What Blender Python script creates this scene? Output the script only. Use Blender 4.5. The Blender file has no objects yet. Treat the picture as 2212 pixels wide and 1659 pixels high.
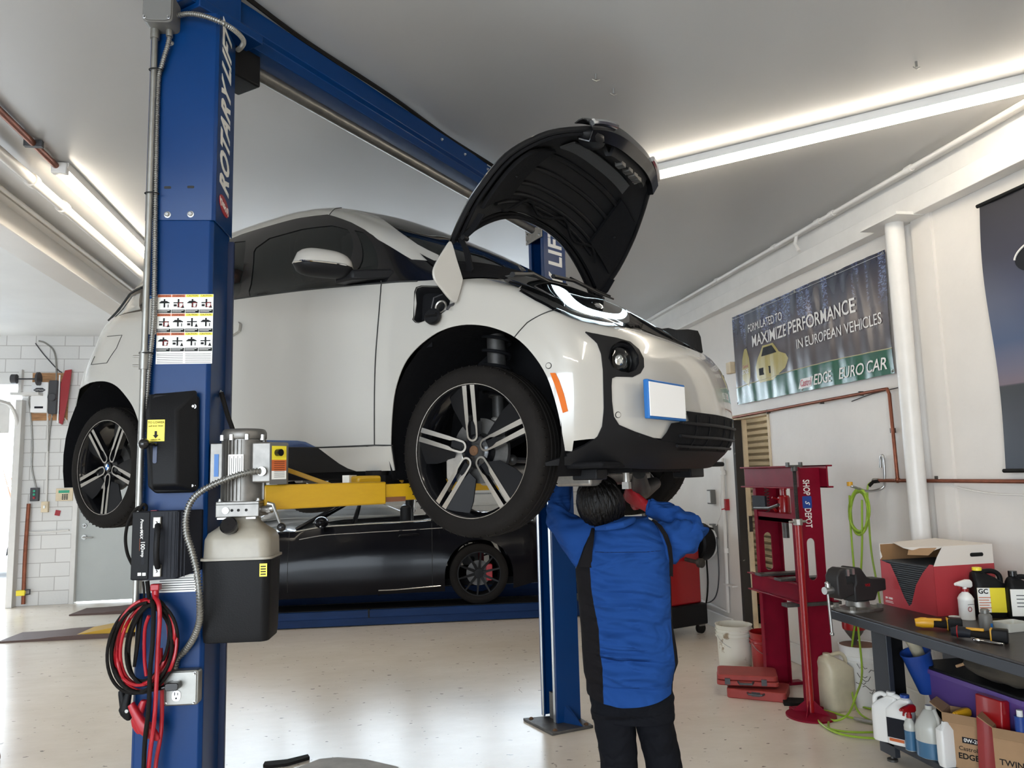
import bpy, bmesh, math, random
import numpy as np
from mathutils import Vector, Matrix, Euler, Quaternion, noise
from mathutils.geometry import delaunay_2d_cdt
from mathutils.bvhtree import BVHTree
random.seed(7)
PI = math.pi
C = bpy.context.scene.collection
SC = bpy.context.scene
# ---------------------------------------------------------------- camera
F_PX, PITCH, ROLL, YAW, CAM_H = 1638.36, 0.1189, -0.0248, 0.1799, 1.75
_cy, _sy, _cp, _sp = math.cos(YAW), math.sin(YAW), math.cos(PITCH), math.sin(PITCH)
FWD = Vector((_sy*_cp, _cy*_cp, _sp)); _r0 = Vector((_cy, -_sy, 0)); _u0 = _r0.cross(FWD)
RT = _r0*math.cos(ROLL) + _u0*math.sin(ROLL); UP = _u0*math.cos(ROLL) - _r0*math.sin(ROLL)
CAM = Vector((0, 0, CAM_H))
cam = bpy.data.cameras.new('camera'); co = bpy.data.objects.new('camera', cam); C.objects.link(co)
cam.sensor_width = 36; cam.lens = F_PX/2212*36; cam.clip_end = 200
co.matrix_world = Matrix((( RT.x, UP.x, -FWD.x, 0), (RT.y, UP.y, -FWD.y, 0), (RT.z, UP.z, -FWD.z, CAM_H), (0, 0, 0, 1)))
SC.camera = co
# ---------------------------------------------------------------- look
SC.view_settings.view_transform = 'Standard'; SC.view_settings.look = 'None'
SC.view_settings.exposure = 1.2; SC.view_settings.gamma = 1; SC.view_settings.use_curve_mapping = False
# ---------------------------------------------------------------- daylight outside the open bay doors
W_ = bpy.data.worlds.new('world'); SC.world = W_; W_.use_nodes = True
_b = W_.node_tree.nodes['Background']; _b.inputs[0].default_value = (0.80, 0.90, 1.0, 1); _b.inputs[1].default_value = 4.6
def area_light(name, loc, target, sx, sy, power, col):
    l = bpy.data.lights.new(name, 'AREA'); l.shape = 'RECTANGLE'; l.size = sx; l.size_y = sy; l.energy = power; l.color = col
    o = bpy.data.objects.new(name, l); C.objects.link(o); o.location = loc
    o.rotation_euler = (Vector(target)-Vector(loc)).to_track_quat('-Z', 'Y').to_euler(); return o
# sky light through the open bay doors behind the photographer and through the rear bay door
for nm_, x0_, x1_, y_, h_, t_ in (('front_bay_portal', -8.6, -.2, -4.3, 3.5, 1), ('rear_bay_portal', -9.0, -5.28, 12.9, 3.3, -1)):
    l_ = area_light(nm_, ((x0_+x1_)/2, y_, h_/2), ((x0_+x1_)/2, y_+t_, h_/2), x1_-x0_, h_, 1, (1, 1, 1)); l_.data.cycles.is_portal = True
# ---------------------------------------------------------------- rays (a pixel of the 2212x1659 frame to a point on a real plane)
def ray(x, y): return FWD + RT*((x-1106)/F_PX) - UP*((y-829.5)/F_PX)
def hit(n, c, x, y):
    d = ray(x, y); n = Vector(n); return CAM + d*((c-n.dot(CAM))/n.dot(d))
XW, ZC = 3.75, 3.81
def fl(x, y, z=0): return hit((0, 0, 1), z, x, y)
def wl(x, y, X=XW): return hit((1, 0, 0), X, x, y)
# ---------------------------------------------------------------- materials
def mat(name, col, rough=0.5, metal=0.0, var=0.0, vscale=8.0, bump=0.0, bscale=40.0, coat=0.0, emit=None, estr=0.0, trans=0.0, spec=0.5, col2=None, thresh=None, stretch=None, sheen=0.0, rvar=0.0):
    m = bpy.data.materials.new(name); m.use_nodes = True; nt = m.node_tree; N = nt.nodes; L = nt.links
    b = N['Principled BSDF']; c = (*col, 1)
    b.inputs['Base Color'].default_value = c; b.inputs['Roughness'].default_value = rough; b.inputs['Metallic'].default_value = metal
    b.inputs['Specular IOR Level'].default_value = spec
    if coat: b.inputs['Coat Weight'].default_value = coat; b.inputs['Coat Roughness'].default_value = 0.04
    if sheen: b.inputs['Sheen Weight'].default_value = sheen
    if trans: b.inputs['Transmission Weight'].default_value = trans
    if emit: b.inputs['Emission Color'].default_value = (*emit, 1); b.inputs['Emission Strength'].default_value = estr
    tc = N.new('ShaderNodeTexCoord'); src = tc.outputs['Object']
    if stretch:
        mp = N.new('ShaderNodeMapping'); mp.inputs['Scale'].default_value = stretch; L.new(src, mp.inputs[0]); src = mp.outputs[0]
    if var or col2:
        n = N.new('ShaderNodeTexNoise'); n.inputs['Scale'].default_value = vscale; n.inputs['Detail'].default_value = 6; n.inputs['Roughness'].default_value = 0.62; L.new(src, n.inputs['Vector'])
        r = N.new('ShaderNodeValToRGB'); L.new(n.outputs['Fac'], r.inputs[0])
        if thresh: r.color_ramp.elements[0].position = thresh; r.color_ramp.elements[1].position = min(1, thresh+0.05)
        else: r.color_ramp.elements[0].position = 0.3; r.color_ramp.elements[1].position = 0.7
        r.color_ramp.elements[0].color = (*(x*(1-var) for x in col), 1); r.color_ramp.elements[1].color = (*(col2 or tuple(min(1, x*(1+var)) for x in col)), 1)
        L.new(r.outputs[0], b.inputs['Base Color'])
        if rvar:
            mr = N.new('ShaderNodeMapRange'); mr.inputs['To Min'].default_value = rough-rvar; mr.inputs['To Max'].default_value = rough+rvar
            mr.inputs['From Min'].default_value = 0.3; mr.inputs['From Max'].default_value = 0.7; L.new(n.outputs['Fac'], mr.inputs[0]); L.new(mr.outputs[0], b.inputs['Roughness'])
    if bump:
        n2 = N.new('ShaderNodeTexNoise'); n2.inputs['Scale'].default_value = bscale; n2.inputs['Detail'].default_value = 4; L.new(src, n2.inputs['Vector'])
        bp = N.new('ShaderNodeBump'); bp.inputs['Strength'].default_value = bump; bp.inputs['Distance'].default_value = 0.01; L.new(n2.outputs['Fac'], bp.inputs['Height']); L.new(bp.outputs[0], b.inputs['Normal'])
    return m
M = {}
def defm(k, *a, **kw): M[k] = mat(k, *a, **kw)
# ---------------------------------------------------------------- mesh builder
class MB:
    def __init__(s): s.v = []; s.f = []; s.mi = []; s.cur = 0
    def add(s, vs, fs, X=None):
        o = len(s.v)
        for p in vs:
            p = Vector(p); s.v.append(X @ p if X else p)
        for f in fs: s.f.append([i+o for i in f]); s.mi.append(s.cur)
        return s
    def box(s, c, d, R=None, taper=None):
        x, y, z = d[0]/2, d[1]/2, d[2]/2; t = taper or 1
        vs = [(-x, -y, -z), (x, -y, -z), (x, y, -z), (-x, y, -z), (-x*t, -y*t, z), (x*t, -y*t, z), (x*t, y*t, z), (-x*t, y*t, z)]
        X = Matrix.Translation(c) @ (R.to_4x4() if R else Matrix())
        return s.add(vs, [(0, 3, 2, 1), (4, 5, 6, 7), (0, 1, 5, 4), (1, 2, 6, 5), (2, 3, 7, 6), (3, 0, 4, 7)], X)
    def b2(s, a, b):   # box from corner to corner
        a = Vector(a); b = Vector(b); return s.box((a+b)/2, [abs(q) for q in (b-a)])
    def rbox(s, c, d, r, n=3, R=None, axis=2):   # box with four rounded vertical edges
        pts = rrect(d[(axis+1) % 3], d[(axis+2) % 3], r, n)
        X = Matrix.Translation(c) @ (R.to_4x4() if R else Matrix())
        h = d[axis]/2; vs = []
        for zz in (-h, h):
            for p, q in pts:
                v = [0, 0, 0]; v[axis] = zz; v[(axis+1) % 3] = p; v[(axis+2) % 3] = q; vs.append(v)
        k = len(pts)
        return s.add(vs, [list(range(k))[::-1], list(range(k, 2*k))] + [(i, (i+1) % k, k+(i+1) % k, k+i) for i in range(k)], X)
    def prism(s, poly, h0, h1, axis=2, X=None):  # 2D polygon extruded along axis
        def P(p, h):
            v = [0, 0, 0]; v[axis] = h; v[(axis+1) % 3] = p[0]; v[(axis+2) % 3] = p[1]; return v
        k = len(poly)
        return s.add([P(p, h0) for p in poly]+[P(p, h1) for p in poly], [list(range(k))[::-1], list(range(k, 2*k))] + [(i, (i+1) % k, k+(i+1) % k, k+i) for i in range(k)], X)
    def loft(s, rings, closed=True, caps=True, X=None):
        k = len(rings[0]); fs = []
        for j in range(len(rings)-1):
            for i in range(k if closed else k-1):
                fs.append((j*k+i, j*k+(i+1) % k, (j+1)*k+(i+1) % k, (j+1)*k+i))
        if caps and closed: fs.append(list(range(k))[::-1]); fs.append([(len(rings)-1)*k+i for i in range(k)])
        return s.add([p for r in rings for p in r], fs, X)
    def tube(s, pts, r, n=8, closed=False, caps=True):
        pts = [Vector(p) for p in pts]; k = len(pts); rr = r if isinstance(r, (list, tuple)) else [r]*k
        T = []
        for i in range(k):
            if closed: t = pts[(i+1) % k]-pts[i-1]
            else: t = pts[min(i+1, k-1)]-pts[max(i-1, 0)]
            T.append(t.normalized() if t.length > 1e-9 else Vector((0, 0, 1)))
        up = T[0].orthogonal().normalized(); rings = []
        for i in range(k):
            up = (up - T[i]*up.dot(T[i])); up = up.normalized() if up.length > 1e-6 else T[i].orthogonal().normalized()
            w = T[i].cross(up); rings.append([pts[i]+(up*math.cos(a)+w*math.sin(a))*rr[i] for a in [2*PI*j/n for j in range(n)]])
        if closed: rings.append(rings[0]); 
        return s.loft(rings, True, caps and not closed)
    def cyl(s, a, b, r, n=16, r2=None): return s.tube([a, b], [r, r if r2 is None else r2], n)
    def lathe(s, prof, n=24, X=None, cap=True):  # (r, z) pairs about Z
        return s.loft([[(r*math.cos(2*PI*i/n), r*math.sin(2*PI*i/n), z) for i in range(n)] for r, z in prof], True, cap, X)
    def ball(s, c, r, n=12, m=8):
        c = Vector(c); sc = Vector(r) if isinstance(r, (list, tuple, Vector)) else Vector((r, r, r)); rg = []
        for j in range(m+1):
            a = -PI/2+PI*j/m; q = max(math.cos(a), 0.001)
            rg.append([(c.x+sc.x*q*math.cos(2*PI*i/n), c.y+sc.y*q*math.sin(2*PI*i/n), c.z+sc.z*math.sin(a)) for i in range(n)])
        return s.loft(rg)
    def mesh(s, mats):
        me = bpy.data.meshes.new('m'); me.from_pydata([tuple(p) for p in s.v], [], s.f)
        for m in (mats if isinstance(mats, (list, tuple)) else [mats]): me.materials.append(M[m] if isinstance(m, str) else m)
        for p, i in zip(me.polygons, s.mi): p.material_index = i
        bm = bmesh.new(); bm.from_mesh(me); bmesh.ops.recalc_face_normals(bm, faces=bm.faces); bm.to_mesh(me); bm.free()
        return me
    def build(s, name, mats, parent=None, bevel=0.0, seg=2, smooth=40, subsurf=0, solid=0.0, offset=0):
        return put(name, s.mesh(mats), parent, bevel, seg, smooth, subsurf, solid, offset)
def put(name, me, parent=None, bevel=0.0, seg=2, smooth=40, subsurf=0, solid=0.0, offset=0):
    me.name = name; o = bpy.data.objects.new(name, me); C.objects.link(o)
    if parent: o.parent = parent
    if smooth:
        me.shade_smooth()
        if smooth < 180:
            try: me.set_sharp_from_angle(angle=math.radians(smooth))
            except Exception: pass
    if solid: m = o.modifiers.new('s', 'SOLIDIFY'); m.thickness = solid; m.offset = offset; es = o.modifiers.new('es', 'EDGE_SPLIT'); es.split_angle = math.radians(45)
    if subsurf: m = o.modifiers.new('ss', 'SUBSURF'); m.levels = m.render_levels = subsurf
    if bevel: m = o.modifiers.new('b', 'BEVEL'); m.width = bevel; m.segments = seg; m.limit_method = 'ANGLE'; m.angle_limit = math.radians(35)
    return o
def rrect(w, h, r, n=3):
    pts = []
    for cx, cy, a0 in ((w/2-r, h/2-r, 0), (-w/2+r, h/2-r, PI/2), (-w/2+r, -h/2+r, PI), (w/2-r, -h/2+r, 3*PI/2)):
        for i in range(n+1): a = a0+PI/2*i/n; pts.append((cx+r*math.cos(a), cy+r*math.sin(a)))
    return pts
def circ(r, n=24, cx=0, cy=0): return [(cx+r*math.cos(2*PI*i/n), cy+r*math.sin(2*PI*i/n)) for i in range(n)]
def rotz(a): return Matrix.Rotation(a, 3, 'Z')
def crom(pts, n=6, closed=False):   # Catmull-Rom through points
    P = [Vector(p) for p in pts]; k = len(P); out = []
    rng = range(k) if closed else range(k-1)
    for i in rng:
        if closed: a, b, c, d = P[i-1], P[i], P[(i+1) % k], P[(i+2) % k]
        else: a, b, c, d = P[max(i-1, 0)], P[i], P[i+1], P[min(i+2, k-1)]
        for j in range(n):
            t = j/n; out.append(0.5*((2*b)+(c-a)*t+(2*a-5*b+4*c-d)*t*t+(3*b-a-3*c+d)*t**3))
    if not closed: out.append(P[-1])
    return out
def tag(o, label, cat, group=None):
    o['label'] = label; o['category'] = cat
    if group: o['group'] = group
    return o
def thing(name, label, cat, loc=(0, 0, 0), rz=0, group=None, mtx=None):
    o = bpy.data.objects.new(name, None); C.objects.link(o); o.empty_display_size = 0.1
    if mtx is not None: o.matrix_world = mtx
    else: o.location = loc; o.rotation_euler = (0, 0, rz)
    return tag(o, label, cat, group)
def struct(o): o['kind'] = 'structure'; return o
def text(s, size, name, m, parent, X, extr=0.0008, sx=1.0, shear=0.0, bold=0.0, align='CENTER', spacing=1.0):
    cu = bpy.data.curves.new('t', 'FONT'); cu.body = s; cu.size = size; cu.extrude = extr; cu.shear = shear; cu.offset = bold
    cu.align_x = align; cu.align_y = 'CENTER'; cu.space_character = spacing; cu.resolution_u = 3
    t = bpy.data.objects.new('t', cu); C.objects.link(t); dg = bpy.context.evaluated_depsgraph_get()
    me = bpy.data.meshes.new_from_object(t.evaluated_get(dg)); bpy.data.objects.remove(t)
    me.transform(X @ Matrix.Diagonal((sx, 1, 1, 1))); me.materials.clear(); me.materials.append(M[m] if isinstance(m, str) else m)
    return put(name, me, parent, smooth=0)
def frame(o, x, y, z=None):  # 4x4 from origin and axes
    x = Vector(x).normalized(); y = Vector(y).normalized(); z = Vector(z).normalized() if z else x.cross(y)
    return Matrix(((x.x, y.x, z.x, o[0]), (x.y, y.y, z.y, o[1]), (x.z, y.z, z.z, o[2]), (0, 0, 0, 1)))
def fillpoly(mb, outer, holes=(), step=0.05, f=None, X=None, grid=True):
    """triangulated 2D region with interior points, each point mapped by f"""
    pts = []; edges = []
    def loop(L):
        b = len(pts)
        for i, p in enumerate(L):
            q = L[(i+1) % len(L)]; n = max(1, int(math.dist(p, q)/step)) if grid else 1
            for j in range(n): pts.append((p[0]+(q[0]-p[0])*j/n, p[1]+(q[1]-p[1])*j/n))
        e = len(pts); edges.extend([(i, i+1 if i+1 < e else b) for i in range(b, e)])
    loop(outer); nb = 0
    for h in holes: loop(h)
    allb = [outer]+list(holes)
    def inside(p, L):
        c = False; j = len(L)-1
        for i in range(len(L)):
            if (L[i][1] > p[1]) != (L[j][1] > p[1]) and p[0] < (L[j][0]-L[i][0])*(p[1]-L[i][1])/(L[j][1]-L[i][1])+L[i][0]: c = not c
            j = i
        return c
    if grid:
        B = np.array(pts); x0, y0 = B.min(0); x1, y1 = B.max(0); yy = y0+step/2
        while yy < y1:
            xx = x0+step/2
            while xx < x1:
                if inside((xx, yy), outer) and not any(inside((xx, yy), h) for h in holes) and np.min(np.hypot(B[:, 0]-xx, B[:, 1]-yy)) > step*0.45: pts.append((xx, yy))
                xx += step
            yy += step
    r = delaunay_2d_cdt([Vector(p) for p in pts], edges, [], 0, 1e-6)
    V, Fc = r[0], r[2]; fs = []
    for t in Fc:
        c = sum((V[i] for i in t), Vector((0, 0)))/len(t)
        if inside(c, outer) and not any(inside(c, h) for h in holes): fs.append(list(t))
    mb.add([f(p[0], p[1]) if f else (p[0], p[1], 0) for p in V], fs, X)
    return mb
# ================================================================ ROOM
YB, XL, YF = 12.6, -10.5, -4.2
def floor_mat():
    m = mat('floor_paint', (0.60, 0.57, 0.52), rough=0.22, spec=0.5); nt = m.node_tree; N = nt.nodes; L = nt.links; b = N['Principled BSDF']
    tc = N.new('ShaderNodeTexCoord')
    def noise_(sc, det=6, rgh=0.6, stretch=None, w=0):
        mp = N.new('ShaderNodeMapping'); mp.inputs['Scale'].default_value = stretch or (1, 1, 1); mp.inputs['Rotation'].default_value = (0, 0, w); L.new(tc.outputs['Object'], mp.inputs[0])
        n = N.new('ShaderNodeTexNoise'); n.inputs['Scale'].default_value = sc; n.inputs['Detail'].default_value = det; n.inputs['Roughness'].default_value = rgh; L.new(mp.outputs[0], n.inputs['Vector']); return n.outputs['Fac']
    def ramp(src, p0, p1, c0, c1):
        r = N.new('ShaderNodeValToRGB'); e = r.color_ramp.elements; e[0].position = p0; e[1].position = p1; e[0].color = (*c0, 1); e[1].color = (*c1, 1); L.new(src, r.inputs[0]); return r.outputs[0]
    def mix(f, a, c, t='MIX'):
        x = N.new('ShaderNodeMix'); x.data_type = 'RGBA'; x.blend_type = t
        if isinstance(f, float): x.inputs[0].default_value = f
        else: L.new(f, x.inputs[0])
        L.new(a, x.inputs[6]); L.new(c, x.inputs[7]) if not isinstance(c, tuple) else setattr(x.inputs[7], 'default_value', (*c, 1)); return x.outputs[2]
    base = ramp(noise_(0.8), 0.35, 0.7, (0.78, 0.70, 0.60), (0.86, 0.79, 0.70))
    streak = ramp(noise_(3.0, 8, 0.75, (0.8, 1.8, 1), 0.5), 0.2, 0.9, (0.80, 0.77, 0.73), (1, 1, 1)); c = mix(0.8, base, streak, 'MULTIPLY')
    sp = ramp(noise_(14, 2, 0.5, (1, 1.8, 1)), 0.285, 0.30, (0.10, 0.08, 0.07), (1, 1, 1)); c = mix(0.75, c, sp, 'MULTIPLY')
    sp2 = ramp(noise_(5, 4, 0.7, (1.8, .5, 1), 1.), 0.285, 0.31, (0.40, 0.34, 0.30), (1, 1, 1)); c = mix(0.7, c, sp2, 'MULTIPLY')
    L.new(c, b.inputs['Base Color'])
    b.inputs['Roughness'].default_value = .24
    bp = N.new('ShaderNodeBump'); bp.inputs['Strength'].default_value = 0.16; bp.inputs['Distance'].default_value = 0.006; L.new(noise_(7, 3, 0.5, (1, 1.4, 1), .9), bp.inputs['Height']); L.new(bp.outputs[0], b.inputs['Normal'])
    return m
M['floor'] = floor_mat()
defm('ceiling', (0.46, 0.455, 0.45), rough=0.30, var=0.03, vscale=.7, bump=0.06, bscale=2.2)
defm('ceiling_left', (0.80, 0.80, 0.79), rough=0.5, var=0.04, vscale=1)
defm('wallp', (0.73, 0.69, 0.645), rough=0.45, var=0.05, vscale=1.5, bump=0.25, bscale=9)
defm('trimp', (0.74, 0.72, 0.69), rough=0.42, var=0.05, vscale=4)
defm('soffit', (0.70, 0.66, 0.61), rough=0.45, var=0.03, vscale=2)
defm('black_rough', (0.03, 0.027, 0.025), rough=0.7, col2=(0.5, 0.47, 0.42), thresh=0.66, vscale=14)
defm('cream', (0.72, 0.60, 0.42), rough=0.6, var=0.15, vscale=7)
defm('concrete', (0.42, 0.40, 0.37), rough=0.8, var=0.2, vscale=6)
defm('asphalt', (0.62, 0.62, 0.62), rough=0.9, var=0.1)
def block_mat():
    m = mat('block', (0.74, 0.73, 0.71), rough=0.6, bump=0.35, bscale=30, var=0.06, vscale=6); nt = m.node_tree; N = nt.nodes; L = nt.links; b = N['Principled BSDF']
    tc = N.new('ShaderNodeTexCoord'); mp = N.new('ShaderNodeMapping'); mp.inputs['Rotation'].default_value = (PI/2, 0, 0); L.new(tc.outputs['Object'], mp.inputs[0])
    br = N.new('ShaderNodeTexBrick'); br.inputs['Scale'].default_value = 1; br.inputs['Brick Width'].default_value = 0.41; br.inputs['Row Height'].default_value = 0.205; br.inputs['Mortar Size'].default_value = 0.006
    br.inputs['Color1'].default_value = (0.76, 0.75, 0.73, 1); br.inputs['Color2'].default_value = (0.70, 0.69, 0.67, 1); br.inputs['Mortar'].default_value = (0.46, 0.44, 0.42, 1); L.new(mp.outputs[0], br.inputs['Vector'])
    L.new(br.outputs['Color'], b.inputs['Base Color'])
    return m
M['block'] = block_mat()
# floor (inside and the apron outside)
struct(MB().b2((XL, YF, -0.2), (6.5, YB+0.3, 0)).build('floor', 'floor'))
struct(MB().b2((XL-8, YB+0.3, -0.2), (9, YB+22, -0.01)).build('ground', 'asphalt'))
struct(MB().b2((XL-8, YF-12, -0.2), (9, YF, -0.01)).build('ground_front', 'asphalt'))
# ceilings
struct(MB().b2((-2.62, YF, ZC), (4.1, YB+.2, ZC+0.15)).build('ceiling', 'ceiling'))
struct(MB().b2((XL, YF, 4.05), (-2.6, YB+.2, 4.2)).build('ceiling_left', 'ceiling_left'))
# left dropped beam between the bays
struct(MB().b2((-2.86, YF, 3.6), (-2.6, YB, 4.1)).build('beam_left', 'soffit', bevel=.006))
struct(MB().b2((-2.60, YF, ZC-.05), (-2.53, YB, ZC)).build('trim_1', 'soffit'))
# right wall with the doorway, pieces share one wall object
OY0, OY1, OZ = 6.78, 7.52, 2.285
WT = .09
w = MB(); w.b2((XW, YF, 0), (XW+WT, OY0, ZC)); w.b2((XW, OY1, 0), (XW+WT, YB, ZC)); w.b2((XW, OY0, OZ), (XW+WT, OY1, ZC))
struct(w.build('wall_right', 'wallp'))
# wall beam: proud strip below the ceiling
struct(MB().b2((XW-.11, YF, 3.46), (XW-.002, YB, 3.60)).b2((XW-.04, YF, 3.60), (XW-.002, YB, ZC)).build('beam_right', 'trimp', bevel=.004))
struct(MB().b2((XW-.10, YF, ZC-.035), (XW-.04, YB, ZC)).build('trim_2', 'trimp', bevel=.006))
# curb at the foot of the wall behind the doorway
struct(MB().b2((XW-.03, OY1+.25, 0), (XW, YB, .17)).b2((XW-.03, YF, 0), (XW, OY0-.1, .17)).build('baseboard_right', 'trimp', bevel=.008))
# door slab standing open: black rough edge and cream jamb
d = MB(); d.b2((XW-.012, OY1-.03, .0), (XW+.075, OY1+.02, OZ-.01)); struct(d.build('door_1', 'black_rough'))
d = MB(); d.b2((XW+.075, OY1-.05, 0), (XW+.125, OY1+.0, OZ)); d.b2((XW-.01, OY0-.015, 0), (XW+.11, OY0+.02, OZ)); d.b2((XW-.01, OY0-.015, OZ-.02), (XW+.11, OY1, OZ+.03)); struct(d.build('trim_3', 'cream', bevel=.004))
o = MB().box((XW+.10, OY1-.06, 1.18), (.03, .02, .16)).build('door_2', 'black_rough'); struct(o)
# neighbouring room seen through the doorway: corrugated wall
c = MB(); zz = 0.42; pr = []
while zz < 3.2: pr += [(5.2, zz), (5.155, zz+.015), (5.155, zz+.055), (5.2, zz+.07)]; zz += .085
c.loft([[(x, 6.0, z) for x, z in pr], [(x, 12.6, z) for x, z in pr]], closed=False, caps=False)
defm('corrugated', (0.56, 0.52, 0.42), rough=0.5, var=0.06)
struct(c.build('wall_neighbour', 'corrugated', smooth=0)); struct(MB().b2((5.15, 6, 0), (5.3, 12.6, .42)).build('trim_4', 'concrete'))
struct(MB().b2((XW+.1, 12.3, 0), (5.3, 12.5, 3.2)).b2((XW+.1, 5.9, 0), (5.3, 6.0, 3.2)).build('wall_neighbour_end', 'wallp'))
struct(MB().b2((XW+.09, 5.9, 3.2), (5.5, 12.6, 3.3)).build('ceiling_neighbour', 'ceiling'))
# back wall: block wall with bay door opening at left, steel door, and closed roll-up door at right
GX0, GX1, GZ = -9.0, -5.28, 3.3     # bay opening
DX0, DX1, DZ = -4.50, -3.45, 2.15   # steel door
w = MB(); w.b2((XL, YB, 0), (GX0, YB+.2, 4.2)); w.b2((GX0, YB, GZ), (GX1, YB+.2, 4.2)); w.b2((GX1, YB, 0), (DX0, YB+.2, 4.2)); w.b2((DX0, YB, DZ), (DX1, YB+.2, 4.2)); w.b2((DX1, YB, 0), (-2.5, YB+.2, 4.2)); w.b2((-2.5, YB, 0), (2.95, YB+.2, 1.98)); w.b2((-2.5, YB, 3.36), (2.95, YB+.2, 4.2)); w.b2((2.95, YB, 0), (XW+.2, YB+.2, 4.2))
struct(w.build('wall_back', 'block'))
struct(MB().b2((XL-.2, YF, 0), (XL, YB+.2, 4.2)).build('wall_left', 'block'))
struct(MB().b2((-.2, YF-.2, 0), (XW+.2, YF, 4.2)).b2((XL, YF-.2, 3.5), (-.2, YF, 4.2)).b2((XL, YF-.2, 0), (-8.6, YF, 3.5)).b2((-5.3, YF-.2, 0), (-4.9, YF, 3.5)).build('wall_front', 'wallp'))
defm('door_grey', (0.47, 0.49, 0.47), rough=0.38, var=0.03, vscale=3)
defm('steel', (0.45, 0.45, 0.44), rough=0.3, metal=0.9, var=.08)
defm('galv', (0.29, 0.285, 0.265), rough=0.42, metal=0.9, var=0.12, vscale=12)
dr = MB().b2((DX0+.06, YB+.05, .02), (DX1-.06, YB+.1, DZ-.03)).build('door_3', 'door_grey', bevel=.003); struct(dr)
h = MB().cyl((-4.34, YB+.05, 1.14), (-4.34, YB+.02, 1.14), .032, 20).ball((-4.34, YB-.0, 1.14), .018).build('deadbolt', 'steel', dr)
h = MB().cyl((-4.34, YB+.05, .97), (-4.34, YB+.02, .97), .035, 20).cyl((-4.34, YB+.02, .97), (-4.34, YB-.03, .97), .014).tube([(-4.34, YB-.03, .97), (-4.26, YB-.035, .968), (-4.2, YB-.03, .965)], .012).build('lever_handle', 'steel', dr)
struct(MB().b2((DX0, YB-.03, 0), (DX0+.07, YB+.12, DZ)).b2((DX1-.07, YB-.03, 0), (DX1, YB+.12, DZ)).b2((DX0, YB-.03, DZ-.06), (DX1, YB+.12, DZ)).build('trim_5', 'trimp', bevel=.004))
# closed roll-up sectional door at the right part of the back wall
g = MB()
for k in range(4): g.b2((-2.6, YB-.06, .02+k*.48), (3.0, YB-.015, .48+k*.48)); g.b2((-2.6, YB-.075, .16+k*.48), (3.0, YB-.05, .2+k*.48)); g.b2((-2.6, YB-.075, .30+k*.48), (3.0, YB-.05, .34+k*.48))
defm('rollup', (0.66, 0.65, 0.62), rough=0.45, var=.04)
for z in (1.94, 2.60, 3.30): g.b2((-2.6, YB-.06, z), (3.0, YB-.015, z+.10))
for k in range(6): g.b2((-2.6+k*1.1, YB-.06, 1.94), (-2.5+k*1.1, YB-.015, 3.4))
struct(g.build('door_4', 'rollup', bevel=.005, seg=1))
defm('added_pane', (.92, .95, .96), rough=.15, trans=1.0)
struct(MB().b2((-2.55, YB-.04, 2.0), (2.98, YB-.035, 3.34)).build('added_window_1', 'added_pane'))  # unseen panes, added to let in daylight that glares on the floor
# bay door opening: steel jamb angle, curved track
tr = MB().b2((GX1-.03, YB-.14, 0), (GX1+.06, YB, 3.05)).build('trim_6', 'trimp', bevel=.004); struct(tr)
t = thing('bay_door_track', 'white curved overhead track of the open rear bay door', 'door track', (GX1, YB, 0))
t_pts = [(.0, -.1, .15), (.0, -.1, 2.55)] + [(0, -.1-.42*(1-math.cos(a)), 2.55+.42*math.sin(a)) for a in [PI/2*i/8 for i in range(1, 9)]] + [(0, -3.4, 3.05)]
MB().tube(t_pts, .028, 8).build('rail', 'trimp', t)
MB().tube([(-.03, -.25, 3.35), (.35, -.25, 3.35)], .012, 8).cyl((-.05, -.25, 3.35), (.02, -.25, 3.35), .07, 20).cyl((.3, -.25, 3.35), (.33, -.25, 3.35), .10, 24).build('torsion_shaft', M.setdefault('dark', mat('dark', (.05, .05, .055), rough=.5)), t)
MB().b2((-.02, -.35, 3.1), (.36, -.15, 3.14)).b2((.02, -.2, 3.1), (.06, -.12, 3.5)).build('bracket', 'trimp', t)
gd = MB()
for k in range(4): gd.b2((-3.6, -3.2+k*.52, 3.06), (-.08, -2.7+k*.52, 3.1))
gd.build('door_panel', 'trimp', t, bevel=.004)
MB().b2((-3.4, -.17, 2.55), (-.09, -.12, 3.02)).build('header_panel', 'trimp', t, bevel=.004)
# pipe column on the right wall
defm('column', (0.73, 0.71, 0.68), rough=.35, var=.04, vscale=5)
cx, cyy = XW-.11, 4.66
struct(MB().cyl((cx, cyy, 0), (cx, cyy, 3.47), .062, 28).b2((cx-.13, cyy-.2, 3.455), (cx+.11, cyy+.2, 3.475)).build('column', 'column'))
struct(MB().b2((XW-.02, cyy-.24, 0), (XW, cyy-.05, 3.46)).build('trim_7', 'wallp'))
# ceiling tube lights
def tube_light(x0, y0, x1, y1, label, w=.09, e=26, z=None):
    L_ = math.hypot(x1-x0, y1-y0); a = math.atan2(y1-y0, x1-x0)
    t = thing('tube_light', label, 'ceiling light', ((x0+x1)/2, (y0+y1)/2, z or ZC-.001), a)
    MB().prism([(-w/2-.01, 0), (-w/2-.01, -.02), (-w/2, -.045), (w/2, -.045), (w/2+.01, -.02), (w/2+.01, 0)], -L_/2, L_/2, 0).build('housing', 'trimp', t)
    m = mat('lamp', (1, 1, 1), emit=(1.0, .90, .74), estr=e); 
    MB().prism([(-w*.42, -.045), (-w*.36, -.07), (-w*.15, -.082), (w*.15, -.082), (w*.36, -.07), (w*.42, -.045)], -L_/2+.03, L_/2-.03, 0).build('diffuser', m, t)
    for s in (-1, 1): MB().box((s*(L_/2-.01), 0, -.04), (.05, w*1.05, .075)).build('end_cap', 'trimp', t, bevel=.008)
    return t
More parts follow.
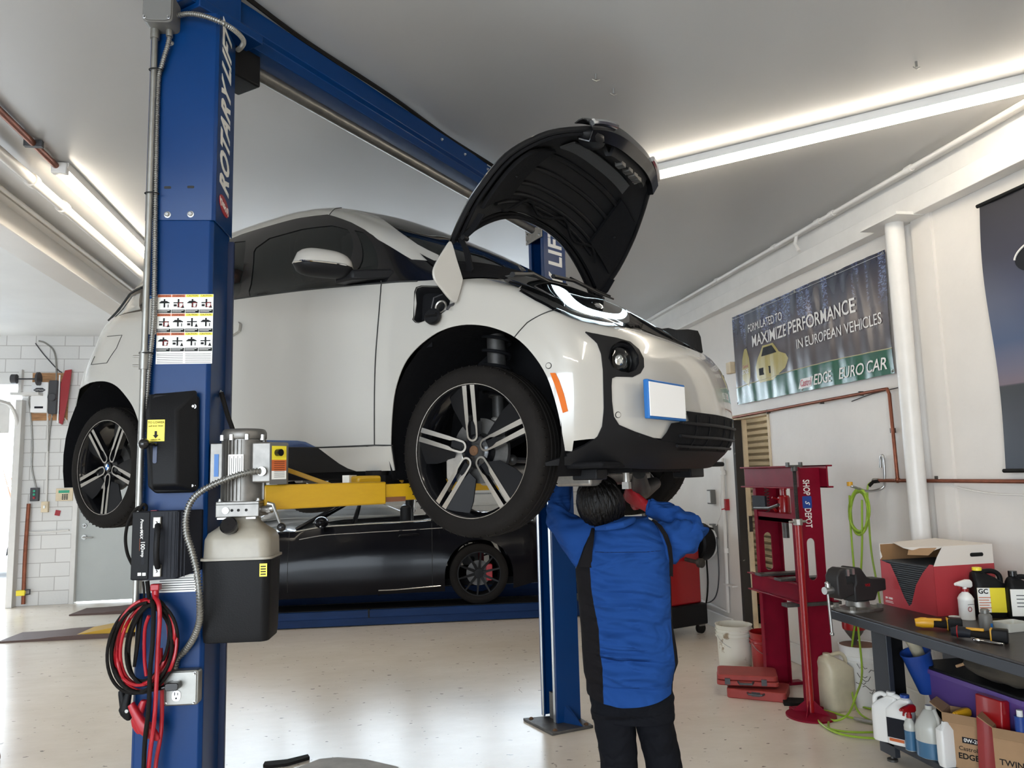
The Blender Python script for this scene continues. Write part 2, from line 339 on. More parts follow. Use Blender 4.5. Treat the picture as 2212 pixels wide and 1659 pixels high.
P0, P1 = hit((0, 0, 1), ZC-.05, 1380, 386), hit((0, 0, 1), ZC-.05, 2212, 188); dd = (P1-P0).normalized(); P1 = P0+dd*2.44
tube_light(P0.x, P0.y, P1.x, P1.y, 'long white tube light on the ceiling over the banner wall, right of the open hood', e=14)
P0, P1 = hit((0, 0, 1), ZC-.05, 128, 366), hit((0, 0, 1), ZC-.05, 311, 542); 
tube_light(P0.x, P0.y, P0.x, P0.y+2.44, 'short white tube light at left beyond the painted ceiling pipe', e=16)
# unseen tubes of the same kind, added to light the rest of the shop
tube_light(-1.0, -1.6, 1.4, -1.6, 'added unseen tube light over the bay behind the photographer', e=16)
tube_light(-1.2, 8.6, 1.2, 8.6, 'added unseen tube light on the ceiling behind the lifted car', e=14)
tube_light(4.5, 7.0, 4.5, 9.4, 'added unseen tube light on the ceiling of the next room', e=16, z=3.199)  # added to brighten the corrugated wall beyond the doorway
tube_light(1.9, 1.6, 1.9, -.8, 'added unseen tube light on the ceiling over the near right bay', e=14)
# ================================================================ LIFTED CAR: control points of the body surface (rows sill -> roof, columns nose -> tail)
CAGE = """0.6,0,0.17 0.585,0.35,0.17 0.54,0.62,0.18 0.45,0.77,0.19 0.36,0.83,0.19 0.2,0.845,0.19 0,0.845,0.19 -0.3,0.845,0.19 -0.6,0.845,0.19 -1,0.85,0.19 -1.6,0.85,0.19 -2.2,0.84,0.19 -2.605,0.83,0.2 -2.932,0.79,0.24 -3.15,0.66,0.27 -3.25,0.35,0.27 -3.27,0,0.27
0.745,0,0.29 0.722,0.32,0.29 0.65,0.6,0.3 0.537,0.77,0.31 0.41,0.858,0.31 0.2,0.872,0.31 0,0.872,0.31 -0.3,0.872,0.31 -0.6,0.872,0.31 -1,0.875,0.31 -1.6,0.875,0.31 -2.2,0.87,0.31 -2.605,0.86,0.32 -2.932,0.81,0.34 -3.17,0.68,0.36 -3.29,0.35,0.37 -3.32,0,0.37
0.75,0,0.52 0.727,0.32,0.52 0.66,0.6,0.53 0.552,0.78,0.54 0.42,0.872,0.54 0.2,0.885,0.54 0,0.887,0.54 -0.3,0.887,0.54 -0.6,0.887,0.54 -1,0.888,0.54 -1.6,0.888,0.54 -2.2,0.886,0.54 -2.605,0.88,0.56 -2.932,0.82,0.58 -3.17,0.69,0.6 -3.29,0.35,0.6 -3.32,0,0.6
0.69,0,0.695 0.667,0.32,0.695 0.605,0.59,0.695 0.507,0.76,0.705 0.39,0.855,0.75 0.2,0.872,0.775 0,0.878,0.79 -0.3,0.882,0.79 -0.6,0.884,0.79 -1,0.885,0.8 -1.6,0.885,0.8 -2.2,0.882,0.8 -2.605,0.872,0.82 -2.912,0.8,0.84 -3.13,0.66,0.84 -3.24,0.34,0.84 -3.27,0,0.84
0.54,0,0.77 0.525,0.31,0.782 0.47,0.56,0.795 0.38,0.72,0.828 0.28,0.805,0.88 0.12,0.84,0.915 -0.05,0.855,0.93 -0.32,0.866,0.94 -0.6,0.868,0.945 -1,0.868,0.955 -1.6,0.868,0.965 -2.2,0.865,0.97 -2.606,0.845,0.985 -2.887,0.76,1 -3.058,0.62,1 -3.158,0.32,1 -3.178,0,1
0.3,0,0.953 0.28,0.3,0.953 0.2,0.54,0.958 0.1,0.69,0.978 0,0.765,0.997 -0.13,0.8,1.012 -0.26,0.82,1.022 -0.42,0.832,1.042 -0.6,0.838,1.052 -1,0.84,1.072 -1.6,0.838,1.092 -2.2,0.83,1.102 -2.608,0.8,1.122 -2.867,0.72,1.138 -3.022,0.58,1.143 -3.112,0.3,1.153 -3.132,0,1.153
-0.02,0,1.123 -0.04,0.3,1.123 -0.1,0.52,1.123 -0.17,0.65,1.113 -0.24,0.715,1.102 -0.32,0.75,1.112 -0.4,0.765,1.122 -0.52,0.775,1.142 -0.68,0.778,1.152 -1,0.78,1.172 -1.6,0.775,1.192 -2.2,0.765,1.202 -2.588,0.73,1.222 -2.812,0.66,1.253 -2.96,0.53,1.283 -3.04,0.28,1.283 -3.06,0,1.283
-0.3,0,1.306 -0.32,0.28,1.301 -0.38,0.48,1.296 -0.44,0.6,1.296 -0.5,0.655,1.301 -0.56,0.69,1.306 -0.63,0.705,1.316 -0.72,0.712,1.331 -0.84,0.715,1.346 -1.1,0.715,1.366 -1.6,0.71,1.381 -2.15,0.7,1.386 -2.508,0.665,1.396 -2.722,0.6,1.406 -2.86,0.48,1.416 -2.93,0.26,1.416 -2.95,0,1.416
-0.58,0,1.461 -0.6,0.26,1.456 -0.65,0.45,1.446 -0.7,0.555,1.446 -0.75,0.6,1.446 -0.8,0.63,1.451 -0.87,0.642,1.461 -0.95,0.65,1.471 -1.05,0.653,1.481 -1.25,0.652,1.496 -1.65,0.645,1.506 -2.1,0.635,1.501 -2.428,0.6,1.501 -2.622,0.54,1.501 -2.75,0.43,1.506 -2.81,0.24,1.506 -2.83,0,1.506
-0.84,0,1.586 -0.86,0.24,1.581 -0.9,0.42,1.566 -0.94,0.51,1.561 -0.98,0.55,1.561 -1.02,0.575,1.561 -1.08,0.587,1.566 -1.15,0.59,1.571 -1.23,0.592,1.576 -1.4,0.59,1.586 -1.7,0.58,1.586 -2.05,0.565,1.576 -2.338,0.53,1.566 -2.512,0.48,1.561 -2.62,0.38,1.561 -2.68,0.22,1.561 -2.7,0,1.561
-1.02,0,1.646 -1.04,0.22,1.641 -1.07,0.38,1.631 -1.11,0.46,1.626 -1.15,0.49,1.626 -1.2,0.51,1.626 -1.25,0.52,1.629 -1.31,0.525,1.631 -1.38,0.525,1.636 -1.5,0.52,1.638 -1.75,0.51,1.636 -2,0.495,1.626 -2.228,0.465,1.616 -2.392,0.42,1.611 -2.49,0.34,1.606 -2.53,0.2,1.606 -2.55,0,1.606
-1.15,0,1.671 -1.17,0.18,1.666 -1.2,0.28,1.664 -1.24,0.32,1.662 -1.27,0.34,1.662 -1.31,0.35,1.663 -1.35,0.355,1.664 -1.4,0.355,1.666 -1.46,0.355,1.666 -1.56,0.35,1.666 -1.75,0.34,1.664 -1.95,0.33,1.658 -2.128,0.31,1.649 -2.272,0.28,1.644 -2.36,0.22,1.639 -2.39,0.13,1.636 -2.4,0,1.634
-1.3,0,1.678 -1.32,0.03,1.678 -1.35,0.05,1.678 -1.38,0.06,1.678 -1.41,0.06,1.678 -1.45,0.06,1.678 -1.48,0.06,1.678 -1.52,0.06,1.677 -1.58,0.06,1.677 -1.66,0.06,1.676 -1.8,0.06,1.674 -1.93,0.06,1.669 -2.038,0.06,1.663 -2.142,0.05,1.66 -2.21,0.04,1.656 -2.23,0.02,1.654 -2.24,0,1.653"""
PSI, CO = 0.72600, Vector((0.94319, 3.69907, 1.59115))
EX = Vector((math.cos(PSI), -math.sin(PSI), 0)); EY = Vector((-math.sin(PSI), -math.cos(PSI), 0))   # forward, towards the viewer's side
GR = np.array([[[float(t) for t in p.split(',')] for p in r.split()] for r in CAGE.split('\n')])
NR, NC = GR.shape[:2]
_E = np.zeros((NR+2, NC+2, 3)); _E[1:-1, 1:-1] = GR
_E[0, 1:-1] = 2*GR[0]-GR[1]; _E[-1, 1:-1] = 2*GR[-1]-GR[-2]
for q in range(NR+2): _E[q, 0] = _E[q, 2]*[1, -1, 1]; _E[q, -1] = _E[q, -3]*[1, -1, 1]
def _w(t): return np.array([-.5*t+t*t-.5*t**3, 1-2.5*t*t+1.5*t**3, .5*t+2*t*t-1.5*t**3, -.5*t*t+.5*t**3])
def cs(u, v, off=0.0):
    """body surface point in car coordinates (x forward, y towards the viewer, z up)"""
    u = min(max(u, 0), NC-1-1e-7); v = min(max(v, 0), NR-1-1e-7); i, j = int(u), int(v)
    p = np.einsum('a,b,bac->c', _w(u-i), _w(v-j), _E[j:j+4, i:i+4])
    if off:
        e = 0.02; a = cs(u+e, v)-cs(u-e, v); b = cs(u, v+e)-cs(u, v-e); n = np.cross(b, a); l = np.linalg.norm(n)
        if l > 1e-9: p = p + n/l*off*(1 if True else -1)
    return p
def carw(p): return CO + EX*float(p[0]) + EY*float(p[1]) + Vector((0, 0, float(p[2])))   # to the world
NU, NV = (NC-1)*8+1, (NR-1)*8+1
_us = np.linspace(0, NC-1, NU); _vs = np.linspace(0, NR-1, NV)
_gp = [[cs(u, v) for u in _us] for v in _vs]
_gv = [carw(p) for r in _gp for p in r]
_gf = []
for j in range(NV-1):
    for i in range(NU-1): a = j*NU+i; _gf += [(a, a+1, a+NU+1), (a, a+NU+1, a+NU)]
BVH = BVHTree.FromPolygons(_gv, _gf)
_chk = cs(7, 3, .05)-cs(7, 3); SGN = 1 if _chk[1] > 0 else -1
def uv_of(world_pt, fi):
    t = _gf[fi]; A, B, Cc = (_gv[i] for i in t); v0, v1, v2 = B-A, Cc-A, world_pt-A
    d00, d01, d11, d20, d21 = v0.dot(v0), v0.dot(v1), v1.dot(v1), v2.dot(v0), v2.dot(v1); dn = d00*d11-d01*d01 or 1e-9
    b = (d11*d20-d01*d21)/dn; c = (d00*d21-d01*d20)/dn; a = 1-b-c
    q = [((i % NU)/8.0, (i//NU)/8.0) for i in t]
    return (a*q[0][0]+b*q[1][0]+c*q[2][0], a*q[0][1]+b*q[1][1]+c*q[2][1])
def UV(p):
    """('uv',u,v) | (px,py) seen point on the body | (x,y,z) car coordinates -> (u,v)"""
    if p[0] == 'uv': return (p[1], p[2])
    if len(p) == 2:
        d = ray(*p); l, n, fi, ds = BVH.ray_cast(CAM, d.normalized())
        if l is None:
            best = None
            for k in range(40):
                q = CAM+d.normalized()*(2.6+k*.08); r = BVH.find_nearest(q)
                if best is None or r[3] < best[3]: best = r
            l, n, fi, ds = best
        return uv_of(l, fi)
    l, n, fi, ds = BVH.find_nearest(carw(p)); return uv_of(l, fi)
SU, SV = 0.30, 0.13   # rough metric of the (u,v) domain
def patch(mb, outer, holes=(), off=0.0, step=0.045, sides=(1, -1), thick=0.0):
    o = [UV(p) for p in outer]; hs = [[UV(p) for p in h] for h in holes]
    sc = lambda L: [(a*SU, b*SV) for a, b in L]
    for s in sides:
        def f(a, b, s=s):
            p = cs(a/SU, b/SV, off*SGN); return (p[0], -p[1]*s, p[2])
        fillpoly(mb, sc(o), [sc(h) for h in hs], step, f)
    return mb
def seam(mb, pl, off=.001, r=.003, sides=(1,), n=6):
    """thin panel gap along a line on the body"""
    q = [UV(p) for p in pl]; pts = []
    for a, b in zip(q[:-1], q[1:]):
        m = max(2, int(math.hypot((b[0]-a[0])*SU, (b[1]-a[1])*SV)/.03))
        for i in range(m): pts.append((a[0]+(b[0]-a[0])*i/m, a[1]+(b[1]-a[1])*i/m))
    pts.append(q[-1])
    for s in sides: mb.tube([(lambda p: (p[0], -p[1]*s, p[2]))(cs(a, b, off*SGN)) for a, b in pts], r, n)
    return mb
def weld(me):
    bm = bmesh.new(); bm.from_mesh(me); bmesh.ops.remove_doubles(bm, verts=bm.verts, dist=1e-4); bmesh.ops.recalc_face_normals(bm, faces=bm.faces); bm.to_mesh(me); bm.free(); return me
def loose(me):
    """the connected pieces of a mesh, each a mesh of its own"""
    n = len(me.vertices); par = list(range(n))
    def fd(i):
        while par[i] != i: par[i] = par[par[i]]; i = par[i]
        return i
    for e in me.edges: a, b = fd(e.vertices[0]), fd(e.vertices[1]); par[a] = b
    gr = {}
    for p in me.polygons: gr.setdefault(fd(p.vertices[0]), []).append(p)
    if len(gr) < 2: return [me]
    out = []
    for g in gr.values():
        ids = {}; fs = []
        for p in g: fs.append([ids.setdefault(v, len(ids)) for v in p.vertices])
        q = bpy.data.meshes.new('m'); q.from_pydata([me.vertices[v].co.copy() for v in ids], [], fs)
        for m in me.materials: q.materials.append(m)
        for a, b in zip(q.polygons, g): a.material_index = b.material_index
        out.append(q)
    return out
def cput(mb, name, m, parent, smooth=60, solid=0.0, off=-1):
    me = mb.mesh(m); weld(me); first = None
    for q in loose(me):
        o = put(name, q, parent, smooth=smooth); first = first or o
        if solid: md = o.modifiers.new('s', 'SOLIDIFY'); md.thickness = solid; md.offset = off; es = o.modifiers.new('es', 'EDGE_SPLIT'); es.split_angle = math.radians(45)
    return first
defm('carpaint', (0.455, 0.435, 0.395), rough=0.25, coat=1.0, spec=0.5)
defm('gloss_black', (0.006, 0.006, 0.007), rough=0.14, spec=.4, coat=.25)
defm('satin_black', (0.009, 0.009, 0.010), rough=0.5, spec=.18)
defm('rough_black', (0.006, 0.006, 0.007), spec=.15, rough=0.8, bump=.3, bscale=30)
defm('seam_dark', (0.02, 0.02, 0.02), rough=0.8)
defm('accent_blue', (0.008, 0.05, 0.17), rough=0.3, coat=.6)
defm('glass_tint', (0.012, 0.016, 0.016), rough=0.02, trans=.55, spec=.25)
defm('glass_clear', (0.9, 0.95, 0.95), rough=0.02, trans=1.0)
defm('chrome', (0.8, 0.8, 0.8), rough=0.08, metal=1.0)
defm('machined', (0.50, 0.47, 0.43), rough=0.26, metal=0.9, var=.08, vscale=6)
defm('rubber', (0.012, 0.0105, 0.0095), rough=0.75, spec=.10, var=.15, vscale=8, bump=.15, bscale=60)
defm('led', (0.8, 0.9, 1), emit=(0.75, 0.92, 1.0), estr=2.2)
defm('amber', (0.62, 0.13, 0.005), rough=.5, spec=.2)
defm('dark_metal', (0.10, 0.095, 0.09), rough=.5, metal=.7, var=.3, vscale=12)
defm('alu', (0.42, 0.40, 0.37), rough=.45, metal=.8, var=.2, vscale=14)
defm('rust', (0.13, 0.065, 0.03), rough=.8, metal=.3, var=.3, vscale=40)
defm('white_sign', (0.93, 0.93, 0.93), rough=.6)
defm('plate_blue', (0.01, 0.13, 0.42), rough=.4)
car = thing('electric_car', 'white compact electric hatchback raised on the blue lift with its hood open', 'car', mtx=frame(CO, EX, -EY, (0, 0, 1)))
ARCH = [(849, 1020), (843.7, 982), (846, 906), (853.5, 843), (872.5, 788), (902, 750), (944, 718.6), (986, 704), (1028.6, 701.7), (1071, 710), (1113, 729), (1149, 763), (1181, 813), (1203, 880.5), (1214, 935), (1222, 982)]
RARCH = [(-2.98, .8, .2), (-2.965, .82, .35), (141, 899), (149.5, 869.5), (164, 847), (187, 830), (209, 824), (232, 825), (254, 836), (276.5, 862), (289.6, 884), (299, 910), (-2.19, .88, .42), (-2.17, .87, .31), (-2.17, .85, .2)]
def smooth2(L, n=4): return [(p.x, p.y) for p in crom([(a, b, 0) for a, b in L], n)]
ARCH = [ARCH[0]]+smooth2(ARCH[1:])
RARCH = RARCH[:2]+smooth2(RARCH[2:12])+RARCH[12:]
BELT = [(1089, 604), (998, 603.7), (938, 604.6), (902, 607), (822, 611), (497, 647), (-1.75, .8, 1.10), (-2.05, .8, 1.11), (-2.35, .79, 1.15), (305, 672), (270, 678), (235, 692)]
TOPD = [(946, 562), (889, 560), (817.5, 518), (758.5, 480), (708, 463), (649, 470), (585, 486.5), (522, 505.5), (497, 516), (-1.95, .62, 1.505), (-2.2, .6, 1.48), (306, 619), (280, 632), (235, 688)]
mb = MB()
lower = [('uv', 0, .95), ('uv', 2, .95), ('uv', 3.6, .8), (1236, 975)] + ARCH[::-1][1:-1] + [(847, 961.5), (809, 961), (690, 966), (500, 966), (-1.7, .875, .31), (-2.15, .87, .31)] + RARCH[::-1][2:-1] + [('uv', 14, .9), ('uv', 16, .9), ('uv', 16, 6.6), ('uv', 14.5, 6.6)] + BELT[::-1] + [('uv', 3.2, 5.7), ('uv', 1.5, 5.85), ('uv', 0, 5.9)]
FUEL = [(897, 640), (899, 627), (907, 620.5), (935, 620), (962, 622), (972, 632), (974, 655), (965, 668), (958, 680), (918, 692), (903, 696.5), (895, 693), (892, 683)]
FD = [(891+4, 684), (893, 690), (899, 696), (906, 697), (930, 689), (950, 680), (968, 667), (972, 650), (968, 626), (950, 619.5), (912, 618.5), (901, 622), (897, 632)]
FHB = [(1307, 775), (1312, 754), (1326, 744), (1347, 741), (1370, 748), (1383, 766), (1385, 788), (1376, 804), (1358, 811), (1338, 808), (1320, 799)]
patch(mb, lower, holes=[FD, FHB], sides=(1,)); patch(mb, lower, holes=[FHB], sides=(-1,))
body = cput(mb, 'body_shell', 'carpaint', car, solid=.004)
mb = MB(); patch(mb, TOPD + [('uv', 16, 9.6), ('uv', 16, 12), ('uv', 0, 12), ('uv', 0, 10.1), ('uv', 3.4, 10.1), (815, 467), (860, 498.5), (902, 528), (948, 551)])
cput(mb, 'roof_arch', 'carpaint', car, solid=.004)
# black window surround, with the side glass in it
W1_ = [(552, 535), (581, 514), (649, 495), (716, 486.5), (750, 495), (752, 569), (750, 612), (733, 619), (539, 640.5), (537, 628), (547.5, 543.5)]
W2_ = [(765, 497), (784, 501), (805, 526.6), (813, 585.7), (767, 585.7)]
W3_ = [(508, 522), (530, 520), (527, 560), (517, 636), (500, 640), (-1.7, .79, 1.14), (-2.1, .78, 1.15), (-2.3, .7, 1.33), (-2.2, .62, 1.45), (-1.95, .63, 1.47)]
W4_ = [(303, 632), (284, 640), (246, 686), (268, 676), (303, 668)]
mb = MB(); patch(mb, BELT + TOPD[::-1] + [(948, 551), ('uv', 4.3, 6.7), ('uv', 4.0, 6.2), ('uv', 3.2, 5.75)], holes=[W1_, W2_, W3_, W4_], off=-.001)
cput(mb, 'window_surround', 'gloss_black', car, solid=.004)
for nm, w in (('front_side_glass', W1_), ('quarter_glass', W2_), ('rear_side_glass', W3_)):
    mb = MB(); patch(mb, w, off=-.005); cput(mb, nm, 'glass_tint', car)
mb = MB(); patch(mb, W4_ , off=-.004); patch(mb, [('uv', 14.3, 6.7), ('uv', 16, 6.7), ('uv', 16, 9.5), ('uv', 14.3, 9.5), (235, 689)], off=-.003); defm('glass_light', (.35, .38, .38), rough=.03, trans=.2, coat=1); cput(mb, 'rear_glass', 'glass_light', car)
mb = MB(); patch(mb, [('uv', 0, 6.0), ('uv', 0, 10.05), ('uv', 3.4, 10.05), (815, 469), (860, 500), (902, 529.5), (948, 553), ('uv', 4.3, 6.6), ('uv', 4.0, 6.15), ('uv', 2, 6.0)], off=-.002)
cput(mb, 'windshield', 'glass_tint', car)
# dark inner shell, so that nothing shines through
mb = MB()
for s in (1, -1):
    us = np.linspace(0, 16, 49); vs = np.linspace(0, 5.6, 20)
    R_ = []
    for v in vs:
        R_.append([(lambda p: (p[0]*1.0, -p[1]*s, p[2]))(cs(u, v, -.045*SGN)) for u in us])
    mb.loft(R_, closed=False, caps=False)
liner = cput(mb, 'inner_structure', 'rough_black', car)
bm = bmesh.new(); bm.from_mesh(liner.data)
dl = [v for v in bm.verts if (abs(v.co.y) > .45 and (math.hypot(v.co.x, v.co.z-.28) < .47 or math.hypot(v.co.x+2.57, v.co.z-.28) < .47))]
bmesh.ops.delete(bm, geom=dl, context='VERTS'); bm.to_mesh(liner.data); bm.free()
mb = MB(); mb.b2((-3.0, -.72, .8), (-.2, .72, .82))
# seats, steering wheel and dashboard inside
mb.build('cabin_floor', 'rough_black', car)
for x, y in ((-1.25, -.36), (-1.25, .36)):
    st = MB().rbox((x, y, .95), (.5, .48, .18), .06).build('seat', 'satin_black', car, bevel=.02)
    MB().rbox((x-.27, y, 1.18), (.14, .46, .52), .05, R=Euler((0, -.28, 0)).to_matrix()).rbox((x-.37, y, 1.46), (.09, .26, .17), .04, R=Euler((0, -.2, 0)).to_matrix()).build('seat_back', 'satin_black', st, bevel=.03)
MB().tube([(-.78+.04*math.cos(a), .36+.17*math.sin(a), 1.12+.16*math.cos(a)) for a in [2*PI*i/24 for i in range(24)]], .014, 8, closed=True).cyl((-.78, .36, 1.12), (-.6, .36, 1.05), .03).build('steering_wheel', 'satin_black', car)
MB().add([(x, y, z) for y in (-.6, .6) for x, z in ((-.85, .85), (-.66, 1.08), (-.35, 1.12), (-.15, 1.05), (-.15, .85))], [(0, 1, 2, 3, 4), (9, 8, 7, 6, 5)]+[(i, (i+1) % 5, 5+(i+1) % 5, 5+i) for i in range(5)]).build('dashboard', 'satin_black', car, bevel=.02)
# panel gaps
mb = MB()
DOORF = [(822, 609)]+smooth2([(824, 607), (820, 662), (815.5, 716), (811, 780), (809, 864), (809, 961)], 3)
seam(mb, DOORF, sides=(1, -1)); seam(mb, [(500, 966), (690, 966.5), (809, 961.5), (847, 962)], sides=(1, -1)); seam(mb, [(1230, 684), (1203, 669.5), (1175.5, 677), (1139, 697), (1121, 716.5), (1111, 729)], r=.0022, sides=(1, -1))
seam(mb, [(-1.66, .8, 1.1), (-1.68, .88, .8), (-1.66, .88, .31)], sides=(1, -1)); seam(mb, [(712, 464), (722, 452), (738, 448)], r=.002, sides=(1, -1))
seam(mb, [(232, 727), (264, 724), (252, 752), (231, 784), (197, 788), (205, 770)], r=.0018)
seam(mb, [('uv', 14.3, 1), ('uv', 14.3, 6.5)], r=.0022, sides=(1, -1)); seam(mb, [(306, 621), (280, 634), (232, 692)], r=.007, sides=(1, -1))
cput(mb, 'panel_gaps', 'seam_dark', car)
mb = MB(); seam(mb, [(497, 648), (822, 612.5), (902, 608)], off=.002, r=.0035, sides=(1, -1)); cput(mb, 'belt_strip', 'seam_dark', car)
# door handle
dh = [(497, 696), (520, 697), (523, 702), (521, 716), (505, 727), (497, 729)]
mb = MB(); patch(mb, dh, off=.018, step=.02, sides=(1,)); cput(mb, 'door_handle', 'carpaint', car, solid=.016)
# sill: blue strip, black and white pieces
mb = MB(); patch(mb, [(500, 951), (579.5, 950.7), (643, 951.7), (660, 954.6), (674, 961.5), (682.6, 965.4), (500, 966)], off=.004); cput(mb, 'blue_accent_strip', 'accent_blue', car, solid=.006)
mb = MB(); patch(mb, [(847, 963), (690, 967), (500, 967), (-1.7, .875, .30), (-2.13, .87, .30), (-2.14, .84, .19), (610, 1034), (742.7, 1030), (784, 1027), (849, 1022)], off=.001); sl = cput(mb, 'sill_cladding', 'satin_black', car, solid=.008)
mb = MB(); patch(mb, [(690.5, 968), (846, 963), (848.5, 1018), (797.7, 1020), (772, 1017.5), (753, 1011), (735, 1001), (711, 983.5)], off=.006); cput(mb, 'sill_panel', 'carpaint', car, solid=.008)
# black lower front: fog lamp surround, lip
FOG = [(1264, 717.8), (1290, 723), (1330.5, 731), (1360, 739.5), (1379, 755.8), (1388.8, 774.8), (1389.6, 793.7), (1382, 807), (1365.8, 815), (1330.5, 814), (1321, 818), (1320, 834.4), (1321, 867), (1325, 899.5), (1336, 917), (1371, 932), (1422.7, 949.7)]
LIPL = [(1223, 980), (1262.7, 961.9), (1290, 943), (1300.7, 921), (1304, 880.5), (1303, 840), (1302, 799), (1298, 764), (1290, 742), (1276, 728.6)]
FH = [(1313, 775), (1317, 757), (1328, 749), (1345, 746), (1366, 752), (1377, 768), (1379, 785), (1372, 800), (1356, 806), (1340, 803), (1324, 795)]
mb = MB(); patch(mb, FOG + [('uv', 0, 1.02), ('uv', 0, .0), ('uv', 2, .0), ('uv', 3.6, .0), ('uv', 4.5, 0), (1225, 984)] + LIPL, holes=[FH], off=.005, step=.03)
lip = cput(mb, 'bumper_cladding', 'satin_black', car, solid=.012)
VENT = [(1422.7, 949.7), (1447, 914), (1485, 909), ('uv', 1.1, 1.50), ('uv', 0, 1.50), ('uv', 0, .70), ('uv', 1.1, .70), (1500, 958), (1460, 955)]
mb = MB(); patch(mb, VENT, off=.007, step=.03); gv = cput(mb, 'intake_grille', 'rough_black', car)
ul, ur = UV((1462, 935)), UV((1487, 915))
for vv in (1.30, 1.06, .84):
    mb = MB(); seam(mb, [('uv', ul[0]-.12*(1.3-vv), vv), ('uv', 1.2, vv), ('uv', 0, vv)], off=.013, r=.007, sides=(1, -1)); cput(mb, 'slat', 'satin_black', gv)
for uu in (.35, .8, 1.25, 1.7):
    if uu < ur[0]: mb = MB(); seam(mb, [('uv', uu, 1.45), ('uv', uu, .75)], off=.009, r=.003, sides=(1, -1)); cput(mb, 'grille_rib', 'satin_black', gv)
# fog lamp, recessed with a clear lens
def at_px(px, py, off): u, v = UV((px, py)); p = cs(u, v, off*SGN); return Vector((p[0], -p[1], p[2])), u, v
def nrm(u, v): a = cs(u, v, .01*SGN)-cs(u, v); n = Vector((a[0], -a[1], a[2])).normalized(); return n
fc, u, v = at_px(1349, 777, -.005); n = nrm(u, v); n = Vector((n.x*1.1, n.y*.8, 0)).normalized(); q = n.to_track_quat('Z', 'Y').to_matrix().to_4x4(); X = Matrix.Translation(fc-n*.03) @ q
for s in (1, -1):
    S = Matrix.Diagonal((1, s, 1, 1))
    hs = MB().lathe([(.075, .035), (.066, -.01), (.058, -.02)], 28, X=S @ X, cap=False).lathe([(.058, -.02), (.04, -.028), (.0005, -.03)], 28, X=S @ X, cap=False).build('fog_lamp', 'gloss_black', car)
    MB().lathe([(.026, -.02), (.026, .005), (.018, .012), (.0005, .015)], 20, X=S @ X, cap=False).build('projector', 'chrome', hs)
    MB().lathe([(.062, -.005), (.054, .02), (.03, .034), (.0005, .038)], 28, X=S @ X, cap=False).build('lens', 'glass_clear', hs)
# amber marker, parking sensors
mb = MB(); patch(mb, [(1189, 806), (1200, 806), (1208, 822), (1218, 850), (1227, 888), (1216, 892), (1208, 862), (1199, 832)], off=.006, step=.02); cput(mb, 'side_marker', 'amber', car, solid=.006)
def disc(px, py, r, name, m, off, s=1, parent=None):
    c, u, v = at_px(px, py, off); n = nrm(u, v); q = n.to_track_quat('Z', 'Y').to_matrix().to_4x4(); X = Matrix.Diagonal((1, s, 1, 1)) @ Matrix.Translation(c) @ q
    return MB().lathe([(r, -.004), (r, 0), (r*.9, .002), (.0003, .002)], 20, X=X, cap=False).build(name, m, parent or car)
for px, py in ((1185, 790), (1335, 896), (1481, 889)):
    o = disc(px, py, .0125, 'parking_sensor', 'seam_dark', .0, parent=car); disc(px, py, .0105, 'sensor_face', 'carpaint', .0015, parent=o)
# headlight
HL = [(1088.7, 605), (1099.5, 611.7), (1121, 630), (1157, 651), (1193.6, 671), (1230, 686), (1266, 696.7), (1316.5, 706.4), (1345.5, 706.4), (1354.5, 696.7), (1356, 660), (1320, 648), (1248, 632), (1193.6, 617), (1139, 606), (1103, 601)]
mb = MB(); patch(mb, HL, off=.003, step=.03); hl = cput(mb, 'headlight', 'gloss_black', car)
LED = smooth2([(1188, 622), (1199, 643), (1222, 668), (1259, 684), (1300, 694), (1330, 698), (1345, 694), (1351, 683), (1351, 662), (1341, 660), (1340, 676), (1331, 685), (1300, 682), (1265, 672), (1240, 656), (1222, 636), (1205, 626)], 3)
mb = MB(); patch(mb, LED, off=.008, step=.02); cput(mb, 'daytime_light_bar', 'led', hl)
mb = MB(); seam(mb, [(1222, 640), (1260, 650), (1300, 655), (1338, 660)], off=.011, r=.0025, sides=(1, -1)); cput(mb, 'light_line', 'led', hl)
for s in (1, -1):
    MB().lathe([(.03, -.006), (.03, .004), (.022, .012), (.0003, .016)], 20, X=(Matrix.Diagonal((1, s, 1, 1)) @ Matrix.Translation(at_px(1288, 667, .012)[0]) @ nrm(*UV((1288, 667))).to_track_quat('Z', 'Y').to_matrix().to_4x4()), cap=False).build('projector', 'chrome', hl)
mb = MB(); seam(mb, [(1160, 612), (1180, 622), (1196, 648), (1215, 668)], off=.009, r=.002, sides=(1, -1)); cput(mb, 'chrome_edge', 'chrome', hl)
mb = MB(); patch(mb, HL, off=.018, step=.03); cput(mb, 'lens_cover', 'glass_clear', hl)
# kidney side and engine bay edge (hood is open)
mb = MB(); patch(mb, [(1356, 658), (1374, 659), (1386, 706), (1349, 706), (1355, 697)], off=.005, step=.02); cput(mb, 'grille_end', 'rough_black', car, solid=.02, off=0)
mb = MB(); patch(mb, [('uv', 0, 4.0), ('uv', 1.5, 4.0), (1386, 707), (1356, 660), (1320, 646), (1248, 630), (1193.6, 615), (1139, 604), (1103, 599), (1089, 604), (998, 603), ('uv', 4.3, 6.4), ('uv', 4, 6.15), ('uv', 2, 6.0), ('uv', 0, 6.0)], off=.004)
cput(mb, 'bonnet_bay', 'rough_black', car)
